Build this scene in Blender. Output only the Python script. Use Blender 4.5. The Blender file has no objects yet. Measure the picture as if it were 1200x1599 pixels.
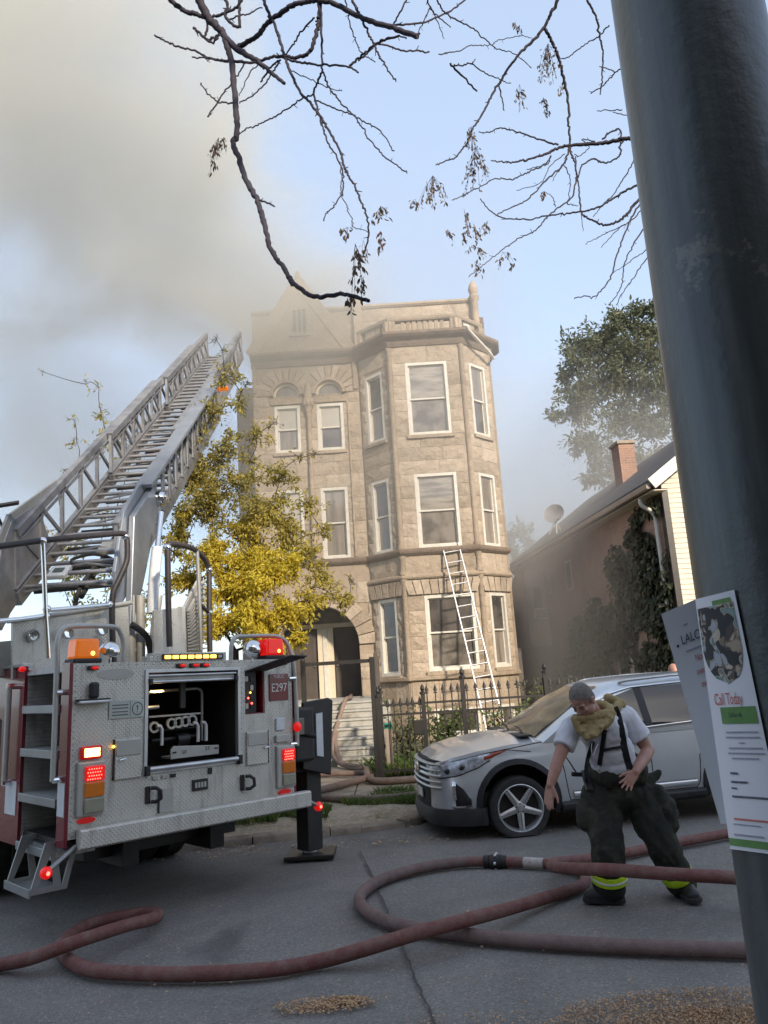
import bpy, bmesh, math, random
import numpy as np
from math import sin, cos, pi, radians, sqrt, atan2
from mathutils import Vector, Matrix, noise, Euler
random.seed(7)
SC = bpy.context.scene
COL = SC.collection

# ------------------------------------------------------------------ camera
H = 1.87; TH = radians(11.7); RO = radians(3.6); FPX = 1200.0
_F = Vector((0, cos(TH), sin(TH))); _R0 = Vector((1, 0, 0)); _U0 = Vector((0, -sin(TH), cos(TH)))
_R = cos(RO)*_R0 - sin(RO)*_U0; _U = sin(RO)*_R0 + cos(RO)*_U0
EYE = Vector((0, 0, H))
cam_d = bpy.data.cameras.new('camera'); cam = bpy.data.objects.new('camera', cam_d); COL.objects.link(cam)
cam_d.sensor_fit = 'HORIZONTAL'; cam_d.sensor_width = 36.0; cam_d.lens = 36.0; cam_d.clip_start = 0.05; cam_d.clip_end = 3000
m3 = Matrix((_R, _U, -_F)).transposed()
cam.matrix_world = Matrix.Translation(EYE) @ m3.to_4x4()
SC.camera = cam
cam_d.dof.use_dof = False

# ------------------------------------------------------------------ sky, sun, exposure
SUN_EL = radians(27); SUN_AZ = radians(30)          # sun behind the viewer, to the right
TO_SUN = Vector((sin(SUN_AZ)*cos(SUN_EL), -cos(SUN_AZ)*cos(SUN_EL), sin(SUN_EL)))
world = bpy.data.worlds.new('World'); SC.world = world; world.use_nodes = True
wn = world.node_tree.nodes; wl = world.node_tree.links
wn.clear()
sky = wn.new('ShaderNodeTexSky'); sky.sky_type = 'NISHITA'; sky.sun_disc = False
sky.sun_elevation = SUN_EL; sky.sun_rotation = atan2(TO_SUN.x, TO_SUN.y)
sky.air_density = 1.0; sky.dust_density = 1.6; sky.ozone_density = 1.6; sky.altitude = 200
bg = wn.new('ShaderNodeBackground'); bg.inputs[1].default_value = 0.15
wo = wn.new('ShaderNodeOutputWorld')
# thin high haze over the whole sky, slightly uneven
wtc = wn.new('ShaderNodeTexCoord'); wnz = wn.new('ShaderNodeTexNoise'); wnz.inputs['Scale'].default_value = 2.2; wnz.inputs['Detail'].default_value = 6; wnz.inputs['Roughness'].default_value = .6; wnz.inputs['Distortion'].default_value = .5
wl.new(wtc.outputs['Generated'], wnz.inputs['Vector'])
wmr = wn.new('ShaderNodeMapRange'); wmr.inputs[1].default_value = .3; wmr.inputs[2].default_value = .75; wmr.inputs[3].default_value = .66; wmr.inputs[4].default_value = .84; wl.new(wnz.outputs[0], wmr.inputs[0])
wmx = wn.new('ShaderNodeMix'); wmx.data_type = 'RGBA'; wl.new(wmr.outputs[0], wmx.inputs[0]); wl.new(sky.outputs[0], wmx.inputs[6]); wmx.inputs[7].default_value = (1.24, 1.46, 1.8, 1)
wl.new(wmx.outputs[2], bg.inputs[0]); wl.new(bg.outputs[0], wo.inputs[0])
sun_d = bpy.data.lights.new('sun', 'SUN'); sun = bpy.data.objects.new('sun', sun_d); COL.objects.link(sun)
sun_d.energy = 2.0; sun_d.angle = radians(3.5); sun_d.color = (1.0, 0.86, 0.68)
sun.rotation_euler = (-TO_SUN).to_track_quat('-Z', 'Y').to_euler()
SC.view_settings.view_transform = 'Standard'; SC.view_settings.look = 'None'
SC.view_settings.exposure = 1.75; SC.view_settings.gamma = 1.0; SC.view_settings.use_curve_mapping = False
SC.render.engine = 'CYCLES'
SC.cycles.use_denoising = True
SC.cycles.max_bounces = 8; SC.cycles.diffuse_bounces = 3; SC.cycles.glossy_bounces = 3
SC.cycles.transparent_max_bounces = 12; SC.cycles.volume_bounces = 1
SC.cycles.volume_step_rate = 1.0; SC.cycles.volume_max_steps = 96
SC.cycles.caustics_reflective = False; SC.cycles.caustics_refractive = False
SC.cycles.sample_clamp_indirect = 6.0

# ------------------------------------------------------------------ photo rays (used to measure the place)
def ray(px, py):
    return _F + _R*((px-600)/FPX) - _U*((py-799.5)/FPX)
def gnd(px, py, z=0.0):
    d = ray(px, py); return EYE + d*((z-H)/d.z)
def atY(px, py, Y):
    d = ray(px, py); return EYE + d*(Y/d.y)

# ------------------------------------------------------------------ object helpers
def tag(o, label=None, cat=None, group=None, kind=None):
    if label: o['label'] = label
    if cat: o['category'] = cat
    if group: o['group'] = group
    if kind: o['kind'] = kind
    return o
def empty(name, loc=(0,0,0), label=None, cat=None, group=None, M=None, parent=None):
    o = bpy.data.objects.new(name, None); COL.objects.link(o); o.empty_display_size = 0.2
    if M is not None: o.matrix_world = M
    else: o.location = loc
    if parent: o.parent = parent
    return tag(o, label, cat, group)
def inst(me, name, parent=None, M=None):
    o = bpy.data.objects.new(name, me); COL.objects.link(o)
    if parent: o.parent = parent
    if M is not None: o.matrix_local = M
    return o

class MB:
    """collects shapes, builds ONE mesh object"""
    def __init__(s, M=None):
        s.v = []; s.f = []; s.mi = []; s.M = M; s.m = 0
    def add(s, vs, fs):
        b = len(s.v)
        if s.M is not None: vs = [s.M @ Vector(v) for v in vs]
        s.v.extend([tuple(v) for v in vs]); s.f.extend([tuple(i+b for i in f) for f in fs]); s.mi.extend([s.m]*len(fs))
        return s
    def bx(s, x0, x1, y0, y1, z0, z1):
        vs = [(x0,y0,z0),(x1,y0,z0),(x1,y1,z0),(x0,y1,z0),(x0,y0,z1),(x1,y0,z1),(x1,y1,z1),(x0,y1,z1)]
        return s.add(vs, [(0,3,2,1),(4,5,6,7),(0,1,5,4),(1,2,6,5),(2,3,7,6),(3,0,4,7)])
    def obox(s, c, ax, ay, az):
        c = Vector(c); ax = Vector(ax); ay = Vector(ay); az = Vector(az)
        vs = [c+ax*i+ay*j+az*k for k in (-1,1) for (i,j) in ((-1,-1),(1,-1),(1,1),(-1,1))]
        return s.add(vs, [(0,3,2,1),(4,5,6,7),(0,1,5,4),(1,2,6,5),(2,3,7,6),(3,0,4,7)])
    def bar(s, p, q, w, h=None, up=(0,0,1)):
        p = Vector(p); q = Vector(q); h = h or w; d = q-p; u = Vector(up)
        sx = d.cross(u)
        if sx.length < 1e-6: sx = d.cross(Vector((1,0,0)))
        sx.normalize(); sz = sx.cross(d).normalized()
        return s.obox((p+q)/2, sx*(w/2), d/2, sz*(h/2))
    def tube(s, pts, r, n=8, caps=True, closed=False, flat=1.0):
        pts = [Vector(p) for p in pts]; N = len(pts)
        rr = r if isinstance(r, (list, tuple)) else [r]*N
        vs = []; up = None
        for i, p in enumerate(pts):
            a = pts[(i-1) % N] if (closed or i > 0) else p
            b = pts[(i+1) % N] if (closed or i < N-1) else p
            t = (b-a)
            t = t.normalized() if t.length > 1e-9 else Vector((0,0,1))
            if up is None:
                up = Vector((0,0,1)) if abs(t.z) < .9 else Vector((1,0,0))
            x = t.cross(up)
            if x.length < 1e-4: x = t.cross(Vector((0.3,1,0.2)))
            x.normalize(); y = x.cross(t).normalized(); up = y
            for k in range(n):
                an = 2*pi*k/n
                vs.append(p + x*(cos(an)*rr[i]) + y*(sin(an)*rr[i]*flat))
        fs = []
        for i in range(N if closed else N-1):
            j = (i+1) % N
            for k in range(n):
                k2 = (k+1) % n
                fs.append((i*n+k, j*n+k, j*n+k2, i*n+k2))
        if caps and not closed:
            fs.append(tuple(range(n))); fs.append(tuple(range((N-1)*n+n-1, (N-1)*n-1, -1)))
        return s.add(vs, fs)
    def cyl(s, p, q, r0, r1=None, n=12, caps=True):
        return s.tube([p, q], [r0, r0 if r1 is None else r1], n, caps)
    def lathe(s, prof, n=16, M=None, caps=True):
        vs = []; fs = []
        for (r, z) in prof:
            for k in range(n):
                a = 2*pi*k/n; v = Vector((r*cos(a), r*sin(a), z)); vs.append(M @ v if M else v)
        for i in range(len(prof)-1):
            for k in range(n):
                k2 = (k+1) % n; fs.append((i*n+k, i*n+k2, (i+1)*n+k2, (i+1)*n+k))
        if caps: fs.append(tuple(range(n-1, -1, -1))); fs.append(tuple(range((len(prof)-1)*n, len(prof)*n)))
        return s.add(vs, fs)
    def ell(s, c, r, n=12, m=8, M=None):
        c = Vector(c); r = (r, r, r) if not hasattr(r, '__len__') else r
        vs = [Vector((0,0,r[2]))]; fs = []
        for i in range(1, m):
            t = pi*i/m
            for k in range(n):
                a = 2*pi*k/n; vs.append(Vector((r[0]*sin(t)*cos(a), r[1]*sin(t)*sin(a), r[2]*cos(t))))
        vs.append(Vector((0,0,-r[2])))
        for k in range(n): fs.append((0, 1+k, 1+(k+1) % n))
        for i in range(m-2):
            for k in range(n):
                k2 = (k+1) % n; fs.append((1+i*n+k, 1+(i+1)*n+k, 1+(i+1)*n+k2, 1+i*n+k2))
        L = len(vs)-1
        for k in range(n): fs.append((1+(m-2)*n+k, L, 1+(m-2)*n+(k+1) % n))
        if M is not None: vs = [M @ v for v in vs]
        return s.add([v+c for v in vs], fs)
    def prism(s, poly, a, b, fn):
        """polygon in 2D swept from depth a to b; fn(u, v, d) -> point"""
        n = len(poly)
        vs = [fn(u, v, a) for u, v in poly]+[fn(u, v, b) for u, v in poly]
        fs = [tuple(range(n)), tuple(range(2*n-1, n-1, -1))]+[(i, n+i, n+(i+1) % n, (i+1) % n) for i in range(n)]
        return s.add(vs, fs)
    def ringp(s, outer, inner, a, b, fn):
        n = len(outer)
        vs = [fn(u, v, a) for u, v in outer]+[fn(u, v, a) for u, v in inner]+[fn(u, v, b) for u, v in outer]+[fn(u, v, b) for u, v in inner]
        fs = []
        for i in range(n):
            j = (i+1) % n
            fs += [(i, j, n+j, n+i), (2*n+i, 3*n+i, 3*n+j, 2*n+j), (i, 2*n+i, 2*n+j, j), (n+i, n+j, 3*n+j, 3*n+i)]
        return s.add(vs, fs)
    def build(s, name, mats, parent=None, smooth=None, bevel=0, M=None, recalc=True, **tg):
        me = bpy.data.meshes.new(name); me.from_pydata(s.v, [], s.f)
        if not isinstance(mats, (list, tuple)): mats = [mats]
        for m in mats: me.materials.append(m)
        if len(mats) > 1: me.polygons.foreach_set('material_index', s.mi)
        if recalc:
            bm = bmesh.new(); bm.from_mesh(me); bmesh.ops.recalc_face_normals(bm, faces=bm.faces); bm.to_mesh(me); bm.free()
        if smooth is not None:
            me.polygons.foreach_set('use_smooth', [True]*len(me.polygons)); me.set_sharp_from_angle(angle=radians(smooth))
        me.update()
        o = bpy.data.objects.new(name, me); COL.objects.link(o)
        if parent: o.parent = parent
        if M is not None: o.matrix_local = M
        if bevel:
            bv = o.modifiers.new('bevel', 'BEVEL'); bv.width = bevel; bv.segments = 2; bv.limit_method = 'ANGLE'; bv.angle_limit = radians(40)
            bv.harden_normals = False
        return tag(o, **tg)

def bez(pts, sub=6):
    """Catmull-Rom through points"""
    P = [Vector(p) for p in pts]; out = []
    for i in range(len(P)-1):
        p0 = P[max(i-1, 0)]; p1 = P[i]; p2 = P[i+1]; p3 = P[min(i+2, len(P)-1)]
        for k in range(sub):
            t = k/sub
            out.append(0.5*((2*p1)+(p2-p0)*t+(2*p0-5*p1+4*p2-p3)*t*t+(3*p1-p0-3*p2+p3)*t**3))
    out.append(P[-1]); return out

# ------------------------------------------------------------------ materials
def nt(name):
    m = bpy.data.materials.new(name); m.use_nodes = True
    n = m.node_tree.nodes; l = m.node_tree.links
    return m, n, l, n['Principled BSDF']
def ramp(n, stops):
    r = n.new('ShaderNodeValToRGB'); e = r.color_ramp.elements
    while len(e) < len(stops): e.new(0.5)
    for el, (p, c) in zip(e, stops):
        el.position = p; el.color = (c[0], c[1], c[2], 1) if hasattr(c, '__len__') else (c, c, c, 1)
    return r
def noise_n(n, l, co, scale, detail=4, rough=.6, dist=0):
    t = n.new('ShaderNodeTexNoise'); t.inputs['Scale'].default_value = scale; t.inputs['Detail'].default_value = detail
    t.inputs['Roughness'].default_value = rough; t.inputs['Distortion'].default_value = dist
    l.new(co, t.inputs['Vector']); return t
def mixc(n, l, fac, a, b, mode='MIX'):
    m = n.new('ShaderNodeMix'); m.data_type = 'RGBA'; m.blend_type = mode
    for inp, val in ((m.inputs[0], fac), (m.inputs[6], a), (m.inputs[7], b)):
        if hasattr(val, 'links') or hasattr(val, 'is_linked'): l.new(val, inp)
        elif hasattr(val, '__len__'): inp.default_value = (val[0], val[1], val[2], 1)
        else: inp.default_value = val
    return m.outputs[2]
def math_n(n, l, op, a, b=None, c=None, clamp=False):
    m = n.new('ShaderNodeMath'); m.operation = op; m.use_clamp = clamp
    for i, v in enumerate((a, b, c)):
        if v is None: continue
        if hasattr(v, 'is_linked'): l.new(v, m.inputs[i])
        else: m.inputs[i].default_value = v
    return m.outputs[0]
def pm(name, c1, c2=None, scale=6, rough=.6, metal=0, bump=0, bscale=None, lo=.35, hi=.65, coord='Object', rough2=None, spots=None, rnd=0, spec=None, coat=0, emit=None, es=0, stretch=None):
    """principled with noise-mixed colours, optional bump, dirt spots and per-object tone"""
    m, n, l, p = nt(name)
    tc = n.new('ShaderNodeTexCoord'); co = tc.outputs[coord]
    if coord == 'World':
        pass
    if stretch:
        mp = n.new('ShaderNodeMapping'); mp.inputs['Scale'].default_value = stretch; l.new(co, mp.inputs[0]); co = mp.outputs[0]
    c2 = c2 or tuple(v*.85 for v in c1)
    t = noise_n(n, l, co, scale)
    r = ramp(n, [(lo, c1), (hi, c2)]); l.new(t.outputs[0], r.inputs[0]); col = r.outputs[0]
    if spots:
        sc_, colr, a, b = spots
        t2 = noise_n(n, l, co, sc_, 6, .65); r2 = ramp(n, [(a, 0), (b, 1)]); l.new(t2.outputs[0], r2.inputs[0])
        col = mixc(n, l, r2.outputs[0], col, colr)
    if rnd:
        oi = n.new('ShaderNodeObjectInfo')
        hv = n.new('ShaderNodeHueSaturation'); l.new(col, hv.inputs['Color'])
        mr = n.new('ShaderNodeMapRange'); mr.inputs[3].default_value = 1-rnd; mr.inputs[4].default_value = 1+rnd
        l.new(oi.outputs['Random'], mr.inputs[0]); l.new(mr.outputs[0], hv.inputs['Value']); col = hv.outputs[0]
    l.new(col, p.inputs['Base Color'])
    p.inputs['Metallic'].default_value = metal
    if rough2 is not None:
        mr = n.new('ShaderNodeMapRange'); mr.inputs[3].default_value = rough; mr.inputs[4].default_value = rough2
        l.new(t.outputs[0], mr.inputs[0]); l.new(mr.outputs[0], p.inputs['Roughness'])
    else: p.inputs['Roughness'].default_value = rough
    if spec is not None: p.inputs['Specular IOR Level'].default_value = spec
    if coat: p.inputs['Coat Weight'].default_value = coat; p.inputs['Coat Roughness'].default_value = .06
    if bump:
        t3 = noise_n(n, l, co, bscale or scale*4, 5, .6)
        b = n.new('ShaderNodeBump'); b.inputs['Strength'].default_value = bump; b.inputs['Distance'].default_value = .02
        l.new(t3.outputs[0], b.inputs['Height']); l.new(b.outputs[0], p.inputs['Normal'])
    if emit:
        p.inputs['Emission Color'].default_value = (*emit, 1); p.inputs['Emission Strength'].default_value = es
    return m
def plate_mat(name, base, freq=22, metal=.75, rough=.38, axes='XZ'):
    """checker (diamond) plate: alternating raised lozenges at +-45 degrees as fine relief"""
    m, n, l, p = nt(name)
    tc = n.new('ShaderNodeTexCoord'); sp = n.new('ShaderNodeSeparateXYZ'); l.new(tc.outputs['Object'], sp.inputs[0])
    a, b = sp.outputs[axes[0]], sp.outputs[axes[1]]
    u = math_n(n, l, 'MULTIPLY', math_n(n, l, 'ADD', a, b), freq*.7071)
    v = math_n(n, l, 'MULTIPLY', math_n(n, l, 'SUBTRACT', a, b), freq*.7071)
    fu = math_n(n, l, 'FLOOR', u); fv = math_n(n, l, 'FLOOR', v)
    par = math_n(n, l, 'MODULO', math_n(n, l, 'ABSOLUTE', math_n(n, l, 'ADD', fu, fv)), 2)
    lu = math_n(n, l, 'SUBTRACT', math_n(n, l, 'FRACT', u), .5); lv = math_n(n, l, 'SUBTRACT', math_n(n, l, 'FRACT', v), .5)
    def ellp(x, y, sx, sy):
        return math_n(n, l, 'ADD', math_n(n, l, 'POWER', math_n(n, l, 'ABSOLUTE', math_n(n, l, 'MULTIPLY', x, sx)), 2),
                      math_n(n, l, 'POWER', math_n(n, l, 'ABSOLUTE', math_n(n, l, 'MULTIPLY', y, sy)), 2))
    e1 = ellp(lu, lv, 2.05, 5.5); e2 = ellp(lu, lv, 5.5, 2.05)
    e = n.new('ShaderNodeMix'); e.data_type = 'FLOAT'; l.new(par, e.inputs[0]); l.new(e1, e.inputs[2]); l.new(e2, e.inputs[3])
    h = math_n(n, l, 'SUBTRACT', 1.0, e.outputs[0], clamp=True)
    bp = n.new('ShaderNodeBump'); bp.inputs['Strength'].default_value = .9; bp.inputs['Distance'].default_value = .006
    l.new(h, bp.inputs['Height']); l.new(bp.outputs[0], p.inputs['Normal'])
    t = noise_n(n, l, tc.outputs['Object'], 2.3, 5, .65)
    r = ramp(n, [(.3, tuple(x*.78 for x in base)), (.7, base)]); l.new(t.outputs[0], r.inputs[0])
    col = mixc(n, l, math_n(n, l, 'MULTIPLY', h, .35), r.outputs[0], tuple(min(1, x*1.25) for x in base))
    mp = n.new('ShaderNodeMapping'); mp.inputs['Scale'].default_value = (6, 6, 1.1); l.new(tc.outputs['Object'], mp.inputs[0])
    g1 = noise_n(n, l, mp.outputs[0], 1.6, 6, .7); rg = ramp(n, [(.52, 0), (.72, .55)]); l.new(g1.outputs[0], rg.inputs[0])
    col = mixc(n, l, rg.outputs[0], col, (.16,.14,.11))
    g2 = noise_n(n, l, tc.outputs['Object'], 9, 6, .7); rg2 = ramp(n, [(.6, 0), (.75, .5)]); l.new(g2.outputs[0], rg2.inputs[0])
    col = mixc(n, l, rg2.outputs[0], col, (.12,.1,.08))
    l.new(col, p.inputs['Base Color']); p.inputs['Metallic'].default_value = metal
    mr = n.new('ShaderNodeMapRange'); mr.inputs[3].default_value = rough-.08; mr.inputs[4].default_value = rough+.2
    l.new(t.outputs[0], mr.inputs[0]); l.new(mr.outputs[0], p.inputs['Roughness'])
    return m
def leaf_mat(name, stops, trans=.35):
    """leaf colour from the per-leaf attribute 'tint'"""
    m, n, l, p = nt(name)
    at = n.new('ShaderNodeAttribute'); at.attribute_name = 'tint'
    r = ramp(n, stops); l.new(at.outputs['Fac'], r.inputs[0])
    l.new(r.outputs[0], p.inputs['Base Color']); p.inputs['Roughness'].default_value = .6
    tr = n.new('ShaderNodeBsdfTranslucent'); l.new(r.outputs[0], tr.inputs[0])
    ms = n.new('ShaderNodeMixShader'); ms.inputs[0].default_value = trans
    l.new(p.outputs[0], ms.inputs[1]); l.new(tr.outputs[0], ms.inputs[2])
    l.new(ms.outputs[0], n['Material Output'].inputs[0])
    return m
def glass_mat(name, col, rough=.04, var=.3, scale=1.5):
    return pm(name, col, tuple(c*(1-var) for c in col), scale=scale, rough=rough, spec=.6)

M = {}
M['asphalt_plain'] = pm('asphalt', (.142,.137,.132), (.112,.109,.106), scale=1.3, rough=.86, bump=.35, bscale=140, coord='Object', spots=(.55, (.15,.143,.134), .5, .72))
M['tar'] = pm('tar', (.055,.052,.05), rough=.7)
M['dirt'] = pm('dirt', (.17,.125,.085), (.1,.075,.05), scale=3, rough=.95, bump=.8, bscale=30, spots=(9, (.22,.18,.13), .55, .68))
M['soil'] = pm('soil', (.13,.115,.08), (.07,.08,.04), scale=2, rough=.95, bump=.6, bscale=25)
M['concrete'] = pm('concrete', (.33,.275,.21), (.25,.205,.155), scale=4, rough=.9, bump=.25, bscale=60, spots=(2, (.13,.1,.075), .5, .7))
M['step_concrete'] = pm('step_concrete', (.36,.35,.32), (.27,.26,.23), scale=5, rough=.9, bump=.2, bscale=50, spots=(3, (.17,.15,.12), .55, .7))
M['white'] = pm('white_paint', (.6,.575,.52), (.5,.475,.42), scale=9, rough=.45)
M['iron'] = pm('black_iron', (.011,.011,.012), (.02,.016,.014), scale=14, rough=.6, metal=0)
M['aluminium'] = pm('aluminium', (.62,.62,.62), (.5,.5,.5), scale=5, rough=.35, metal=.85, rough2=.5)
M['ladder_alu'] = pm('ladder_aluminium', (.36,.36,.375), (.23,.235,.255), scale=4, rough=.4, metal=.7, rough2=.55)
M['silver_paint'] = pm('silver_paint', (.34,.345,.34), (.27,.275,.27), scale=3, rough=.4, metal=.4)
M['chrome'] = pm('chrome', (.8,.8,.8), (.7,.7,.7), scale=4, rough=.1, metal=1)
M['rubber'] = pm('rubber', (.02,.02,.02), (.035,.033,.03), scale=20, rough=.85)
M['black_plastic'] = pm('black_plastic', (.018,.018,.02), (.03,.03,.03), scale=8, rough=.55)
M['black_paint'] = pm('black_paint', (.014,.014,.016), (.03,.024,.02), scale=5, rough=.45, spots=(9,(.06,.04,.025),.62,.75))
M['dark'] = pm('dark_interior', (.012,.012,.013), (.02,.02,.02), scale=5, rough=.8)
M['red'] = pm('red_paint', (.2,.018,.03), (.15,.014,.024), scale=3, rough=.25, coat=.5)
M['leaf_litter'] = leaf_mat('leaf_litter', [(0,(.44,.27,.14)),(.5,(.58,.37,.2)),(1,(.36,.2,.1))], .1)

def asphalt_mat():
    m, n, l, p = nt('asphalt')
    g = n.new('ShaderNodeNewGeometry'); co = g.outputs['Position']
    a = noise_n(n, l, co, .9, 6, .65, .6); ra = ramp(n, [(.3,(.145,.134,.122)),(.5,(.19,.176,.16)),(.72,(.22,.203,.182))]); l.new(a.outputs[0], ra.inputs[0])
    v = n.new('ShaderNodeTexVoronoi'); v.inputs['Scale'].default_value = 95; l.new(co, v.inputs['Vector'])
    sv = n.new('ShaderNodeSeparateColor'); l.new(v.outputs['Color'], sv.inputs[0]); rv_ = ramp(n, [(0,.72),(.55,1.0),(.9,1.1),(1,1.55)]); l.new(sv.outputs[0], rv_.inputs[0])
    c = mixc(n, l, 1.0, ra.outputs[0], rv_.outputs[0], 'MULTIPLY')
    o = noise_n(n, l, co, .5, 5, .6, 1.0); ro = ramp(n, [(.6,0),(.72,.6)]); l.new(o.outputs[0], ro.inputs[0]); c = mixc(n, l, ro.outputs[0], c, (.05,.047,.045))
    mp = n.new('ShaderNodeMapping'); mp.inputs['Scale'].default_value = (.22,1.6,1); l.new(co, mp.inputs[0])
    w = noise_n(n, l, mp.outputs[0], 1.1, 5, .7); rw = ramp(n, [(.56,0),(.7,.45)]); l.new(w.outputs[0], rw.inputs[0]); c = mixc(n, l, rw.outputs[0], c, (.2,.185,.165))
    l.new(c, p.inputs['Base Color'])
    mr = n.new('ShaderNodeMapRange'); mr.inputs[3].default_value = .92; mr.inputs[4].default_value = .55; l.new(ro.outputs[0], mr.inputs[0]); l.new(mr.outputs[0], p.inputs['Roughness'])
    b = n.new('ShaderNodeBump'); b.inputs['Strength'].default_value = .55; b.inputs['Distance'].default_value = .008; l.new(v.outputs['Distance'], b.inputs['Height']); b.invert = True; l.new(b.outputs[0], p.inputs['Normal'])
    return m
M['asphalt'] = asphalt_mat()
# ================================================================== GROUND, ROAD, PARKWAY, SIDEWALK
MB().add([(-500,-300,-.06),(500,-300,-.06),(500,900,-.06),(-500,900,-.06)], [(0,1,2,3)]).build('ground', M['soil'], kind='structure')
CURB = [(-60, 6.4), (-16, 7.9), (-10, 8.5), (-6, 8.95), (-3.04, 9.33), (-1.6, 9.6), (.2, 10.05), (.55, 10.7), (1.0, 11.3), (2.0, 11.62), (5, 11.8), (14, 12.0), (60, 13)]
def curb_y(x):
    for (a, b), (c, d) in zip(CURB, CURB[1:]):
        if a <= x <= c: return b+(d-b)*(x-a)/(c-a)
    return CURB[-1][1]
# road: a fine sheet with a little unevenness near the viewer
xs = sorted(set([-60,-40,-25]+[-16+.25*i for i in range(0, 129)]+[25,40,60]+[c[0] for c in CURB]))
vs = []; fs = []; NR = 36
for x in xs:
    y1 = curb_y(x)+.03
    for j in range(NR+1):
        y = 1.38+(y1-1.38)*j/NR
        z = .012*noise.noise((x*.5, y*.5, 0))+.006*noise.noise((x*1.7, y*1.7, 3))
        z -= .015
        vs.append((x, y, z))
for i in range(len(xs)-1):
    for j in range(NR):
        a = i*(NR+1)+j; fs.append((a, a+NR+1, a+NR+2, a+1))
MB().add(vs, fs).build('road', M['asphalt'], smooth=60, kind='structure')
# tar-filled joint across the road
seam = [gnd(562,1329), gnd(583,1372), gnd(602,1418), gnd(617,1450), gnd(636,1497), gnd(655,1545), gnd(672,1582), gnd(690,1640)]
mb = MB(); P = bez([(p.x, p.y, .008) for p in seam], 8); rng = random.Random(3); L = []
for i, p in enumerate(P):
    w = .005+.006*rng.random(); j = .012*(rng.random()-.5)
    L += [(p.x-w+j, p.y, .007), (p.x+w+j, p.y, .007)]
mb.add(L, [(2*i, 2*i+1, 2*i+3, 2*i+2) for i in range(len(P)-1)]).build('road_joint', M['tar'], kind='structure')
# near kerb and near parkway (the photographer stands on it)
MB().bx(-60,60,1.2,1.4,-.05,.12).build('near_kerb', M['concrete'], bevel=.02, kind='structure')
MB().bx(-60,60,-4.5,1.2,-.05,.10).build('near_parkway', M['soil'], kind='structure')
# worn far kerb: broken pieces of concrete with rounded tops
rng = random.Random(11)
mb = MB()
x = -16.0
while x < 14:
    Lx = rng.uniform(.35, 1.1); y0 = curb_y(x); y1 = curb_y(x+Lx); h = .045+.05*rng.random()*(1 if x < .5 else 1.5)
    d = Vector((Lx, y1-y0, 0)); nn = Vector((-d.y, d.x, 0)).normalized()
    pr = [(-.02,-.05),(0.0,h*.6),(.035,h),(.13,h+.005),(.17,-.05)]
    vs = []; fs = []
    K = 5
    for k in range(K+1):
        o = Vector((x, y0, 0))+d*(.985*k/K)
        for (a, b) in pr: vs.append(o+nn*(a+.012*(rng.random()-.5))+Vector((0,0,b+.012*(rng.random()-.5))))
    for k in range(K):
        for q in range(4): fs.append((k*5+q, (k+1)*5+q, (k+1)*5+q+1, k*5+q+1))
    fs += [(0,1,2,3,4), tuple(K*5+q for q in (4,3,2,1,0))]
    mb.add(vs, fs); x += Lx
mb.build('far_kerb', M['concrete'], smooth=50, kind='structure')
# parkway between kerb and sidewalk, sidewalk, front yard: one uneven sheet each
def strip(name, mat, ya, yb, za, zb, x0, x1, nx, ny, amp, seed, kind='structure'):
    vs = []; fs = []
    for i in range(nx+1):
        x = x0+(x1-x0)*i/nx; a = ya(x); b = yb(x)
        for j in range(ny+1):
            t = j/ny; y = a+(b-a)*t
            z = za+(zb-za)*min(1, t*3)+amp*noise.noise((x*1.3+seed, y*1.3, seed))+amp*.4*noise.noise((x*5, y*5+seed, seed))
            if j == 0: z = za
            vs.append((x, y, z))
    for i in range(nx):
        for j in range(ny):
            a = i*(ny+1)+j; fs.append((a, a+ny+1, a+ny+2, a+1))
    return MB().add(vs, fs).build(name, mat, smooth=70, kind=kind)
def parkway_mat():
    m, n, l, p = nt('parkway_dirt')
    g = n.new('ShaderNodeNewGeometry'); co = g.outputs['Position']
    a = noise_n(n, l, co, 1.1, 5, .65); ra = ramp(n, [(.46, (.36,.29,.215)), (.62, (.13,.16,.06))]); l.new(a.outputs[0], ra.inputs[0])
    b = noise_n(n, l, co, 14, 5, .7); rb = ramp(n, [(.45, 0), (.7, 1)]); l.new(b.outputs[0], rb.inputs[0])
    c = mixc(n, l, rb.outputs[0], ra.outputs[0], (.45,.38,.3)); l.new(c, p.inputs['Base Color'])
    p.inputs['Roughness'].default_value = .95
    bp = n.new('ShaderNodeBump'); bp.inputs['Strength'].default_value = .8; bp.inputs['Distance'].default_value = .03
    e = noise_n(n, l, co, 30, 5, .7); l.new(e.outputs[0], bp.inputs['Height']); l.new(bp.outputs[0], p.inputs['Normal'])
    return m
M['parkway'] = parkway_mat()
FENCE_Y = 13.1
strip('parkway', M['parkway'], lambda x: curb_y(x)+.13, lambda x: 11.9, .045, .11, -16, .25, 90, 16, .03, 1)
strip('parkway', M['parkway'], lambda x: curb_y(x)+.13, lambda x: max(11.9, curb_y(x)+.2), .045, .11, .25, 16, 90, 5, .02, 2)
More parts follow.
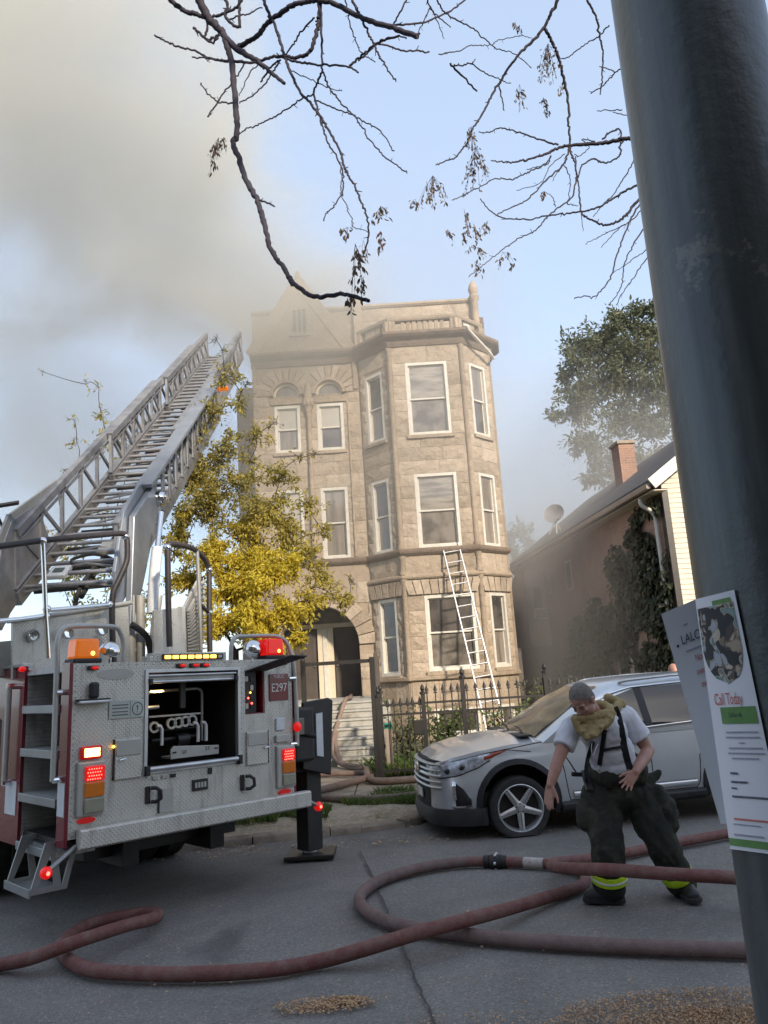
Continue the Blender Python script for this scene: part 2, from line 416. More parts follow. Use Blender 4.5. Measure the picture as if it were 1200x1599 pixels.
# sidewalk of single slabs (pieces)
mb0 = None; rng = random.Random(5); x = -14.2
sw = empty('sidewalk', (0, 11.9, 0)); sw['kind'] = 'structure'
k = 0
while x < 14:
    w = 1.5; b = MB(); y0 = 11.9 if x+w < 1.2 else max(11.9, curb_y(x+w)+.25)
    b.bx(x+.006, x+w-.006, y0-11.9, 13.32-11.9, .0, .115+.02*(rng.random()-.5))
    b.build('slab', M['concrete'], sw, bevel=.012); x += w
strip('yard', M['soil'], lambda x: 13.32, lambda x: 21.5, .11, .12, -.35, 14, 60, 34, .05, 4)
strip('yard', M['soil'], lambda x: 13.32, lambda x: 23, .11, .12, -16, -2.7, 50, 30, .05, 5)
ww = empty('walkway', (0, 13.3, 0)); ww['kind'] = 'structure'
for i in range(2):
    MB().bx(-2.68, -.37, .02+i*1.1, 1.1+i*1.1-.01, 0, .128).build('slab', M['concrete'], ww, bevel=.012)
# stair to the porch: each step a block
st = empty('concrete_stair', (-1.5, 15.5, .1), 'weathered concrete front stair climbing to the arched porch', 'stair')
NS = 7; z0 = .0; zt = 1.17
for i in range(NS):
    zz = (i+1)*zt/NS; y0 = .3*i
    y1 = 5.3 if i == NS-1 else .3*i+.32
    b = MB(); b.bx(-1.18, 1.15, y0, y1, zz-zt/NS+.002, zz-.045); b.bx(-1.2, 1.17, y0-.025, y1-(.0 if i == NS-1 else .005), zz-.045, zz)
    b.build('step', M['step_concrete'], st, bevel=.012)
MB().bx(1.17, 1.36, -.1, 1.2, -.1, .45).build('side_wall', M['step_concrete'], st, bevel=.015)
MB().bx(1.17, 1.36, 1.2, 5.3, -.1, 1.05).build('side_wall', M['step_concrete'], st, bevel=.015)

# grass, leaf litter: nobody could count them
def blades(name, spots, mat, seed, hh=(.05,.13), label=None):
    rng = random.Random(seed); vs = []; fs = []; ti = []
    for (cx, cy, rx, ry, n, zf) in spots:
        for _ in range(n):
            a = rng.random()*2*pi; r = sqrt(rng.random()); x = cx+rx*r*cos(a); y = cy+ry*r*sin(a); z = zf
            if noise.noise((x*3, y*3, seed)) < -.15: continue
            h = rng.uniform(*hh); d = rng.random()*2*pi; w = .006; lx = rng.gauss(0, .4)*h; ly = rng.gauss(0, .4)*h
            b = len(vs)
            vs += [(x-w*cos(d), y-w*sin(d), z), (x+w*cos(d), y+w*sin(d), z), (x+lx*.5+w*.7*cos(d), y+ly*.5, z+h*.6), (x+lx*1.2, y+ly*1.2, z+h)]
            fs += [(b, b+1, b+2), (b, b+2, b+3)]; t = rng.random(); ti += [t]*4
    o = MB().add(vs, fs).build(name, mat, recalc=False, kind='stuff')
    at = o.data.attributes.new('tint', 'FLOAT', 'POINT'); at.data.foreach_set('value', ti); return o
M['grass'] = leaf_mat('grass', [(0,(.06,.11,.02)),(.55,(.11,.18,.035)),(1,(.2,.2,.07))], .25)
blades('grass', [(-2.6,10.6,1.5,.5,5200,.1), (-1.35,10.6,.6,.42,2600,.1), (.15,11.25,.95,.36,5200,.09), (-5,10.2,1.8,.7,3500,.09), (-.1,12.0,.3,.1,300,.1)], M['grass'], 2)
blades('grass', [(1.5,14.5,2.2,1.2,3000,.12), (4.5,15,2.5,2,3000,.12), (0.3,13.4,.8,.15,1500,.12),(2.5,13.4,2.2,.15,1800,.12)], M['grass'], 3, (.1,.3))
def litter(name, spots, mat, seed, size, zf=0.004):
    rng = random.Random(seed); vs = []; fs = []; ti = []
    for (cx, cy, rx, ry, n, z0) in spots:
        for _ in range(n):
            a = rng.random()*2*pi; r = rng.random()**.62; x = cx+rx*r*cos(a)*(1+.35*noise.noise((a*1.3, seed, 0))); y = cy+ry*r*sin(a)
            L = size*rng.uniform(.4, 1.3); w = L*rng.uniform(.25, .6); d = rng.random()*pi; t1 = rng.gauss(0, .12); z = z0+zf+rng.random()*.012
            u = Vector((cos(d), sin(d), t1)); v = Vector((-sin(d), cos(d), rng.gauss(0, .22)))
            c = Vector((x, y, z)); b = len(vs)
            vs += [c-u*L/2, c+v*w/2+Vector((0,0,.004)), c+u*L/2, c-v*w/2]; fs.append((b, b+1, b+2, b+3)); ti += [rng.random()]*4
    o = MB().add(vs, fs).build(name, mat, recalc=False, kind='stuff')
    at = o.data.attributes.new('tint', 'FLOAT', 'POINT'); at.data.foreach_set('value', ti); return o
g1 = gnd(505,1572); g2 = gnd(1090,1585); g3 = gnd(760,1590)
litter('leaf_litter', [(g1.x, g1.y, .3, .11, 900, 0), (g1.x+.12, g1.y+.05, .14, .06, 350, 0)], M['leaf_litter'], 4, .022)
litter('wood_chip_litter', [(g2.x, g2.y, .8, .32, 6500, 0), (g2.x+.1, g2.y-.2, .65, .28, 4500, 0), (g3.x, g3.y-.05, .5, .12, 160, 0)], M['leaf_litter'], 5, .017)
litter('leaf_litter', [(0, 6, 6, 4, 1300, 0), (1, 4.6, 4, .9, 260, 0)], M['leaf_litter'], 6, .02)
litter('leaf_litter', [(-3, 9.2, 5, .3, 700, 0), (-1, 10.6, 3, .9, 800, .09), (-1, 11.6, 3.5, .3, 500, .1), (.9, 9.9, .9, .2, 140, 0)], M['leaf_litter'], 8, .045)
# ================================================================== HOUSES: the right-hand neighbour, and the row behind the viewer that shades the street
def brick_mat(name, c1, c2, mort, sc=1.0, bw=.21, bh=.075, axes='YZ'):
    m, n, l, p = nt(name)
    tc = n.new('ShaderNodeTexCoord'); sp = n.new('ShaderNodeSeparateXYZ'); l.new(tc.outputs['Object'], sp.inputs[0])
    cb = n.new('ShaderNodeCombineXYZ'); l.new(sp.outputs[axes[0]], cb.inputs[0]); l.new(sp.outputs[axes[1]], cb.inputs[1])
    br = n.new('ShaderNodeTexBrick'); l.new(cb.outputs[0], br.inputs[0])
    br.inputs['Scale'].default_value = 1; br.inputs['Brick Width'].default_value = bw; br.inputs['Row Height'].default_value = bh; br.inputs['Mortar Size'].default_value = .008
    br.inputs['Color1'].default_value = (*c1,1); br.inputs['Color2'].default_value = (*c2,1); br.inputs['Mortar'].default_value = (*mort,1)
    t = noise_n(n, l, tc.outputs['Object'], 1.2, 5, .65); r = ramp(n, [(.3,.75),(.7,1.1)]); l.new(t.outputs[0], r.inputs[0])
    c = mixc(n, l, 1.0, br.outputs[0], r.outputs[0], 'MULTIPLY'); l.new(c, p.inputs['Base Color']); p.inputs['Roughness'].default_value = .9
    bp = n.new('ShaderNodeBump'); bp.inputs['Strength'].default_value = .5; bp.inputs['Distance'].default_value = .008; bp.invert = True
    l.new(br.outputs['Fac'], bp.inputs['Height']); l.new(bp.outputs[0], p.inputs['Normal'])
    return m
M['brick_side'] = brick_mat('red_brick', (.44,.28,.23), (.38,.235,.19), (.42,.35,.3))
M['brick_front'] = brick_mat('tan_brick', (.3,.2,.13), (.25,.16,.1), (.3,.27,.22), axes='XZ')
M['shingle'] = pm('roof_shingle', (.09,.085,.085), (.06,.058,.06), scale=8, rough=.9, bump=.4, bscale=30)
M['siding'] = pm('cream_siding', (.56,.51,.41), (.5,.45,.36), scale=2, rough=.6)
M['return_board'] = pm('faded_board', (.36,.29,.24), (.3,.24,.2), scale=3, rough=.8)
M['house_pane'] = glass_mat('house_pane', (.06,.055,.055), .06)
hs = empty('brick_house', (6.3, 17.0, .1), 'brick sided house with cream siding front, chimney and ivy beside the greystone', 'house')
hs.rotation_euler = (0, 0, radians(4.5))
# local: x to the right, y away; the flank is x = 0
HL, HWd, EZ = 14.5, 7.0, 5.62
MB().bx(0, .3, .02, HL, 0, EZ).bx(HWd-.3, HWd, .02, HL, 0, EZ).bx(.3, HWd-.3, HL-.3, HL, 0, EZ).build('wall', M['brick_side'], hs)
RH_ = 2.5; RZ = EZ+RH_; cxh = HWd/2
fyz = lambda u, z, d: Vector((u, d, z))
MB().prism([(0,EZ),(HWd,EZ),(cxh,RZ)], HL-.3, HL, fyz).build('rear_gable', M['brick_side'], hs)
# roof slabs
ov = .38
for s in (-1, 1):
    a = (cxh, RZ+.1); e = (cxh+s*(cxh+ov), EZ-ov*RH_/cxh+.1)
    MB().prism([a, (a[0], a[1]+.14), (e[0], e[1]+.14), e], -.35, HL+.3, fyz).build('roof', M['shingle'], hs)
    MB().bar((e[0], -.37, e[1]+.02), (a[0], -.37, a[1]+.02), .05, .26, up=(0,0,1)).build('barge_board', M['white'], hs)
MB().bx(-ov-.1, -ov+.02, -.3, HL+.2, EZ-ov*RH_/cxh+.02, EZ-ov*RH_/cxh+.15).build('gutter', M['return_board'], hs, bevel=.02)
MB().bx(-ov+.03, -.01, -.3, HL, EZ-ov*RH_/cxh-.02, EZ-ov*RH_/cxh+.0).build('soffit', M['cream_soffit'] if 'cream_soffit' in M else M['siding'], hs)
# lapped siding boards on the front
k = 0; z = .6
while z < RZ-.15:
    zc = z+.115; half = cxh if zc < EZ else cxh*(RZ-zc)/(RZ-EZ)
    MB().add([(cxh-half,-.02,z),(cxh+half,-.02,z),(cxh+half,-.004,zc+.01),(cxh-half,-.004,zc+.01),(cxh-half,.02,z),(cxh+half,.02,z),(cxh+half,.02,zc+.01),(cxh-half,.02,zc+.01)],
        [(0,1,2,3),(0,4,5,1),(3,2,6,7),(0,3,7,4),(1,5,6,2)]).build('board', M['siding'], hs)
    z += .115
MB().bx(0, HWd, -.03, .02, 0, .6).build('foundation', M['concrete'], hs)
MB().bx(-.03, .12, -.045, .14, 0, EZ-.2).build('corner_board', M['door_brown'] if 'door_brown' in M else M['black_paint'], hs, bevel=.01)
b = MB(); b.tube(bez([(-.4,.3,EZ-.35),(-.38,.3,EZ-.5),(-.2,.3,EZ-.62),(-.1,.3,EZ-.75)],5), .05, 8); b.tube([(-.1,.3,EZ-.75),(-.09,.3,3),(-.09,.3,.2),(-.25,.2,.05)], .05, 8)
b.build('downspout', M['white'], hs, smooth=50)
for (y0, y1, z0, z1) in ((7.0,7.55,3.9,4.85),(9.4,9.75,4.0,4.6),(3.0,3.9,1.0,2.2)):
    b = MB(); b.ringp(rect_(y0,y1,z0,z1) if 'rect_' in globals() else [(y0,z0),(y1,z0),(y1,z1),(y0,z1)], [(y0+.07,z0+.07),(y1-.07,z0+.07),(y1-.07,z1-.07),(y0+.07,z1-.07)], -.03, .01, lambda u, z, d: Vector((d, u, z)))
    w = b.build('window', M['door_brown'] if 'door_brown' in M else M['white'], hs); MB().bx(-.008,.0,y0+.06,y1-.06,z0+.06,z1-.06).build('pane', M['house_pane'], w)
# first-floor projecting bay with pale return, air conditioner
M['asphalt_siding'] = brick_mat('brick_pattern_siding', (.44,.3,.25), (.38,.26,.21), (.34,.28,.24))
M['return_board'] = pm('faded_board', (.36,.29,.24), (.3,.24,.2), scale=3, rough=.8)
bay = MB().bx(-.75, -.004, 10.0, HL-.2, 2.35, EZ-.75).build('projecting_bay', M['asphalt_siding'], hs)
MB().bx(-.77, -.02, 9.94, 9.998, 2.3, EZ-.72).build('return_board', M['return_board'], bay)
MB().bx(-.5, -.25, 9.9, 9.939, 3.35, 4.3).build('pane', M['house_pane'], bay)
ac = MB().bx(-.62, -.18, 9.55, 9.938, 3.2, 3.55).build('air_conditioner', M['white'], hs, bevel=.015)
for k in range(5): MB().bx(-.58, -.22, 9.54, 9.549, 3.25+.055*k, 3.28+.055*k).build('louvre', M['grey_vent'] if 'grey_vent' in M else M['iron'], ac)
# chimney
M['chimney_brick'] = brick_mat('chimney_brick', (.34,.19,.13), (.28,.15,.11), (.33,.27,.22), axes='XZ')
ch = MB().bx(1.55, 2.05, 5.9, 6.5, EZ+.6, EZ+2.6).build('chimney', M['chimney_brick'], hs); MB().bx(1.5, 2.1, 5.85, 6.55, EZ+2.6, EZ+2.7).build('cap', M['concrete'], ch, bevel=.01)
# dish on the roof edge
dish = empty('satellite_dish', (0,0,0), 'grey satellite dish standing on the eave of the brick house', 'satellite dish')
dp = hs.matrix_basis @ Vector((.35, 9.5, EZ+.43)); dish.location = Vector((6.3,17,.1))+Matrix.Rotation(radians(4.5),3,'Z') @ Vector((.15, 8.6, EZ+.23))
Mx = Matrix.Translation((0,0,.75)) @ Euler((radians(70), 0, radians(-30))).to_matrix().to_4x4()
b = MB(Mx); b.lathe([(.001,.0),(.15,.015),(.27,.05),(.35,.1),(.35,.11),(.26,.065),(.001,.015)], 20); b.build('reflector', M['iron'] if False else pm('dish_grey', (.22,.22,.23), rough=.5), dish, smooth=60)
MB().cyl((0,0,0),(0,0,.72),.025,n=8).build('mast', M['white'], dish); MB().cyl((.25,0,-.1),(0,0,.55),.015,n=6).cyl((-.25,0.1,.1),(0,0,.55),.015,n=6).build('stay', M['white'], dish)
MB().tube([(0,-.05,.6),(.1,-.4,.55),(.1,-.48,.65)],.015,6).build('feed_arm', M['white'], dish)

# ---- the row of houses behind the viewer: they throw the shade that lies over the street
def row_house(x, w, h, y, mt, cat_label, seed):
    o = empty('row_house', (x, y, .1), cat_label, 'house'); rng = random.Random(seed)
    MB().bx(0, w, -11, 0, 0, h).build('wall', M[mt], o)
    MB().bx(-.1, w+.1, -.1, .25, h-.6, h-.25).build('cornice', M['stone_row'], o, bevel=.03)
    for f in range(int((h-1.5)//3.2)):
        for k in range(3):
            x0 = .7+k*(w-1.4)/3+.25; z0 = 1.6+f*3.2; x1 = x0+(w-1.4)/3-.6
            b = MB(); b.ringp([(x0,z0),(x1,z0),(x1,z0+1.9),(x0,z0+1.9)], [(x0+.08,z0+.08),(x1-.08,z0+.08),(x1-.08,z0+1.82),(x0+.08,z0+1.82)], .0, .06, lambda u, z, d: Vector((u, d, z)))
            wd = b.build('window', M['white'], o); MB().bx(x0+.07,x1-.07,.002,.02,z0+.07,z0+1.83).build('pane', M['house_pane'], wd)
    return o
M['stone_row'] = pm('row_stone', (.4,.34,.27), (.33,.28,.22), scale=3, rough=.9)
row_house(-13.5, 7.6, 12.1, -8.5, 'brick_front', 'tan brick three flat behind the viewer, far left of the row', 1)
row_house(-5.5, 7.4, 12.9, -8.5, 'brick_front', 'tan brick three flat right behind the viewer', 2)
row_house(2.3, 7.6, 12.5, -8.5, 'stone_row', 'pale stone three flat behind the viewer and the pole', 3)
row_house(10.2, 7.4, 13.1, -8.5, 'brick_front', 'tan brick three flat behind the viewer, right of the stone one', 4)
row_house(18.0, 7.6, 12.3, -8.5, 'stone_row', 'pale stone three flat at the right end of the row', 5)
row_house(26.0, 9, 12.7, -8.5, 'brick_front', 'wide tan brick flats at the far right end of the row', 6)
# ================================================================== GREYSTONE THREE-FLAT
def stone_mat(name, c1, c2, soot=.5):
    m, n, l, p = nt(name)
    g = n.new('ShaderNodeNewGeometry'); co = g.outputs['Position']; tc = n.new('ShaderNodeTexCoord')
    oi = n.new('ShaderNodeObjectInfo')
    r0 = ramp(n, [(0, tuple(x*.8 for x in c1)), (.5, c1), (1, c2)]); l.new(oi.outputs['Random'], r0.inputs[0])
    a = noise_n(n, l, co, 5, 6, .65); ra = ramp(n, [(.3, .72), (.7, 1.08)]); l.new(a.outputs[0], ra.inputs[0])
    c = mixc(n, l, 1.0, r0.outputs[0], ra.outputs[0], 'MULTIPLY')
    s = noise_n(n, l, co, .75, 6, .7, .6); rs = ramp(n, [(.56, 0), (.74, soot)]); l.new(s.outputs[0], rs.inputs[0])
    c = mixc(n, l, rs.outputs[0], c, (.13,.1,.075))
    # rain streaks: stretched vertically
    mp = n.new('ShaderNodeMapping'); mp.inputs['Scale'].default_value = (5, 5, .5); l.new(co, mp.inputs[0])
    s2 = noise_n(n, l, mp.outputs[0], 1.4, 5, .7); r2 = ramp(n, [(.58, 0), (.78, soot*.7)]); l.new(s2.outputs[0], r2.inputs[0])
    c = mixc(n, l, r2.outputs[0], c, (.15,.115,.085))
    l.new(c, p.inputs['Base Color']); p.inputs['Roughness'].default_value = .9; p.inputs['Specular IOR Level'].default_value = .2
    b = n.new('ShaderNodeBump'); b.inputs['Strength'].default_value = .85; b.inputs['Distance'].default_value = .04
    e = noise_n(n, l, co, 13, 6, .65); l.new(e.outputs[0], b.inputs['Height']); l.new(b.outputs[0], p.inputs['Normal'])
    return m
M['stone'] = stone_mat('limestone', (.4,.325,.25), (.45,.375,.295), .75)
M['stone_trim'] = stone_mat('limestone_trim', (.38,.305,.23), (.41,.33,.25), .45)
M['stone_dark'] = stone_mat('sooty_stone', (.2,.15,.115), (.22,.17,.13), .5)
M['mortar'] = pm('mortar', (.34,.275,.21), (.28,.225,.17), scale=6, rough=.95)
M['cream'] = pm('cream_paint', (.62,.55,.42), (.55,.48,.36), scale=4, rough=.6)
M['door_brown'] = pm('dark_door', (.075,.06,.05), (.055,.045,.038), scale=3, rough=.6)
def pane(name, c, var, stretch): return pm(name, c, tuple(v*(1-var) for v in c), scale=1.0, rough=.06, spec=1.0, stretch=stretch, lo=.4, hi=.6)
M['pane_grey'] = pane('pane_grey', (.23,.2,.17), .4, (7,7,.6)); M['pane_smoky'] = pane('pane_smoky', (.2,.175,.15), .6, (2.2,2.2,2.2)); M['pane_half'] = pane('pane_half', (.3,.27,.23), .55, (1.1,1.1,6))
M['pane_dark'] = pane('pane_dark', (.1,.088,.08), .6, (1.6,1.6,1.6))
M['pane_blind'] = glass_mat('pane_blind', (.42,.39,.34), .12, .15, 2)
M['brick_brown'] = pm('brown_brick', (.16,.115,.09), (.12,.085,.07), scale=3, rough=.9)

GZ = .07
gs = empty('greystone_building', (0, 20.9, GZ), 'three storey limestone apartment house with a bay and smoke over its roof', 'building')
# unit rock-faced stones, shared by all blocks
def unit_stone(seed, rough=1.0):
    rng = random.Random(seed); vs = []; fs = []
    for j in range(4):
        for i in range(4):
            e = (i in (0,3)) or (j in (0,3))
            x = i/3+(0 if i in (0,3) else rng.uniform(-.08,.08)); z = j/3+(0 if j in (0,3) else rng.uniform(-.08,.08))
            y = rng.uniform(.35,.6) if e else rng.uniform(.55,1.15)
            if rough < .5: y = .6+.1*rng.random()
            vs.append((x, y, z))
    for j in range(3):
        for i in range(3):
            a = j*4+i; fs.append((a, a+1, a+5, a+4))
    ring = [0,1,2,3,7,11,15,14,13,12,8,4]; b = len(vs)
    for k in ring: vs.append((vs[k][0], 0, vs[k][2]))
    for k in range(12): fs.append((ring[k], b+k, b+(k+1) % 12, ring[(k+1) % 12]))
    me = bpy.data.meshes.new('stone'); me.from_pydata(vs, [], fs); me.materials.append(M['stone'])
    bm = bmesh.new(); bm.from_mesh(me); bmesh.ops.recalc_face_normals(bm, faces=bm.faces); bm.to_mesh(me); bm.free()
    return me
STONES = [unit_stone(40+i) for i in range(10)]
SMOOTHS = [unit_stone(70+i, .2) for i in range(4)]
def face_frame(x0, y0, x1, y1):
    """frame of a wall face: u along it, y outward, z up (greystone-local)"""
    d = Vector((x1-x0, y1-y0, 0)); L = d.length; d.normalize(); o = Vector((d.y, -d.x, 0))
    Mx = Matrix((d, o, Vector((0,0,1)))).transposed().to_4x4(); Mx.translation = Vector((x0, y0, 0)); return Mx, L
def core(Mx, L, z0, z1, holes, th=.3, mat='mortar'):
    """wall core built as blocks round the openings"""
    us = sorted(set([0, L]+[h[0] for h in holes]+[h[1] for h in holes])); zs = sorted(set([z0, z1]+[h[2] for h in holes]+[h[3] for h in holes]))
    b = MB(Mx)
    for a, c in zip(zs, zs[1:]):
        run = None
        for u, w in zip(us, us[1:]):
            free = not any(h[0]-1e-6 <= u and w <= h[1]+1e-6 and h[2]-1e-6 <= a and c <= h[3]+1e-6 for h in holes)
            if free: run = (run[0], w) if run else (u, w)
            if run and (not free or w == us[-1]):
                b.bx(run[0], run[1], -th, 0, a, c); run = None
    return b.build('wall', M[mat], gs)
srng = random.Random(21)
def courses(Mx, L, zb, holes, lmin=.45, lmax=1.05, e0=0, e1=0, dep=.046, smooth=False, arc=None):
    for a, c in zip(zb, zb[1:]):
        cuts = [(h[0], h[1]) for h in holes if h[2] < c-.03 and h[3] > a+.03]
        if arc:
            dz = max(0, a-arc[1]) if a > arc[1] else 0
            if c > arc[1]-.05 and dz < arc[2]: hw = sqrt(arc[2]**2-dz**2); cuts.append((arc[0]-hw, arc[0]+hw))
        cuts.sort(); segs = []; u = e0
        for (p, q) in cuts:
            if p > u+.02: segs.append((u, p))
            u = max(u, q)
        if L-e1 > u+.02: segs.append((u, L-e1))
        for (p, q) in segs:
            n = max(1, round((q-p)/srng.uniform(lmin, lmax)))
            br = [p]+[p+(q-p)*(k+srng.uniform(-.18,.18))/n for k in range(1, n)]+[q]
            for s, t in zip(br, br[1:]):
                mesh = srng.choice(SMOOTHS if smooth else STONES)
                g = .004
                S = Matrix.Translation((s+g, -.004, a+g)) @ Matrix.Diagonal((t-s-2*g, dep, c-a-2*g, 1))
                inst(mesh, 'stone', gs, Mx @ S)
def window(Mx, u0, u1, z0, z1, up, lo, mid=.5, rail=True, name='window', sill=True, cas=.085):
    """double-hung window in white casing; panes and sill are sub-parts"""
    f = lambda u, z, d: Vector((u, d, z))
    b = MB(Mx)
    R = lambda a, c, e, g: [(a,e),(c,e),(c,g),(a,g)]
    b.ringp(R(u0,u1,z0,z1), R(u0+cas,u1-cas,z0+cas,z1-cas), .015, -.16, f)
    i0, i1, j0, j1 = u0+cas, u1-cas, z0+cas, z1-cas; zm = j0+(j1-j0)*mid; s = .035
    if rail:
        b.ringp(R(i0,i1,zm-.02,j1), R(i0+s,i1-s,zm+.025,j1-s), -.05, -.09, f)
        b.ringp(R(i0,i1,j0,zm+.015), R(i0+s,i1-s,j0+s,zm-.02), -.092, -.13, f)
    else:
        b.ringp(R(i0,i1,j0,j1), R(i0+s,i1-s,j0+s,j1-s), -.06, -.1, f)
    w = b.build(name, M['white'], gs, bevel=.004)
    if rail:
        MB(Mx).bx(i0+.01,i1-.01,-.075,-.065,zm,j1-.01).build('pane', M[up], w)
        MB(Mx).bx(i0+.01,i1-.01,-.117,-.107,j0+.01,zm).build('pane', M[lo], w)
    else:
        MB(Mx).bx(i0+.01,i1-.01,-.085,-.075,j0+.01,j1-.01).build('pane', M[up], w)
    MB(Mx).bx(i0-.02,i1+.02,-.3,-.17,j0-.02,j1+.02).build('backing', M['dark'], w)
    if sill: MB(Mx).bx(u0-.06, u1+.06, -.1, .09, z0-.1, z0-.002).build('sill', M['stone_trim'], w, bevel=.01)
    return w
def mould(path, prof, name, mat, closed=False, bevel=0):
    """profile (out, z) run along a plan path with mitred corners; outward = right-hand side of travel"""
    P = [Vector((a, b)) for a, b in path]; vs = []; n = len(prof)
    for i, p in enumerate(P):
        dirs = []
        if i > 0: dirs.append((P[i]-P[i-1]).normalized())
        if i < len(P)-1: dirs.append((P[i+1]-P[i]).normalized())
        nr = [Vector((d.y, -d.x)) for d in dirs]
        if len(nr) == 2:
            m = (nr[0]+nr[1]).normalized(); k = 1/max(.3, m.dot(nr[0])); m = m*k
        else: m = nr[0]
        for (o, z) in prof: vs.append((p.x+m.x*o, p.y+m.y*o, z))
    fs = []
    for i in range(len(P)-1):
        for k in range(n):
            k2 = (k+1) % n; fs.append((i*n+k, (i+1)*n+k, (i+1)*n+k2, i*n+k2))
    fs += [tuple(range(n)), tuple(range(len(P)*n-1, (len(P)-1)*n-1, -1))]
    return MB().add(vs, fs).build(name, mat, gs, bevel=bevel)
XL, XR = -3.55, 3.3
ZB = [1.63, 1.96, 2.29, 2.62, 2.95, 3.28, 3.66, 4.1, 4.23, 4.72, 4.9, 5.24, 5.58, 5.92, 6.26, 6.6, 6.92, 7.29, 7.66, 8.0, 8.35, 8.7, 9.05, 9.4, 9.75, 10.1, 10.6]
ZB2 = [z for z in ZB if z not in (4.1,)]
# ---- main wall, left of the bay (local y = 0)
ML, LL = face_frame(XL, 0, -.5, 0)
def lx(X): return X-XL
hl = [(lx(-2.95), lx(-2.22), 4.9, 6.92), (lx(-1.74), lx(-.98), 4.9, 6.92), (lx(-2.95), lx(-2.22), 8.0, 9.4), (lx(-1.74), lx(-.98), 8.0, 9.4)]
AX, AZ, AR = -1.97, 2.55, 1.09          # porch arch
porch = (lx(AX-AR), lx(AX+AR), 1.13, 3.66)
lun = (lx(-3.05), lx(-.88), 9.4, 10.6)
core(ML, LL, 0, 10.62, hl+[porch, lun])
courses(ML, LL, [z for z in ZB if z not in (4.1,4.72)], hl+[porch, (lx(-3.12), lx(-.82), 9.4, 10.6), (0, LL, 4.7, 4.9)], arc=(lx(AX), AZ, AR+.47))
window(ML, lx(-2.95), lx(-2.22), 4.9, 6.92, 'pane_blind', 'pane_blind')
window(ML, lx(-1.74), lx(-.98), 4.9, 6.92, 'pane_grey', 'pane_grey')
window(ML, lx(-2.95), lx(-2.22), 8.0, 9.4, 'pane_blind', 'pane_grey')
window(ML, lx(-1.74), lx(-.98), 8.0, 9.4, 'pane_blind', 'pane_dark')
# panels with round openings: the lunettes and the porch arch
def arch_panel(Mx, u0, u1, z0, z1, arcs, th, name, mat):
    """wall panel u0..u1, z0..z1 with round-headed holes (cu, cz, r) standing on z0"""
    f = lambda u, z, d: Vector((u, d, z)); b = MB(Mx); NA = 14; u = u0
    for (cu, cz, r) in arcs:
        if cu-r > u: b.prism([(u,z0),(cu-r,z0),(cu-r,z1),(u,z1)], 0, -th, f)
        pts = [(cu-r*cos(pi*k/NA), cz+r*sin(pi*k/NA)) for k in range(NA+1)]
        for p, q in zip(pts, pts[1:]): b.prism([p, q, (q[0],z1), (p[0],z1)], 0, -th, f)
        u = cu+r
    if u < u1: b.prism([(u,z0),(u1,z0),(u1,z1),(u,z1)], 0, -th, f)
    return b.build(name, mat, gs)
LU = [(lx(-2.585), 9.7, .385), (lx(-1.36), 9.7, .385)]
def band(Mx, u0, u1, z0, z1): return MB(Mx).bx(u0, u1, -.3, 0, z0, z1).build('wall', M['stone_trim'], gs)
arch_panel(ML, lx(-3.05), lx(-.88), 9.7, 10.6, LU, .3, 'wall', M['mortar'])
band(ML, lx(-3.05), lx(-.88), 9.4, 9.695)
arch_panel(ML, lx(AX-AR), lx(AX+AR), AZ, 3.66, [(lx(AX), AZ, AR-.001)], .45, 'wall', M['mortar'])
def voussoirs(Mx, cu, cz, r0, r1, n, dep=.04, a0=0, a1=pi, trim=None):
    rng = random.Random(int(cu*100))
    for k in range(n):
        t0 = a0+(a1-a0)*k/n+.008/r0; t1 = a0+(a1-a0)*(k+1)/n-.008/r0; R1 = r1*(1+.04*rng.uniform(-1,1))
        pts = [(cu-r0*cos(t0), cz+r0*sin(t0)), (cu-r0*cos((t0+t1)/2), cz+r0*sin((t0+t1)/2)), (cu-r0*cos(t1), cz+r0*sin(t1)), (cu-R1*cos(t1), cz+R1*sin(t1)), (cu-R1*cos(t0), cz+R1*sin(t0))]
        if trim: pts = [(u, min(z, trim)) for u, z in pts]
        MB(Mx).prism(pts, dep+.02*rng.random(), -.004, lambda u, z, d: Vector((u, d, z))).build('voussoir', M['stone'], gs, bevel=.012)
for (cu, cz, r) in LU:
    voussoirs(ML, cu, cz, r+.09, .86, 11, trim=10.56)
    f = lambda u, z, d: Vector((u, d, z)); NA = 14
    o = [(cu-(r+.085)*cos(pi*k/NA), cz+(r+.085)*sin(pi*k/NA)) for k in range(NA+1)]; i_ = [(cu-r*cos(pi*k/NA), cz+r*sin(pi*k/NA)) for k in range(NA+1)]
    b = MB(ML)
    for k in range(NA): b.prism([o[k], o[k+1], i_[k+1], i_[k]], .1, -.02, f)
    b.build('arch_ring', M['stone_trim'], gs, smooth=40)
    i2 = [(cu-(r-.07)*cos(pi*k/NA), cz+(r-.07)*sin(pi*k/NA)) for k in range(NA+1)]
    b = MB(ML)
    for k in range(NA): b.prism([i_[k], i_[k+1], i2[k+1], i2[k]], -.03, -.12, f)
    b.bx(cu-r, cu+r, -.12, -.03, cz-.06, cz+.005)
    w = b.build('lunette_window', M['cream'], gs)
    MB(ML).prism(i_, -.09, -.1, f).build('pane', M['pane_grey'], w)
    MB(ML).bx(cu-r, cu+r, -.3, -.11, cz, cz+r).build('backing', M['dark'], w)
voussoirs(ML, lx(AX), AZ, AR+.002, AR+.46, 15, .05)
MB(ML).bx(lx(-3.05), lx(-.88), -.01, .05, 9.43, 9.6).build('lintel', M['stone_trim'], gs, bevel=.01)
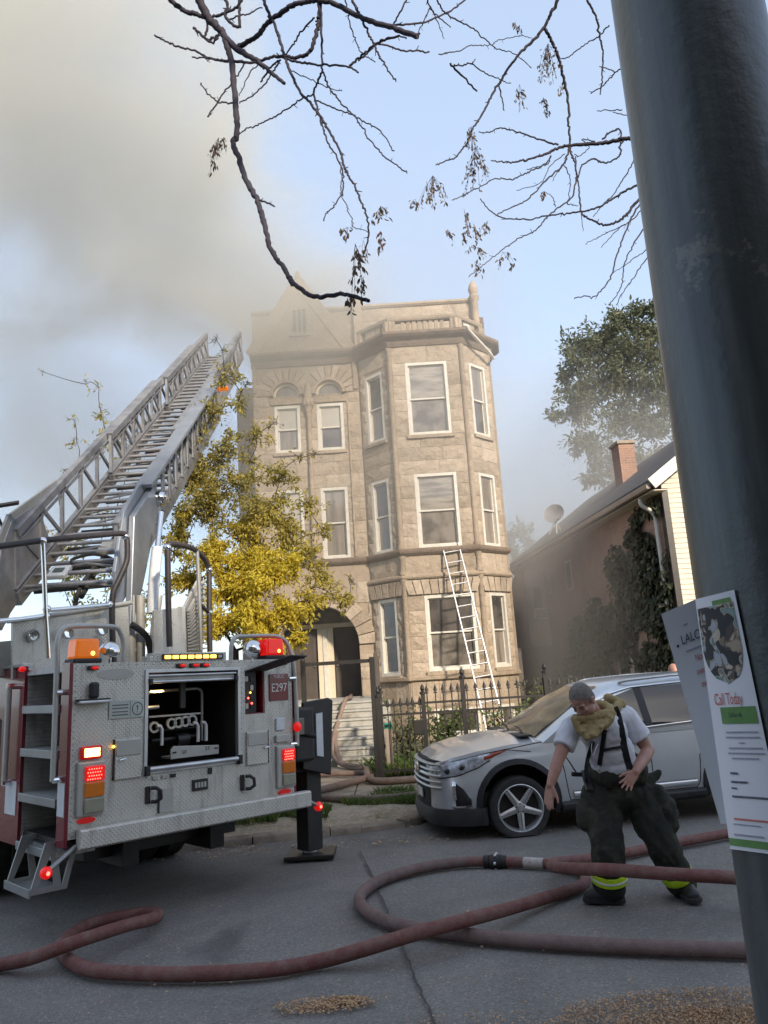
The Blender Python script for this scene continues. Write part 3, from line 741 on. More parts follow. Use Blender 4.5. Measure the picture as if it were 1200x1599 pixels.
# colonette between the two upper windows, with capital and leaf finial
cx = lx(-1.965)
b = MB(ML @ Matrix.Translation((cx, .1, 0))); b.lathe([(.085,5.0),(.085,5.1),(.06,5.15),(.06,9.02),(.075,9.05),(.07,9.1)], 14)
b.build('colonette', M['stone_trim'], gs, smooth=40)
b = MB(ML @ Matrix.Translation((cx, .1, 0))); b.lathe([(.07,9.1),(.1,9.2),(.13,9.34),(.17,9.46),(.17,9.52),(.11,9.56),(.12,9.7),(.09,9.85),(.04,10.02),(.005,10.1)], 10)
for k in range(8):
    a = k*pi/4; b.ell((.13*cos(a), .13*sin(a), 9.38), (.045,.045,.09), 8, 5)
b.build('capital', M['stone_trim'], gs, smooth=50)
for X in (-.9, -2.22+.18):
    pass
MB(ML).bx(lx(-.86), lx(-.82), -.01, .075, 4.92, 9.4).build('pilaster', M['stone_trim'], gs, bevel=.01)
MB(ML).bx(lx(-.66), lx(-.52), -.01, .1, 9.75, 10.6).build('bracket', M['stone_trim'], gs, bevel=.03)
MB(ML).bx(0, .1, -.01, .09, 9.8, 10.6).build('bracket', M['stone_trim'], gs, bevel=.03)
# ---- bay: three faces
BX = [(-.5,0), (.4,-.9), (2.4,-.9), (3.3,0)]
faces = []
for (p, q), kind in zip(zip(BX, BX[1:]), ('left','front','right')):
    Mx, L = face_frame(p[0], p[1], q[0], q[1])
    if kind == 'front': W = [(.42,1.58,8.0,10.1,'pane_half','pane_smoky'), (.46,1.6,4.9,6.92,'pane_half','pane_smoky'), (.5,1.8,1.72,3.66,'pane_dark','pane_smoky')]
    elif kind == 'left': W = [(.27,.97,8.0,10.0,'pane_dark','pane_grey'), (.27,.97,4.9,6.92,'pane_dark','pane_grey'), (.27,.97,1.66,3.66,'pane_dark','pane_dark')]
    else: W = [(.3,1.0,8.0,10.1,'pane_grey','pane_dark'), (.3,1.0,4.9,6.92,'pane_grey','pane_grey'), (.3,1.0,1.72,3.66,'pane_dark','pane_grey')]
    hs = [w[:4] for w in W]
    base_h = [(.55,1.7,.1,.78)] if kind == 'front' else ([(.35,.95,.1,.78)] if kind == 'right' else [])
    core(Mx, L, 0, 10.62, hs+base_h)
    courses(Mx, L, ZB, hs+[(0,L,4.1,4.23),(0,L,4.72,4.9)], .5, 1.1, .07, .07)
    for w in W:
        window(Mx, w[0], w[1], w[2], w[3], w[4], w[5], .5)
    for h in base_h:
        window(Mx, h[0], h[1], h[2], h[3], 'pane_dark', 'pane_dark', rail=False, sill=False, name='basement_window')
    # tooled base slabs
    u = .03
    while u < L-.1:
        w = min(srng.uniform(.3,.42), L-.03-u)
        blk = any(h[0]-.02 < u+w and h[1]+.02 > u for h in base_h)
        inst(srng.choice(SMOOTHS), 'stone', gs, Mx @ Matrix.Translation((u+.005, -.004, .84 if blk else .02)) @ Matrix.Diagonal((w-.01, .03, (1.5-.84) if blk else 1.48, 1)))
        u += w
# flat arches over the first floor bay windows
for (p, q) in zip(BX, BX[1:]):
    Mx, L = face_frame(p[0], p[1], q[0], q[1])
    n = 9 if L > 1.5 else 5
    for k in range(n):
        c = (k+.5)/n-.5; u = L/2+c*L*.9; w = L*.9/n/2-.008; sl = c*.25
        MB(Mx).prism([(u-w,3.69),(u+w,3.69),(u+w+sl+.01,4.07),(u-w+sl-.01,4.07)], .075, .045, lambda a, z, d: Vector((a, d, z))).build('voussoir', M['stone'], gs, bevel=.01)
# round shafts at the bay corners
for (x, y) in BX[1:3]:
    b = MB(Matrix.Translation((x, y, 0)))
    for (a, c) in ((1.6,4.1),(4.22,4.72),(4.9,10.55)):
        b.lathe([(.1,a),(.1,a+.08),(.075,a+.12),(.075,c-.1),(.095,c-.06),(.095,c)], 12)
    b.build('corner_shaft', M['stone_trim'], gs, smooth=40)
MB().bx(XR-.13, XR+.03, -.06, .3, 1.6, 10.6).build('quoin_strip', M['stone_trim'], gs, bevel=.015)
# right and rear walls, roof, rear wing
MB().bx(XL, XL+.3, .3, 16, 0, 11.9).bx(XR-.3, XR, .3, 16, 0, 11.9).bx(XL+.3, XR-.3, 15.7, 16, 0, 11.9).build('wall', M['brick_brown'], gs)
MB().bx(XL+.3, XR-.3, .3, 15.7, 11.2, 11.4).build('roof', M['black_paint'], gs)
MB().bx(-4.6, XL-.02, 3, 14, 0, 11.2).build('rear_wing', pm('hazed_brick', (.3,.25,.21), (.24,.2,.17), scale=2, rough=.9), gs)  # brown brick lightened, its colour carries the smoke haze
MB(ML).bx(0, LL, -1.6, -.46, .9, 1.13).build('porch_floor', M['step_concrete'], gs)
# ---- mouldings
ALL = [(XL-.02, 0)]+BX
base_path = [(-.5,0)]+BX[1:]
mould(BX, [(-.05,1.5),(.06,1.5),(.1,1.53),(.1,1.6),(.05,1.64),(-.05,1.64)], 'sill_course', M['stone_trim'])
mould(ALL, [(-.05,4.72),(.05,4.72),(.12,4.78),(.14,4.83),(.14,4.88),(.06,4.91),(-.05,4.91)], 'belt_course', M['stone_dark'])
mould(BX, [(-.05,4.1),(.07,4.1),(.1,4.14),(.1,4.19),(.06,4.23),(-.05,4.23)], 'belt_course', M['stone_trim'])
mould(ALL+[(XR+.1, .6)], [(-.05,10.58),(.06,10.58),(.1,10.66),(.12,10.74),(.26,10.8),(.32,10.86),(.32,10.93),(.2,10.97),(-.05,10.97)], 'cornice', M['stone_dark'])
# ---- parapet, gable, balustrade
PW = MB(); PW.bx(XL+.02, 3.12, .06, .32, 10.9, 12.28); PW.build('parapet', M['mortar'], gs)
Mp, Lp = face_frame(XL+.02, .06, 3.12, .06)
courses(Mp, Lp, [10.98, 11.4, 11.85, 12.26], [(1.0-.02-.9, 2.76, 10.9, 12.3)], .6, 1.2)
mould([(XL, .06), (3.14, .06)], [(-.3,12.26),(.05,12.26),(.1,12.31),(.1,12.37),(-.3,12.37)], 'coping', M['stone_trim'])
fz = lambda u, z, d: Vector((u, -d, z))
GA = (-2.12, 13.08); GL, GR = -3.46, -.78; G0 = 10.97
slots = [-2.26, -2.12, -1.98]
b = MB()
# gable wall built round its three slots
segs = [(GL, -2.31)]; 
def gz(u): return G0+(GA[1]-G0)*(1-abs(u-GA[0])/((GA[0]-GL) if u < GA[0] else (GR-GA[0])))
edges = [GL, -2.31, -2.21, -2.17, -2.07, -2.03, -1.93, GR]
for i, (a, c) in enumerate(zip(edges, edges[1:])):
    if i in (1, 3, 5):
        b.prism([(a,G0),(c,G0),(c,11.55),(a,11.55)], .12, -.1, fz)
        top = [(a,12.3),(c,12.3),(c,gz(c)),(a,gz(a))]
        if a < GA[0] < c: top = [(a,12.3),(c,12.3),(c,gz(c)),GA,(a,gz(a))]
        b.prism(top, .12, -.1, fz)
    else:
        b.prism([(a,G0),(c,G0),(c,max(gz(c),G0+.001)),(a,max(gz(a),G0+.001))], .12, -.1, fz)
b.build('gable', M['stone'], gs)
MB().bx(-2.33, -1.91, -.0, .05, 11.5, 12.35).build('slot_backing', M['dark'], gs)
MB().bx(-2.42, -1.82, -.2, -.1, 11.45, 11.56).build('sill', M['stone_trim'], gs, bevel=.01)
for a in (-2.19, -2.05):
    MB().bx(a-.017, a+.017, -.17, -.121, 11.56, 12.32).build('mullion', M['stone_trim'], gs)
for (p, q) in (((GL-.1, G0), (GA[0], GA[1]+.12)), ((GR+.1, G0), (GA[0], GA[1]+.12))):
    MB().bar((p[0], -.08, p[1]), (q[0], -.08, q[1]), .34, .14, up=(0,-1,0)).build('rake_moulding', M['stone_trim'], gs, bevel=.02)
b = MB(Matrix.Translation((GA[0], -.08, GA[1]))); b.lathe([(.13,0),(.13,.12),(.08,.18),(.11,.26),(.07,.38),(.005,.52)], 10); b.build('finial', M['stone_trim'], gs, smooth=50)
def pier(x, y, z0, z1, w, top):
    b = MB(); b.bx(x-w, x+w, y-w, y+w, z0, z1); b.bx(x-w*1.25, x+w*1.25, y-w*1.25, y+w*1.25, z1, z1+.08)
    if top: b.M = Matrix.Translation((x, y, z1+.08)); b.lathe([(w*1.1,0),(w*.7,.06),(w*1.15,.2),(w*.85,.36),(.005,.52)], 12)
    b.build('parapet_pier', M['stone_trim'], gs, bevel=.015)
pier(-.42, -.03, 10.97, 12.5, .12, False)
b = MB(Matrix.Translation((3.02, -.06, 0))); b.lathe([(.15,10.97),(.15,11.1),(.11,11.18),(.11,12.25),(.15,12.3),(.15,12.4),(.1,12.44),(.15,12.6),(.11,12.76),(.005,12.92)], 12)
b.build('parapet_pier', M['stone_trim'], gs, smooth=45)
# balustrade over the bay
BI = [(-.42,-.05), (.47,-.82), (2.33,-.82), (3.1,-.06)]
mould(BI, [(-.09,10.97),(.09,10.97),(.09,11.06),(-.09,11.06)], 'balustrade_base', M['stone_trim'])
mould(BI, [(-.1,11.36),(.1,11.36),(.12,11.4),(.12,11.47),(-.1,11.47)], 'balustrade_rail', M['stone_trim'])
for (p, q) in zip(BI, BI[1:]):
    Mx, L = face_frame(p[0], p[1], q[0], q[1]); front = L > 1.5
    MB(Mx).bx(-.13, .16, -.1, .11, 11.055, 11.365).build('balustrade_pier', M['stone_trim'], gs, bevel=.01)
    MB(Mx).bx(L-.16, L+.1, -.1, .105, 11.056, 11.364).build('balustrade_pier', M['stone_trim'], gs, bevel=.01)
    n = 8 if front else 5
    for k in range(n):
        u = .3+(L-.6)*(k+.5)/n
        if front and k in (0,): pass
        MB(Mx).bx(u-.055, u+.055, -.05, .05, 11.062, 11.358).build('baluster', M['stone_trim'], gs, bevel=.012)
# white gutter pipe at the right end of the cornice
MB().tube(bez([(2.5,-1.2,10.98),(2.62,-1.18,10.95),(2.68,-1.1,10.84),(3.25,-.5,10.45),(3.36,-.3,10.36),(3.42,-.15,10.4)], 6), .045, 8).build('drain_pipe', M['white'], gs, smooth=60)
# ---- porch: recessed doors, cream centre post, soffit
pY = 1.15
MB().bx(AX-AR-.3, AX+AR+.3, pY, pY+.1, 1.1, 3.9).build('porch_wall', M['brick_brown'], gs)
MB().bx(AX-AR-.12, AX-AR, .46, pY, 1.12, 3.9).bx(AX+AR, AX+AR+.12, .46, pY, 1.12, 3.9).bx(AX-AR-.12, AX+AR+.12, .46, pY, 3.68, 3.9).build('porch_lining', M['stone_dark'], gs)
for (x0, x1, mt, hx) in ((-2.98,-2.12,'door_brown',-2.2), (-1.63,-.9,'door_brown',-1.55)):
    b = MB(); b.bx(x0, x1, pY-.06, pY-.004, 1.135, 3.05)
    d = b.build('front_door', M[mt], gs, bevel=.004)
    bb = MB()
    for (z0, z1) in ((1.3,1.75),(1.85,2.85)):
        bb.ringp([(x0+.1,z0),(x1-.1,z0),(x1-.1,z1),(x0+.1,z1)], [(x0+.14,z0+.04),(x1-.14,z0+.04),(x1-.14,z1-.04),(x0+.14,z1-.04)], .06-pY+.012, .06-pY-.002, fz)
    bb.build('panel', M[mt], d)
    MB().ell((hx, pY-.1, 2.05), .03, 8, 6).build('knob', M['chrome'], d, smooth=60)
MB().bx(-2.1, -1.65, pY-.16, pY-.004, 1.135, 3.1).build('door_post', M['cream'], gs, bevel=.01)
MB().bx(-3.05, -.89, pY-.14, pY-.002, 3.1, 3.22).build('transom_bar', M['cream'], gs, bevel=.01)
MB().bx(-3.0, -.92, pY-.03, pY-.006, 3.22, 3.66).build('transom_pane', M['pane_dark'], gs)
MB().bx(-1.95, -1.82, pY-.19, pY-.15, 1.14, 3.08).build('door_post_trim', M['white'], gs, bevel=.008)
# timber rail at the head of the stair
rl = empty('porch_railing', (-.42, 20.0, 1.27), 'weathered timber railing at the head of the front stair', 'railing')
MB().bx(-.05,.05,-.05,.05,0,1.0).build('post', M['door_brown'], rl, bevel=.008); MB().bx(-.05,.05,-1.35,-1.25,0,1.05).build('post', M['door_brown'], rl, bevel=.008)
MB().bx(-.04,.04,-1.3,0,.82,.9).build('rail', M['door_brown'], rl, bevel=.008); MB().bx(-.03,.03,-1.3,0,.4,.47).build('rail', M['door_brown'], rl, bevel=.008)
# ================================================================== LADDER FIRE ENGINE
M['plate'] = plate_mat('diamond_plate', (.7,.67,.6), 40, .4, .42)
M['plate_side'] = plate_mat('diamond_plate_side', (.64,.62,.57), 40, .4, .4, 'YZ')
M['plate_shade'] = plate_mat('recess_shade_plate', (.3,.29,.27), 40, .4, .55); M['plate_top'] = plate_mat('diamond_plate_top', (.6,.6,.58), 40, .45, .4, 'XY')  # plate_shade: darker plate colour painting the shade inside the step recess
M['grey_enamel'] = pm('grey_enamel', (.5,.49,.45), (.42,.41,.38), scale=5, rough=.4, metal=.2)
M['handrail_black'] = pm('knurled_rubber_rail', (.025,.025,.03), (.05,.035,.03), scale=20, rough=.5)
M['grey_panel'] = pm('grey_panel', (.46,.45,.42), (.4,.39,.36), scale=3, rough=.45, metal=.3)
M['lens_red'] = pm('red_lens', (.5,.02,.02), (.4,.015,.015), scale=30, rough=.15, emit=(1,.02,.015), es=.05)
M['lens_red_lit'] = pm('red_lens_lit', (.45,.012,.012), (.32,.01,.01), scale=60, rough=.2, emit=(1,.012,.008), es=.16)
M['lens_dot_lit'] = pm('red_led_lit', (1,.1,.1), rough=.2, emit=(1,.06,.04), es=3)
M['lens_amber'] = pm('amber_lens', (.36,.1,.012), (.28,.075,.01), scale=20, rough=.2, emit=(1,.3,.02), es=.03)
M['beacon_amber'] = pm('beacon_amber', (.5,.12,.01), (.38,.075,.008), scale=9, rough=.12, emit=(1,.22,.01), es=.12)
M['lens_white'] = pm('pale_lens', (.34,.33,.24), (.28,.27,.2), scale=20, rough=.25)
M['lamp_lit'] = pm('amber_led_lit', (1,.6,.15), rough=.3, emit=(1,.45,.06), es=1.7)
M['lamp_white_lit'] = pm('warm_led_lit', (1,.8,.4), rough=.3, emit=(1,.6,.2), es=3)
M['sign_pale'] = pm('pale_sign', (.5,.54,.48), rough=.5)
M['print_dark'] = pm('dark_print', (.1,.12,.11), rough=.6)
M['print_white'] = pm('white_print', (.8,.78,.75), rough=.5)
M['reflect_white'] = pm('white_reflector', (.72,.74,.76), (.62,.65,.68), scale=12, rough=.3)
M['tyre'] = M['rubber']

TP = Vector((-2.6036, 6.3003, .7428)); yaw, tilt = .7823, .0162
_d = Vector((cos(yaw)*cos(tilt), sin(yaw)*cos(tilt), -sin(tilt))); _up = Vector((cos(yaw)*sin(tilt), sin(yaw)*sin(tilt), cos(tilt))); _in = -_d.cross(_up)
TM = Matrix((_d, _in, _up)).transposed().to_4x4(); TM.translation = TP
truck = empty('fire_engine', M=TM, label='red and diamond plate ladder fire engine seen from the rear with its lights lit', cat='fire engine')
fz2 = lambda u, z, d: Vector((u, -d, z))
W = 2.2; HT = 1.345
def rect(a, c, e, g): return [(a,e),(c,e),(c,g),(a,g)]
def tb(name, mat, *boxes, bevel=.004, parent=None, **k):
    b = MB()
    for q in boxes: b.bx(*q)
    return b.build(name, mat, parent or truck, bevel=bevel, **k)
# rear wall with the reel opening and the panel box cut out
OP = (.64, 1.57, .43, 1.26); BXR = (1.645, 1.872, .835, 1.245)
b = MB()
us = [0, OP[0], OP[1], BXR[0], BXR[1], W]; zs = [0, OP[2], BXR[2], BXR[3], OP[3], HT]
for a, c in zip(us, us[1:]):
    run = None
    for e, g in zip(zs, zs[1:]):
        hole = (a >= OP[0]-1e-6 and c <= OP[1]+1e-6 and e >= OP[2]-1e-6 and g <= OP[3]+1e-6) or (a >= BXR[0]-1e-6 and c <= BXR[1]+1e-6 and e >= BXR[2]-1e-6 and g <= BXR[3]+1e-6)
        if not hole: run = (run[0], g) if run else (e, g)
        if run and (hole or g == zs[-1]): b.bx(a, c, 0, .03, run[0], run[1]); run = None
b.build('rear_panel', M['plate'], truck)
# body behind: right and left walls, floor, top
tb('body_side', M['red'], (W, W+.03, .0, 5.5, -.02, HT), bevel=.006)
tb('body_side', M['red'], (-.03, 0, -.004, .16, -.06, HT+.01), bevel=.006)                     # red corner strip, left
b = MB(); b.prism([(.98,-.14),(1.42,-.14),(1.5,.3),(1.5,.9),(1.62,.93),(3.0,.93),(3.08,.3),(3.08,-.1),(5.5,-.1),(5.5,HT+.02),(.98,HT+.02)], -.03, 0.0, lambda y, z, d: Vector((d, y, z)))
b.build('body_side', M['red'], truck)
tb('wheel_well', M['dark'], (0.001, .5, 1.42, 3.06, -.1, .94), bevel=0)
tb('side_trim', M['aluminium'], (-.05, .02, .98, 5.5, HT+.021, HT+.05))
tb('body_top', M['plate_top'], (0, W, .031, 5.5, HT-.06, HT-.01), bevel=0)
tb('body_floor', M['black_paint'], (0.02, W-.02, .031, 5.4, -.06, -.02), bevel=0)
tb('front_bulkhead', M['red'], (0, W, 5.5, 5.56, -.05, HT), bevel=0)
tb('chassis_rail', M['black_paint'], (.6, .75, .3, 6.5, -.35, -.061), (1.45, 1.6, .3, 6.5, -.35, -.061), (.6, 1.6, 2.2, 2.4, -.42, -.2), (.3,1.9,2.2,2.4,-.3,-.15))
tb('fuel_box', M['black_paint'], (.35,1.85,.5,1.2,-.28,-.061))
# step recess in the left flank
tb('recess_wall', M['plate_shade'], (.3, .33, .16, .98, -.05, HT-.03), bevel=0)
tb('recess_side', M['plate_side'], (.0, .419, .975, 1.0, -.12, HT-.011), bevel=0)
tb('recess_side', M['plate_side'], (.0, .419, .14, .16, -.04, HT-.06), bevel=0)
tb('recess_cap', M['plate_top'], (-.01, .419, .161, .974, HT-.06, HT-.03), bevel=0)
for z in (1.02, .66, .29, -.1):
    s = tb('step', M['plate_top'], (-.02, .3, .17, .97, z-.045, z), bevel=.004)
    MB().bx(-.045, -.021, .165, .972, z-.065, z+.005).build('nosing', M['silver_paint'], s, bevel=.006)
tb('reflector', M['reflect_white'], (-.036, -.0305, .01, .14, .17, .42), bevel=0)
tb('reflector', M['reflect_white'], (-.037, -.0305, 1.04, 1.3, .1, .38), bevel=0)
# rivet heads along the panel edges
b = MB(); rng = random.Random(2)
for k in range(30):
    for (x, z) in ((.02, .04+k*.045), (W-.02, .04+k*.045), (.03+k*.0735, HT-.02), (.03+k*.0735, .02)): b.ell((x, -.001, z), (.006,.004,.006), 6, 4)
for k in range(18):
    for (x, z) in ((OP[0]-.035, OP[2]+k*.047), (OP[1]+.035, OP[2]+k*.047)): b.ell((x, -.001, z), (.005,.004,.005), 6, 4)
b.build('rivets', M['silver_paint'], truck, kind='stuff')
# bumper
b = MB(); b.prism([(-.05,.0),(-.05,-.125),(-.02,-.14),(.04,-.14),(.04,.012),(-.035,.012)], .06, 2.33, lambda y, z, d: Vector((d, y-.055, z+.06)))
bp_ = b.build('bumper', M['plate'], truck, bevel=.004)
# roll-up opening: interior box, rollers, reel gear
b = MB(); x0, x1, z0, z1 = OP
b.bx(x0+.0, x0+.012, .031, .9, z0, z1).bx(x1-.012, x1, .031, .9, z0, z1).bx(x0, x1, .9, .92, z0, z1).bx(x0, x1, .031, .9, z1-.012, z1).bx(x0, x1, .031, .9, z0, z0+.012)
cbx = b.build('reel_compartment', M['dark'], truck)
fr = MB(); fr.ringp(rect(x0-.02,x1+.02,z0-.02,z1+.02), rect(x0+.012,x1-.012,z0+.014,z1-.01), .012, -.04, fz2)
fr.build('compartment_frame', M['aluminium'], truck, bevel=.003)
rs = tb('roller_shutter', M['grey_enamel'], (x0+.03, x1-.03, .02, .06, z1-.095, z1-.03))
for z in (z1-.035, z1-.088): MB().cyl((x0+.02,.012,z),(x1-.02,.012,z),.014,n=10).build('roller', M['aluminium'], rs, smooth=50)
MB().cyl((x0+.02,-.02,z0+.02),(x1-.01,-.02,z0+.02),.022,n=12).build('sill_roller', M['aluminium'], truck, smooth=50)
for x in (x0+.005, x1-.005): tb('roller_bracket', M['black_paint'], (x-.02, x+.02, -.045, .0, z0-.03, z0+.05))
for x in (x0+.03, x1-.03): tb('roller_bracket', M['black_paint'], (x-.015, x+.015, -.03, .0, z1-.11, z1-.06))
MB().bx(1.08, 1.13, .2, .24, z1-.33, z1-.09).build('hanger', M['black_paint'], cbx)
MB().lathe([(.001,.0),(.05,.0),(.062,-.012),(.03,-.02),(.001,-.02)], 14, Matrix.Translation((.8,.12,z1-.16))).build('compartment_lamp', M['lamp_white_lit'], cbx, smooth=50)
# reel frame
P0 = [(.785,.3,.62),(.785,.3,1.04),(.8,.3,1.075),(.835,.3,1.09),(1.31,.3,1.1),(1.345,.3,1.085),(1.36,.3,1.05),(1.36,.3,.62)]
MB().tube(P0, .014, 8).build('reel_frame', M['grey_enamel'], cbx, smooth=50)
MB().cyl((.71,.2,.5),(.71,.2,1.0),.014,n=8).cyl((.68,.2,.95),(.86,.2,.955),.016,n=8).build('guide_post', M['aluminium'], cbx, smooth=50)
b = MB()
holes = [(.83,.78),(1.0,.8),(1.07,.805),(1.14,.81),(1.21,.815)]
b.bx(.78, 1.3, .22, .235, .865, .88)
for (hx, hz) in holes:
    o = [(hx+.05*cos(k*pi/8), hz+.05*sin(k*pi/8)) for k in range(16)]; i_ = [(hx+.031*cos(k*pi/8), hz+.031*sin(k*pi/8)) for k in range(16)]
    b.ringp(o, i_, -.21, -.235, fz2)
b.build('roller_plate', M['grey_enamel'], cbx, smooth=40)
for hx in (.895, 1.26, 1.345):
    b = MB(); b.tube([(hx-.05,.2,.79),(hx-.015,.2,.785),(hx,.2,.76),(hx,.2,.62)], .016, 8); b.build('crank_arm', M['reflect_white'], cbx, smooth=50)
MB().cyl((.84,.3,.66),(1.32,.3,.67),.02,n=10).cyl((.84,.3,.74),(1.32,.3,.745),.012,n=8).cyl((1.08,.28,.65),(1.2,.28,.655),.055,n=16).build('reel_axle', M['black_paint'], cbx, smooth=40)
b = MB(); b.prism([(.93,.5),(1.42,.5),(1.42,.58),(.96,.61),(.93,.58)], -.1, -.12, fz2); b.bx(.94, 1.41, .12, .3, .5, .52)
rp = b.build('reel_tray', M['grey_enamel'], cbx, bevel=.004)
for hx in (.955, .975, 1.38, 1.4):
    MB().cyl((hx,.094,.555),(hx,.1,.555),.008,n=8).build('bolt', M['dark'], rp)
def text(body, size, loc, mat, parent, name='lettering', rotx=pi/2, ext=.001, align='CENTER', sx=1.0, rot=None):
    cu = bpy.data.curves.new(name, 'FONT'); cu.body = body; cu.size = size; cu.align_x = align; cu.align_y = 'CENTER'; cu.extrude = ext
    o = bpy.data.objects.new('t', cu); COL.objects.link(o)
    dg = bpy.context.evaluated_depsgraph_get(); me = bpy.data.meshes.new_from_object(o.evaluated_get(dg)); bpy.data.objects.remove(o)
    me.materials.clear(); me.materials.append(mat)
    o = bpy.data.objects.new(name, me); COL.objects.link(o); o.parent = parent
    o.matrix_local = Matrix.Translation(loc) @ (rot if rot is not None else Matrix.Rotation(rotx, 4, 'X')) @ Matrix.Diagonal((sx, 1, 1, 1))
    return o
text('50', .05, (1.06,.098,.55), M['print_dark'], cbx); text('51', .05, (1.3,.098,.56), M['print_dark'], cbx)
# panel box with lift-up flap
x0, x1, z0, z1 = BXR
b = MB(); b.bx(x0,x0+.01,.03,.3,z0,z1).bx(x1-.01,x1,.03,.3,z0,z1).bx(x0,x1,.3,.31,z0,z1).bx(x0,x1,.03,.3,z1-.01,z1).bx(x0,x1,.03,.3,z0,z0+.01)
pb = b.build('control_box', M['red'], truck)
b = MB(); b.bx(x0+.012, x0+.16, .05, .29, z0+.012, z1-.012); pn = b.build('control_panel', M['black_plastic'], pb)
for k in range(4):
    for j in range(2): MB().bx(x0+.03+.06*j, x0+.065+.06*j, .04, .049, z0+.05+.085*k, z0+.1+.085*k).build('switch', M['grey_enamel'] if (k+j) % 3 == 0 else M['black_paint'], pb, bevel=.003)
for (a, c, mt) in ((.06,.15,'lens_dot_lit'),(.1,.1,'lens_dot_lit'),(.085,.2,'lamp_lit')): MB().ell((x0+a,.035,z0+c), .009, 8, 6).build('pilot_lamp', M[mt], pb)
fl = MB(); fl.prism([(x0-.005,z1-.005),(x1+.02,z1+.01),(x1+.06,z1+.05),(x0-.005,z1+.012)], .0, .0001, fz2)
b = MB(); p0, p1 = Vector((x0-.01, -.005, z1-.005)), Vector((x1+.02, -.005, z1)); out = Vector((.36, -.3, .14))*.95
q = [p0, p1, p1+out*.9, p0+out]; nn = (q[1]-q[0]).cross(q[3]-q[0]).normalized()*.014
b.add([v for v in q]+[v+nn for v in q], [(0,1,2,3),(7,6,5,4),(0,4,5,1),(1,5,6,2),(2,6,7,3),(3,7,4,0)])
b.build('lift_up_flap', M['black_paint'], truck, bevel=.003)
# number plate
npl = tb('number_plate', M['red'], (1.92, 2.15, -.012, -.003, .945, 1.2), bevel=.006)
text('E297', .115, (2.035,-.0135,1.065), M['print_white'], npl, sx=.83, ext=.0015)
text('PUBLIC', .045, (2.035,-.0135,1.175), M['print_white'], npl, sx=.9)
# signs, brackets, small doors
sg = tb('warning_sign', M['sign_pale'], (.303,.615,-.01,-.002,.885,1.03), bevel=.002)
b = MB()
for z in (.99,.965,.935,.91): b.bx(.33,.47,-.0115,-.0101,z,z+.008)
b.bx(.488,.491,-.0115,-.0101,.89,1.026)
o = [(.553+.05*cos(k*pi/12), .957+.055*sin(k*pi/12)) for k in range(24)]; i_ = [(.553+.042*cos(k*pi/12), .957+.047*sin(k*pi/12)) for k in range(24)]
b.ringp(o, i_, .0101, .0115, fz2); b.bx(.549,.557,-.0115,-.0101,.945,.985); b.bx(.54,.566,-.0115,-.0101,.972,.977); b.bx(.549,.557,-.0115,-.0101,.925,.935)
b.build('printed_lines', M['print_dark'], sg)
def hatch(x0, x1, z0, z1, left):
    d = tb('hatch_door', M['plate'], (x0, x1, -.022, -.002, z0, z1), bevel=.006)
    MB().bx(x0+.008, x1-.008, -.03, -.0221, z1-(z1-z0)*.42, z1-.012).build('hatch_plate', M['grey_panel'], d, bevel=.004)
    MB().bx(x0-.012 if left else x1, x0 if left else x1+.012, -.018, -.002, z0, z1).build('hinge', M['black_paint'], d)
    hx = x0+.03 if left else x1-.05; MB().tube([(hx,-.03,z1-(z1-z0)*.52),(hx,-.045,z1-(z1-z0)*.52),(hx+.05,-.045,z1-(z1-z0)*.5)], .007, 6).build('latch', M['chrome'], d)
hatch(.36,.595,.4,.72,True); hatch(1.648,1.885,.375,.675,False)
MB().ell((.345,-.02,.665), .012, 8, 6).build('pilot_lamp', M['lamp_lit'], truck)
tb('camera_bracket', M['black_plastic'], (.125,.2,-.06,-.002,1.06,1.19), bevel=.02)
tb('bracket_shelf', M['aluminium'], (.03,.29,-.07,-.002,1.02,1.045), bevel=.008)
tb('bracket_arm', M['black_paint'], (.02,.3,-.045,-.002,1.046,1.058), bevel=.003)
b = MB(); o = [(.36+.16*cos(k*pi/12), 1.25+.045*sin(k*pi/12)) for k in range(24)]; b.prism(o, .0, .004, fz2); b.build('blanking_plate', M['grey_panel'], truck)
def ring_hook(x, z):
    h = tb('hook_plate', M['black_paint'], (x-.06, x-.02, -.02, -.002, z-.07, z+.07), bevel=.004)
    MB().tube([(x-.02,-.03,z+.055),(x+.01,-.06,z+.055),(x+.04,-.08,z+.03),(x+.045,-.08,z-.03),(x+.01,-.06,z-.055),(x-.02,-.03,z-.055)], .016, 8).build('tow_ring', M['black_paint'], h, smooth=60)
ring_hook(.7,.245); ring_hook(1.64,.23)
tb('grey_cover', M['grey_enamel'], (.77,.9,-.008,-.002,.085,.28), bevel=.003)
tb('cover_hinge', M['black_paint'], (.755,.769,-.012,-.002,.085,.27), bevel=.002)
vp = tb('vent_frame', M['black_paint'], (1.08,1.235,-.015,-.002,.22,.315), bevel=.004)
for k in range(4): MB().bx(1.105+.03*k,1.125+.03*k,-.018,-.0151,.245,.29).build('louvre', M['grey_enamel'], vp)
for x in (.7,.79,.87): tb('small_latch', M['grey_enamel'] if x < .85 else M['black_paint'], (x,x+.05,-.012,-.002,.36,.39), bevel=.003)
tb('small_latch', M['black_paint'], (1.24,1.28,-.012,-.002,.345,.4), bevel=.003)
tb('vent_cap', M['reflect_white'], (1.99,2.09,-.02,-.002,.66,.78), bevel=.012)
tb('grey_fixture', M['grey_enamel'], (1.98,2.15,-.03,-.002,.55,.62), bevel=.006)
for (x, z) in ((.14,.125),(2.08,.09)):
    b = MB(); o = [(x+.075*cos(k*pi/8), z+.022*sin(k*pi/8)) for k in range(16)]; b.prism(o, .002, .014, fz2); b.build('reflector', M['lens_red'], truck)
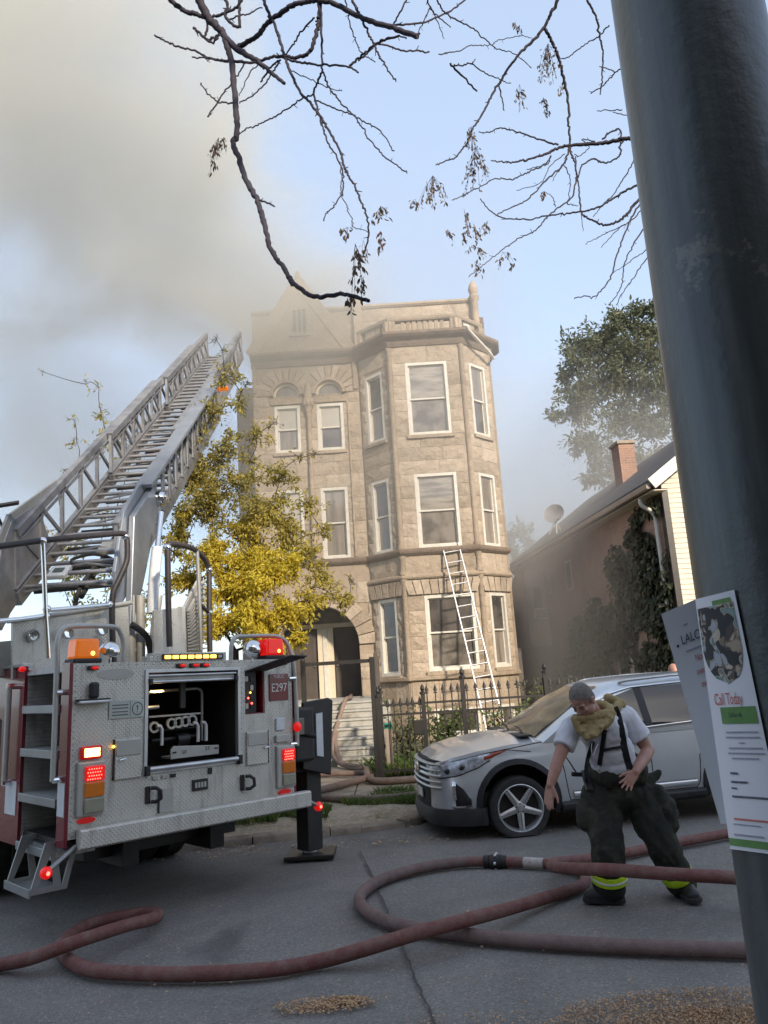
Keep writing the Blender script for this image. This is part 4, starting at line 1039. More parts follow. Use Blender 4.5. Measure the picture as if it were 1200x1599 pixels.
# light clusters
def cluster(x0, x1, z0, z1, box):
    c = tb('light_cluster', M['grey_enamel'] if box else M['silver_paint'], (x0, x1, -.03, -.002, z0, z1), bevel=.018)
    h = (z1-z0-.05)/3
    for k, mt in enumerate(('lens_white','lens_amber','lens_red_lit')):
        MB().bx(x0+.055, x1-.012, -.05, -.0301, z0+.022+k*h, z0+.014+(k+1)*h).build('lens', M[mt], c, bevel=.012)
    z = z0+.014+3*h-h/2; rng = random.Random(1)
    for i in range(6):
        for j in range(4):
            MB().ell((x0+.075+(x1-x0-.11)*(i+.5*(j % 2))/6, -.052, z-h*.32+h*.21*j), .0055, 6, 4).build('led', M['lens_dot_lit'] if box else M['lens_red_lit'], c)
cluster(.05,.28,.155,.57, True); cluster(1.985,2.205,.125,.52, True)
wl_ = tb('warning_light', M['lens_red'], (.07,.25,-.035,-.002,.585,.69), bevel=.018)
for i in range(4):
    for j in range(2): MB().bx(.1+.032*i,.126+.032*i,-.042,-.0351,.607+.034*j,.636+.034*j).build('led', M['lamp_white_lit'], wl_)
# top edge lights
def marker(x, z):
    m_ = tb('marker_light', M['black_paint'], (x-.045,x+.045,-.03,-.002,z-.018,z+.018), bevel=.008)
    MB().ell((x+.012,-.03,z), (.032,.02,.014), 10, 6).build('lens', M['lens_red_lit'], m_, smooth=60)
for x in (.155,.96,1.09,1.2,2.09): marker(x, 1.305)
lb = tb('light_bar', M['plate'], (.7,1.44,.0,.14,HT+.001,HT+.075), bevel=.004)
tb('light_bar_end', M['plate'], (.66,.7,.0,.14,HT+.001,HT+.05), bevel=.004)
ls = MB().bx(.78,1.4,-.012,-.001,HT+.012,HT+.062).build('light_strip', M['black_paint'], truck)
for k in range(7): MB().bx(.8+.077*k,.86+.077*k,-.018,-.0121,HT+.022,HT+.052).build('led', M['lamp_lit'], ls, bevel=.003)
MB().bx(1.345,1.385,-.015,-.0121,HT+.025,HT+.05).build('switch', M['grey_enamel'], ls)
# beacons and spot lamps
def beacon(x, y, mt):
    p = tb('beacon', M['black_plastic'], (x-.12,x+.12,y-.1,y+.1,HT,HT+.04), bevel=.012)
    b = MB(); b.prism([(x-.105,HT+.041),(x+.105,HT+.041),(x+.095,HT+.2),(x-.095,HT+.2)], -(y-.09), -(y+.09), fz2); b.build('dome', mt, p, bevel=.018)
    MB().ell((x+.04,y-.092,HT+.08), (.018,.006,.018), 8, 6).build('bulb', M['lamp_lit'], p)
beacon(.12,.1,M['beacon_amber']); beacon(2.02,.1,M['lens_red_lit'])
def spot(x, y, ang):
    Mx = Matrix.Translation((x,y,HT+.11)) @ Euler(ang).to_matrix().to_4x4()
    b = MB(Mx); b.lathe([(.001,.07),(.05,.065),(.085,.03),(.1,-.02),(.095,-.03)], 20)
    s = b.build('spot_lamp', M['chrome'], truck, smooth=50)
    b = MB(Mx); b.lathe([(.001,-.033),(.09,-.033),(.092,-.029),(.001,-.029)], 20); b.build('lens', M['pane_dark'] if ang[0] < .9 else M['reflect_white'], s, smooth=50)
    MB().cyl((x,y,HT-.0),(x,y,HT+.06),.012,n=8).build('lamp_stalk', M['chrome'], s)
spot(.36,.12,(.35,.2,0)); spot(1.83,.12,(1.25,-.25,0))
# grab rails
tbp = lambda name, pts, r, mt, sub=6, par=None: MB().tube(bez(pts, sub), r, 10).build(name, M[mt], par or truck, smooth=60)
gr_ = tbp('grab_rail', [(-.1,.08,.44),(-.1,.08,.8),(-.1,.09,1.35),(-.1,.1,1.52),(-.05,.12,1.63),(.1,.15,1.66),(.42,.2,1.66),(.5,.22,1.6),(.53,.23,1.5),(.53,.24,1.35)], .022, 'grey_enamel')
for z in (.45, 1.12): MB().cyl((-.1,.08,z),(-.02,.08,z),.024,n=10).build('rail_clamp', M['chrome'], gr_)
gr_ = tbp('grab_rail', [(1.62,.2,1.34),(1.63,.2,1.5),(1.68,.2,1.57),(1.78,.18,1.58),(2.05,.12,1.58),(2.16,.08,1.55),(2.22,.05,1.45),(2.23,.0,1.3),(2.235,-.02,.9),(2.235,-.02,.5)], .022, 'grey_enamel')
for z in (.52, 1.15): MB().cyl((2.17,-.0,z),(2.235,-.02,z),.022,n=10).build('rail_clamp', M['chrome'], gr_)
gr_ = tbp('grab_rail', [(-.09,1.18,.36),(-.09,1.18,.8),(-.09,1.18,1.22)], .025, 'grey_enamel', 3)
for z in (.37, 1.2): MB().cyl((-.11,1.18,z),(-.03,1.18,z),.027,n=10).build('rail_clamp', M['chrome'], gr_)
MB().ell((-.05,1.0,HT+.0), (.03,.05,.025), 10, 6).build('marker_light', M['lens_red_lit'], truck, smooth=60)
sl = MB().bx(2.2,2.34,-.01,.0,.6,.76).build('side_light', M['pane_grey'], truck, bevel=.004)
MB().ell((2.235,-.03,.68), (.045,.03,.05), 12, 8).build('lens', M['lens_red_lit'], sl, smooth=60)
for (p, q) in (((2.33,-.04,-.02),(2.48,-.02,-.1)), ((.06,-.02,-.05),(-.2,-.12,-.18))):
    a = MB().cyl(p, q, .018, n=8).build('lamp_arm', M['silver_paint'], truck, smooth=50)
    MB().ell(q, .045, 12, 8).build('lens', M['lens_red_lit'], a, smooth=60); MB().ell(Vector(q)+Vector((0,-.035,0)), .016, 8, 6).build('led', M['lens_dot_lit'], a)
# folding step under the left corner: two trestles and a board
fs_ = MB().bx(-.2,.06,.2,.66,-.385,-.365).bx(-.215,-.2,.16,.7,-.4,-.335).build('folding_step', M['silver_paint'], truck, bevel=.003)
for y in (.18, .68):
    b = MB(); f = lambda u, z, d: Vector((u, y+d, z))
    b.ringp([(-.1,-.02),(.17,-.02),(.08,-.385),(-.21,-.385)], [(-.03,-.055),(.12,-.055),(.045,-.34),(-.15,-.34)], -.01, .01, f)
    b.prism([(-.06,-.05),(-.015,-.05),(.04,-.36),(-.02,-.36)], -.009, .009, f)
    b.build('trestle', M['silver_paint'], fs_, bevel=.003)
# wheels
def wheel(u, y, r, w, name='wheel'):
    Mx = Matrix.Translation((u, y, -TP.z+r+.0)) @ Matrix.Rotation(pi/2, 4, 'Y')
    b = MB(Mx); b.lathe([(r*.6,-w/2),(r*.93,-w/2),(r,-w/2+.04),(r,w/2-.04),(r*.93,w/2),(r*.6,w/2)], 32); o = b.build(name, M['tyre'], truck, smooth=40)
    b = MB(Mx); b.lathe([(r*.2,-w/2+.06),(r*.55,-w/2+.03),(r*.6,-w/2-.005),(r*.6,w/2+.005),(r*.55,w/2-.03),(r*.2,w/2-.06)], 24); b.build('rim', M['silver_paint'], o, smooth=40)
for u in (.17,.5,1.7,2.03): wheel(u, 2.3, .52, .27)
# mud flap with lettering blur
tb('mud_flap', M['rubber'], (1.45,1.95,1.7,1.72,-.5,-.05)); tb('mud_flap', M['rubber'], (.2,.6,1.72,1.74,-.5,-.05))
# stabiliser leg beyond the right flank
og = tb('stabiliser_leg', M['black_paint'], (2.72,2.92,.46,.66,-.62,.35), bevel=.012)
MB().cyl((2.82,.56,-.7),(2.82,.56,-.6),.05,n=14).cyl((2.82,.56,-.64),(2.82,.56,-.6),.09,n=14).build('jack_piston', M['aluminium'], og, smooth=40)
b = MB(TM.inverted()); c = gnd(487,1338); b.bx(c.x-.27,c.x+.25,c.y-.2,c.y+.25,.006,.05); b.build('ground_pad', M['black_paint'], og, bevel=.01)
tb('stabiliser_beam', M['black_paint'], (2.231,2.72,.47,.65,.18,.38), bevel=.008)
b = MB(); b.prism([(2.6,.22),(2.98,.12),(3.04,.9),(2.98,.93),(2.62,.9)], -.36, -.4, fz2); sh = b.build('stabiliser_shield', M['black_paint'], truck, bevel=.012)
MB().prism([(2.78,.34),(2.87,.32),(2.87,.78),(2.78,.77)], -.345, -.359, fz2).build('reflector', M['reflect_white'], sh)
tb('stabiliser_housing', M['black_paint'], (2.45,2.72,.3,.7,.3,.85), bevel=.03)
MB().tube([(2.3,.3,.62),(2.5,.25,.6),(2.72,.3,.55)], .025, 8).build('hydraulic_hose', M['rubber'], truck, smooth=60)
tb('mirror_lamp', M['black_plastic'], (1.9,2.05,1.6,1.7,-.2,-.08), bevel=.02)

# ---- turntable, console, platform rails
TI = TM.inverted()
def loc(px, py, dep):
    """truck-local point at depth dep (into the truck) seen at this photo pixel"""
    d = ray(px, py); o = TI @ EYE; dl = TI.to_3x3() @ d; return o+dl*((dep-o.y)/dl.y)
def lt(name, pts, r, mt, dep=None, sub=5, par=None):
    return MB().tube(bez([loc(*p) for p in pts], sub), r, 10).build(name, M[mt], par or truck, smooth=60)
# platform wall with three round lights
b = MB(); P = [loc(20,968,1.2), loc(200,944,1.5), loc(205,1045,1.5), loc(20,1060,1.2)]
b.add(P+[p+Vector((0,.05,0)) for p in P], [(0,1,2,3),(7,6,5,4),(0,4,5,1),(1,5,6,2),(2,6,7,3),(3,7,4,0)])
pw = b.build('platform_wall', M['plate'], truck)
b = MB(); P = [loc(-60,1008,1.5), loc(20,1000,1.5), loc(20,1052,1.5), loc(-60,1070,1.5)]; b.add(P+[p+Vector((0,.3,0)) for p in P], [(0,1,2,3),(7,6,5,4),(0,4,5,1),(1,5,6,2),(2,6,7,3),(3,7,4,0)])
b.build('platform_wall', M['grey_enamel'], truck)
lt('platform_rim', [(12,970,1.18),(110,956,1.33),(205,941,1.5)], .025, 'grey_enamel', par=pw)
for (px, py) in ((51,993),(105,989),(158,984)):
    p = loc(px, py, 1.22); MB(Matrix.Translation(p) @ Matrix.Rotation(pi/2,4,'X')).lathe([(.055,-.02),(.06,.03),(.045,.05),(.001,.045)], 14).build('platform_lamp', M['chrome'], pw, smooth=50)
# turntable ring and pedestal
b = MB(Matrix.Translation((.95,2.35,HT))); b.lathe([(.85,-.05),(.85,.06),(.7,.08),(.7,.2),(.62,.22),(.62,.4),(.1,.42)], 28); b.build('turntable', M['grey_enamel'], truck, smooth=35)
for px in (213, 228):
    lt('pedestal_post', [(px-8,1035,1.75),(px-9,930,1.75)], .05, 'grey_enamel', sub=1)
lt('pedestal_post', [(238,1008,1.7),(248,930,1.7)], .045, 'grey_enamel', sub=1)
lt('hydraulic_ram', [(238,958,1.65),(241,900,1.68),(246,855,1.7)], .062, 'reflect_white', sub=2)
lt('ram_rod', [(246,856,1.7),(252,800,1.8)], .032, 'chrome', sub=1)
lt('control_lever', [(205,975,1.6),(220,985,1.6),(232,1000,1.62),(236,1030,1.65)], .035, 'black_paint')
# console: diamond plate box and louvred side
def quadbox(name, P, th, mt, par=None, bevel=.003):
    b = MB(); P = [Vector(p) for p in P]; n_ = (P[1]-P[0]).cross(P[3]-P[0]).normalized()*th
    b.add(P+[p-n_ for p in P], [(0,1,2,3),(7,6,5,4),(0,4,5,1),(1,5,6,2),(2,6,7,3),(3,7,4,0)]); return b.build(name, M[mt], par or truck, bevel=bevel)
co_ = quadbox('console', [loc(241,953,1.2), loc(289,948,1.3), loc(292,1022,1.3), loc(241,1022,1.2)], -.03, 'plate')
sd_ = quadbox('console_side', [loc(289,948,1.3), loc(314,897,2.1), loc(317,1030,2.1), loc(292,1024,1.3)], -.03, 'plate_side')
a0, a1, a2, a3 = loc(291,952,1.29), loc(316,902,2.09), loc(319,1026,2.09), loc(293,1022,1.29)
for k in range(14):
    t = (k+.5)/14; p = a0.lerp(a3, t); q = a1.lerp(a2, t); MB().bar(p+Vector((.02,-.01,0)), q+Vector((.02,-.01,0)), .03, .018).build('louvre', M['grey_enamel'], sd_)
# black rails
lt('platform_rail', [(-45,858,.9),(0,853,.95),(66,844,1.05),(150,836,1.2),(188,833,1.28),(197,837,1.3),(199,850,1.3)], .03, 'handrail_black', sub=6)
lt('platform_rail', [(199,850,1.3),(198,876,1.3),(186,905,1.3),(177,925,1.3),(175,950,1.3),(176,1000,1.3),(178,1034,1.3)], .03, 'handrail_black', sub=5)
for (a, c) in (((67,846,1.03),(71,950,1.03)), ((71,950,1.03),(76,1028,1.03))):
    lt('rail_post', [a, c], .022, 'chrome', sub=1)
lt('platform_rail', [(-30,972,.95),(30,967,1.0),(72,961,1.05),(72,961,1.05)], .022, 'chrome', sub=2); lt('platform_rail', [(74,953,1.05),(120,949,1.15),(172,944,1.27)], .022, 'chrome', sub=2)
for (px, py, dp) in ((67,845,1.04),(72,962,1.05),(73,951,1.05),(171,944,1.28),(196,838,1.3)): MB().ell(loc(px,py,dp), .04, 10, 8).build('rail_joint', M['chrome'], truck, smooth=60)
lt('console_rail', [(265,1010,1.1),(263,940,1.1),(262,860,1.1),(263,853,1.1),(268,849,1.12),(290,853,1.3),(305,859,1.45),(320,874,1.6),(326,889,1.65),(327,920,1.65),(327,960,1.65),(328,1018,1.65)], .032, 'handrail_black', sub=5)
lt('rail_post', [(308,860,1.45),(311,920,1.45),(314,1016,1.45)], .022, 'silver_paint', sub=2)
lt('console_rail', [(312,944,1.46),(326,956,1.64)], .022, 'handrail_black', sub=1)
for (px, py, dp) in ((262,855,1.1),(327,890,1.65),(327,957,1.65)): MB().ell(loc(px,py,dp), .042, 10, 8).build('rail_joint', M['chrome'], truck, smooth=60)

# ---- aerial ladder in its own frame: x across, y along, z up from the rungs
LB = Vector((-3.53, 8.4, 2.84+.07)); LT = Vector((-3.53, 17.5, 9.54+.07)); la = (LT-LB).normalized(); lsx = la.cross(Vector((0,0,1))).normalized(); ln = lsx.cross(la)
LM = Matrix((lsx, la, ln)).transposed().to_4x4(); LM.translation = LB
LLEN = (LT-LB).length
PV = Vector((0, .35, .62))
def ladder_section(t0, t1, hw, z0, hgt, nd, rung0):
    pv = PV*(hgt/.62); b = MB()
    for s in (-1, 1):
        x = s*hw
        b.bar((x,t0,z0-.02),(x,t1,z0-.02),.07,.17); b.bar((x,t0,z0+.1),(x,t1,z0+.1),.07,.025)
        b.bar((x,t0+pv.y,z0+pv.z),(x,t1+pv.y*.4,z0+pv.z),.085,.1)
        b.bar((x,t0+pv.y,z0+pv.z-.12),(x,t1,z0+pv.z-.12),.03,.03)
    sec = b.build('ladder_section', M['ladder_alu'], truck, M=TI @ LM, bevel=.006)
    for s in (-1, 1):
        x = s*hw; b = MB()
        for k in range(nd+1):
            t = t0+.04+(t1-t0-.1)*k/nd
            b.bar((x,t,z0+.06),(x,t+pv.y,z0+pv.z),.055 if k not in (0,nd) else .085, .04, up=(1,0,0))
            if k < nd:
                t2 = t0+.04+(t1-t0-.1)*(k+1)/nd
                b.bar((x,t2,z0+.06),(x,t+pv.y,z0+pv.z-.03),.04,.035, up=(1,0,0))
        b.build('truss_side', M['ladder_alu'], sec)
    t = t0+rung0
    while t < t1-.05:
        b = MB(); b.cyl((-hw,t,z0+.02),(hw,t,z0+.02),.027,n=8); b.build('rung', M['ladder_alu'], sec, smooth=60); t += .26
    return sec
S1 = ladder_section(0, 6.5, .56, 0, .62, 9, .2)
S2 = ladder_section(3.3, 9.5, .48, .06, .56, 10, .1)
S3 = ladder_section(6.6, LLEN-.5, .40, .11, .5, 9, .2)
# knee braces and cross bracing under the base section: peaked bars
for k in range(16):
    t = .15+.42*k; b = MB(); b.tube([(-.53,t,-.02),(0,t+.09,.03),(.53,t,-.02)], .016, 6); b.build('cross_brace', M['ladder_alu'], S1, smooth=40)
for k in range(22):
    t = .3+.5*k; MB().bar((-.5+.012*k,t,-.1),(.5-.012*k,t+.06,-.1),.07,.04).build('under_beam', M['black_paint'], S1)
MB().tube([(.1,.1,-.1),(.05,1.5,-.08),(.12,3,-.07),(.08,6,-.06)], .03, 8).build('cable', M['rubber'], S1, smooth=60)
MB().tube(bez([(-.1,.6,.0),(-.2,.75,.04),(.0,.85,.05),(.2,.8,.03),(.32,.7,.02)],5), .02, 8).build('cable', M['rubber'], S1, smooth=60)
MB().tube(bez([(.12,.6,.02),(0.06,.2,-.05),(.02,0,-.25),(0,0,-.5)],5), .025, 8).build('cable', M['rubber'], S1, smooth=60)
b = MB(); b.bx(-.36,-.14,.35,.6,.0,.06); bb = b.build('junction_box', M['reflect_white'], S1, bevel=.015); MB().bx(-.31,-.19,.42,.52,.061,.066).build('label_plate', M['print_dark'], bb)
MB().bx(.02,.3,.95,1.25,-.02,.03).build('grating', M['grey_enamel'], S1)
# heel plates: curved cheek on the left, boxed cheek on the right
f = lambda y, z, d: Vector((d, y, z))
cheek = [(-.35,-.12),(-.2,-.08),(1.15,.02)]+[(1.15-.28*sin(k*pi/10)+.25*k/5*1.0, .02+.62*k/5) for k in range(1,6)]+[(.75,.72),(.35,.76),(-.02,.6),(-.42,.2)]
b = MB(); b.prism(cheek, -.6, -.56, f); b.build('cheek_plate', M['ladder_alu'], S1, bevel=.006)
MB().bar((-.58,-.44,.18),(-.58,-.02,.62),.16,.03,up=(1,0,0)).bar((-.58,-.02,.62),(-.58,.38,.78),.16,.03,up=(1,0,0)).bar((-.58,.38,.78),(-.58,1.7,.64),.12,.03,up=(1,0,0)).bar((-.58,-.44,.18),(-.58,-.36,-.12),.16,.03,up=(1,0,0)).build('cheek_rim', M['silver_paint'], S1, bevel=.004)
b = MB(); b.prism([(-.3,-.1),(.2,-.1),(1.55,.2),(1.75,.66),(1.2,.76),(.55,.72),(-.1,.3)], .58, .62, f); b.prism([(-.25,-.35),(.35,-.2),(1.5,.3),(1.5,.62),(.6,.62)], .63, .7, f)
M['blue_grey'] = pm('blue_grey_paint', (.24,.265,.31), (.18,.205,.25), scale=3, rough=.35, metal=.3)
b.build('cheek_plate', M['blue_grey'], S1, bevel=.01)
MB().bar((.64,1.3,.7),(.64,6.2,.66),.2,.05,up=(0,0,1)).build('handrail_cover', M['blue_grey'], S1, bevel=.006)
MB(Matrix.Translation((.72,1.55,.42))).ell((0,0,0),(.11,.1,.1),14,10).cyl((-.1,0,0),(.1,0,0),.07,n=14).build('ladder_spotlight', M['chrome'], S1, smooth=50)
b = MB(); b.tube([(-.62,.25,.74),(-.62,.2,1.0)], .015, 8); b.bar((-.75,.2,1.0),(-.4,.3,1.0),.06,.03); b.build('lamp_bracket', M['black_paint'], S1)
MB(Matrix.Translation((-.75,.05,.72))).ell((0,0,0),(.12,.07,.13),14,10).build('ladder_spotlight', M['chrome'], S1, smooth=50)
b = MB(); b.bx(.62,.8,6.5,6.56,.42,.5); al = b.build('amber_marker', M['beacon_amber'], S1, bevel=.008)
MB().bx(.58,.62,6.3,6.55,.0,.62).build('end_plate', M['ladder_alu'], S1)
# slanted outer ribs of the right truss, seen from outside
for k in range(12):
    t = 1.6+.4*k; MB().bar((.6,t,.05),(.6,t+.3,.58),.1,.02,up=(1,0,0)).build('truss_rib', M['ladder_alu'], S1, bevel=.003)
# ================================================================== LAMP POST, FLYERS, FENCE, LADDER, HOSES
def pole_mat():
    m, n, l, p = nt('painted_steel')
    tc = n.new('ShaderNodeTexCoord'); mp = n.new('ShaderNodeMapping'); mp.inputs['Scale'].default_value = (9, 9, .5); l.new(tc.outputs['Object'], mp.inputs[0])
    t = noise_n(n, l, mp.outputs[0], 2, 6, .6); r = ramp(n, [(.3, (.04,.046,.05)), (.5, (.075,.085,.088)), (.7, (.13,.14,.138))]); l.new(t.outputs[0], r.inputs[0])  # vertical colour streaks stand in for gloss on the steel
    l.new(r.outputs[0], p.inputs['Base Color']); p.inputs['Metallic'].default_value = .25
    mr = n.new('ShaderNodeMapRange'); mr.inputs[3].default_value = .22; mr.inputs[4].default_value = .45; l.new(t.outputs[0], mr.inputs[0]); l.new(mr.outputs[0], p.inputs['Roughness'])
    sc2 = noise_n(n, l, tc.outputs['Object'], 7, 6, .75); rs2 = ramp(n, [(.62,0),(.66,1)]); l.new(sc2.outputs[0], rs2.inputs[0])
    l.new(mixc(n, l, math_n(n, l, 'MULTIPLY', rs2.outputs[0], .7), r.outputs[0], (.17,.165,.15)), p.inputs['Base Color'])
    b = n.new('ShaderNodeBump'); b.inputs['Strength'].default_value = .3; b.inputs['Distance'].default_value = .004
    t2 = noise_n(n, l, tc.outputs['Object'], 40, 4, .6); l.new(t2.outputs[0], b.inputs['Height']); l.new(b.outputs[0], p.inputs['Normal'])
    return m
M['pole'] = pole_mat()
PX, PY, PR = .483, .95, .1
pole = empty('lamp_post', (PX, PY, .1), 'thick dark grey steel lamp post close to the viewer with flyers taped on', 'lamp post')
def pr(z): return .103-.0016*z
b = MB(); b.lathe([(pr(z-.1) if z > .3 else .17-.16*z, z) for z in (0,.1,.2,.3,.5,1,1.5,2,2.5,3,4,6,8)], 48); b.build('shaft', M['pole'], pole, smooth=50)
b = MB(); b.tube(bez([(0,0,7.9),(0,.4,8.5),(0,1.4,8.8),(0,2.4,8.8)],6), .04, 10); b.build('arm', M['pole'], pole, smooth=50)
MB().ell((0,2.6,8.78),(.14,.34,.09),14,8).build('lamp_head', M['silver_paint'], pole, smooth=50)
# flyers, curved round the shaft; lettering printed flat on them
M['paper'] = pm('paper', (.72,.71,.76), (.66,.65,.7), scale=3, rough=.75)
M['ink_red'] = pm('red_ink', (.55,.1,.07), rough=.7); M['ink_grey'] = pm('grey_ink', (.3,.29,.36), rough=.7); M['ink_black'] = pm('black_ink', (.05,.05,.08), rough=.7)
M['ink_green'] = pm('green_ink', (.1,.22,.06), (.13,.26,.08), scale=30, rough=.7)
def photo_mat():
    m, n, l, p = nt('printed_photo')
    tc = n.new('ShaderNodeTexCoord'); t0 = noise_n(n, l, tc.outputs['Object'], 30, 2, .5); t = n.new('ShaderNodeTexVoronoi'); t.feature = 'SMOOTH_F1'; t.inputs['Scale'].default_value = 75; t.inputs['Smoothness'].default_value = .5; l.new(mixc(n, l, .06, tc.outputs['Object'], t0.outputs['Color'], 'ADD'), t.inputs['Vector']); sc_ = n.new('ShaderNodeSeparateColor'); l.new(t.outputs['Color'], sc_.inputs[0])
    r = ramp(n, [(.3,(.03,.03,.035)),(.4,(.2,.15,.11)),(.48,(.42,.34,.26)),(.54,(.5,.45,.4)),(.6,(.16,.17,.16)),(.66,(.06,.2,.14)),(.75,(.35,.36,.42))]); r.color_ramp.interpolation = 'EASE'
    l.new(sc_.outputs[0], r.inputs[0]); l.new(r.outputs[0], p.inputs['Base Color']); p.inputs['Roughness'].default_value = .7; return m
M['print_photo'] = photo_mat()
class Curl:
    """a sheet lying on the post between four corners seen in the photo; past the post's edge it stands free. (u, t) run 0..1"""
    def __init__(s, c, off, flap=.0):
        s.c = c; s.off = off; s.flap = flap
    def __call__(s, u, t, lift=0):
        (ax, ay), (bx_, by), (cx_, cy), (dx, dy) = s.c
        px = (ax*(1-u)+bx_*u)*(1-t)+(dx*(1-u)+cx_*u)*t; py = (ay*(1-u)+by*u)*(1-t)+(dy*(1-u)+cy*u)*t
        d = ray(px, py); r = PR+s.off+lift
        a = d.x**2+d.y**2; b_ = -(d.x*PX+d.y*PY)*2; c = PX**2+PY**2-r*r; disc = b_*b_-4*a*c
        if disc > 0 and s.flap >= 0: k = (-b_-sqrt(disc))/(2*a)
        elif s.flap < 0:
            k = (1.012-.02*u+.004*sin(t*7))/d.y-lift
        else:
            k = -b_/(2*a); miss = sqrt(max(0, (EYE.x+d.x*k-PX)**2+(d.y*k-PY)**2))-r; k *= 1-s.flap*miss
            k -= lift*1.0
        return EYE+d*k
def sheet(name, label, cu, w, h, prints, z=0):
    o = empty(name, (0,0,0), label, 'flyer')
    NU, NV = 16, 20
    vs = [cu(w*i/NU, h*j/NV) for j in range(NV+1) for i in range(NU+1)]+[cu(w*i/NU, h*j/NV, -.0006) for j in range(NV+1) for i in range(NU+1)]
    q = (NU+1)*(NV+1)
    fs = [(j*(NU+1)+i, j*(NU+1)+i+1, (j+1)*(NU+1)+i+1, (j+1)*(NU+1)+i) for j in range(NV) for i in range(NU)]
    fs += [tuple(q+k for k in reversed(f)) for f in fs]
    MB().add(vs, fs).build('paper', M['paper'], o, smooth=60, recalc=False)
    for (kind, nm, mt, data) in prints:
        if kind == 'patch':
            u0, u1, t0, t1, shape = data; n1, n2 = 10, 12; vs = []
            for j in range(n2+1):
                t = t0+(t1-t0)*j/n2; a, c = u0, u1
                if shape == 'oval':
                    m_ = (t0+t1)*.52
                    if t > m_:
                        e = (t-m_)/(t1-m_); half = (u1-u0)/2*sqrt(max(0, 1-e*e)); cc = (u0+u1)/2+.006*e; a, c = cc-half, cc+half
                for i in range(n1+1): vs.append(cu(a+(c-a)*i/n1, t, .0009))
            fs = [(j*(n1+1)+i, j*(n1+1)+i+1, (j+1)*(n1+1)+i+1, (j+1)*(n1+1)+i) for j in range(n2) for i in range(n1)]
            MB().add(vs, fs).build(nm, M[mt], o, recalc=False)
        elif kind == 'lines':
            b = MB()
            for (u0, u1, t, th) in data:
                rng = random.Random(int(t*1e4)+int(u0*1e4)); u = u0
                while u < u1:
                    w_ = min(rng.uniform(.003,.011), u1-u); n1 = 3; vs = []
                    for t_ in (t, t+th):
                        for i in range(n1+1): vs.append(cu(u+w_*i/n1, t_, .0012))
                    b.add(vs, [(i, i+1, n1+2+i, n1+1+i) for i in range(n1)]); u += w_+.0018
            b.build(nm, M[mt], o, recalc=False)
        else:
            body, size, u, t, sx = data
            cu_ = bpy.data.curves.new('t', 'FONT'); cu_.body = body; cu_.size = size; cu_.align_y = 'TOP'; cu_.resolution_u = 3
            to = bpy.data.objects.new('t', cu_); COL.objects.link(to); dg = bpy.context.evaluated_depsgraph_get(); me = bpy.data.meshes.new_from_object(to.evaluated_get(dg)); bpy.data.objects.remove(to)
            bm = bmesh.new(); bm.from_mesh(me); bmesh.ops.triangulate(bm, faces=bm.faces); bmesh.ops.subdivide_edges(bm, edges=[e for e in bm.edges if e.calc_length() > .02], cuts=1); bm.to_mesh(me); bm.free()
            for v in me.vertices: v.co = cu(u+v.co.x*sx, t-v.co.y, .0014)
            me.materials.clear(); me.materials.append(M[mt]); oo = bpy.data.objects.new(nm, me); COL.objects.link(oo); oo.parent = o
    return o
cA = Curl(((1086,936),(1147,921),(1234,1338),(1141,1326)), .004, 1.5)
def U(x): return x/.0975    # measured on a strip .0975 wide and .4 tall
def rows(lst): return lst
sheet('flyer', 'white flyer with Call Today lettering and a green bar taped on the lamp post', cA, 1, 1, [
    ('patch','printed_photo','print_photo',(.02,.9,.04,.345,'oval')),
    ('patch','green_flash','ink_green',(.4,.86,.022,.04,'rect')),
    ('text','lettering','ink_red',('Call Today', .066, .1, .372, 2.05)),
    ('patch','green_box','ink_green',(.2,.93,.435,.5,'rect')),
    ('text','lettering','ink_black',('Call for info', .028, .35, .452, 2.0)),
    ('lines','printed_lines','ink_grey',[(.24,.88,.53,.007),(.22,.9,.55,.007),(.46,.58,.572,.006),(.25,.92,.592,.007),(.22,.94,.612,.007),(.28,.8,.632,.007)]),
    ('lines','printed_lines','ink_black',[(.2,.34,.69,.009),(.19,.5,.724,.009),(.18,.28,.75,.007),(.17,.86,.782,.009)]),
    ('lines','printed_lines','ink_red',[(.14,.84,.872,.008)]),
    ('lines','printed_lines','ink_grey',[(.12,.6,.894,.006),(.1,.62,.935,.008)]),
    ('patch','green_band','ink_green',(.0,1,.955,.985,'rect'))])
cB = Curl(((1033,959),(1096,932),(1152,1285),(1126,1287)), .0015, -1)
sheet('flyer', 'white flyer with black LALC heading peeling off the left of the lamp post', cB, 1, 1, [
    ('text','lettering','ink_black',('LALC', .06, .3, .12, 3.6)),
    ('patch','logo_stroke','ink_grey',(.44,.56,.085,.09,'rect')),
    ('patch','logo_dot','ink_black',(.16,.22,.16,.172,'rect')),
    ('lines','printed_lines','ink_grey',[(.36,.84,.2,.006)]),
    ('text','lettering','ink_red',('Now', .042, .56, .225, 3.4)), ('text','lettering','ink_red',('over', .042, .52, .285, 3.4)), ('text','lettering','ink_red',('and', .042, .58, .345, 3.4)),
    ('lines','printed_lines','ink_black',[(.82,.92,.41,.008)])])
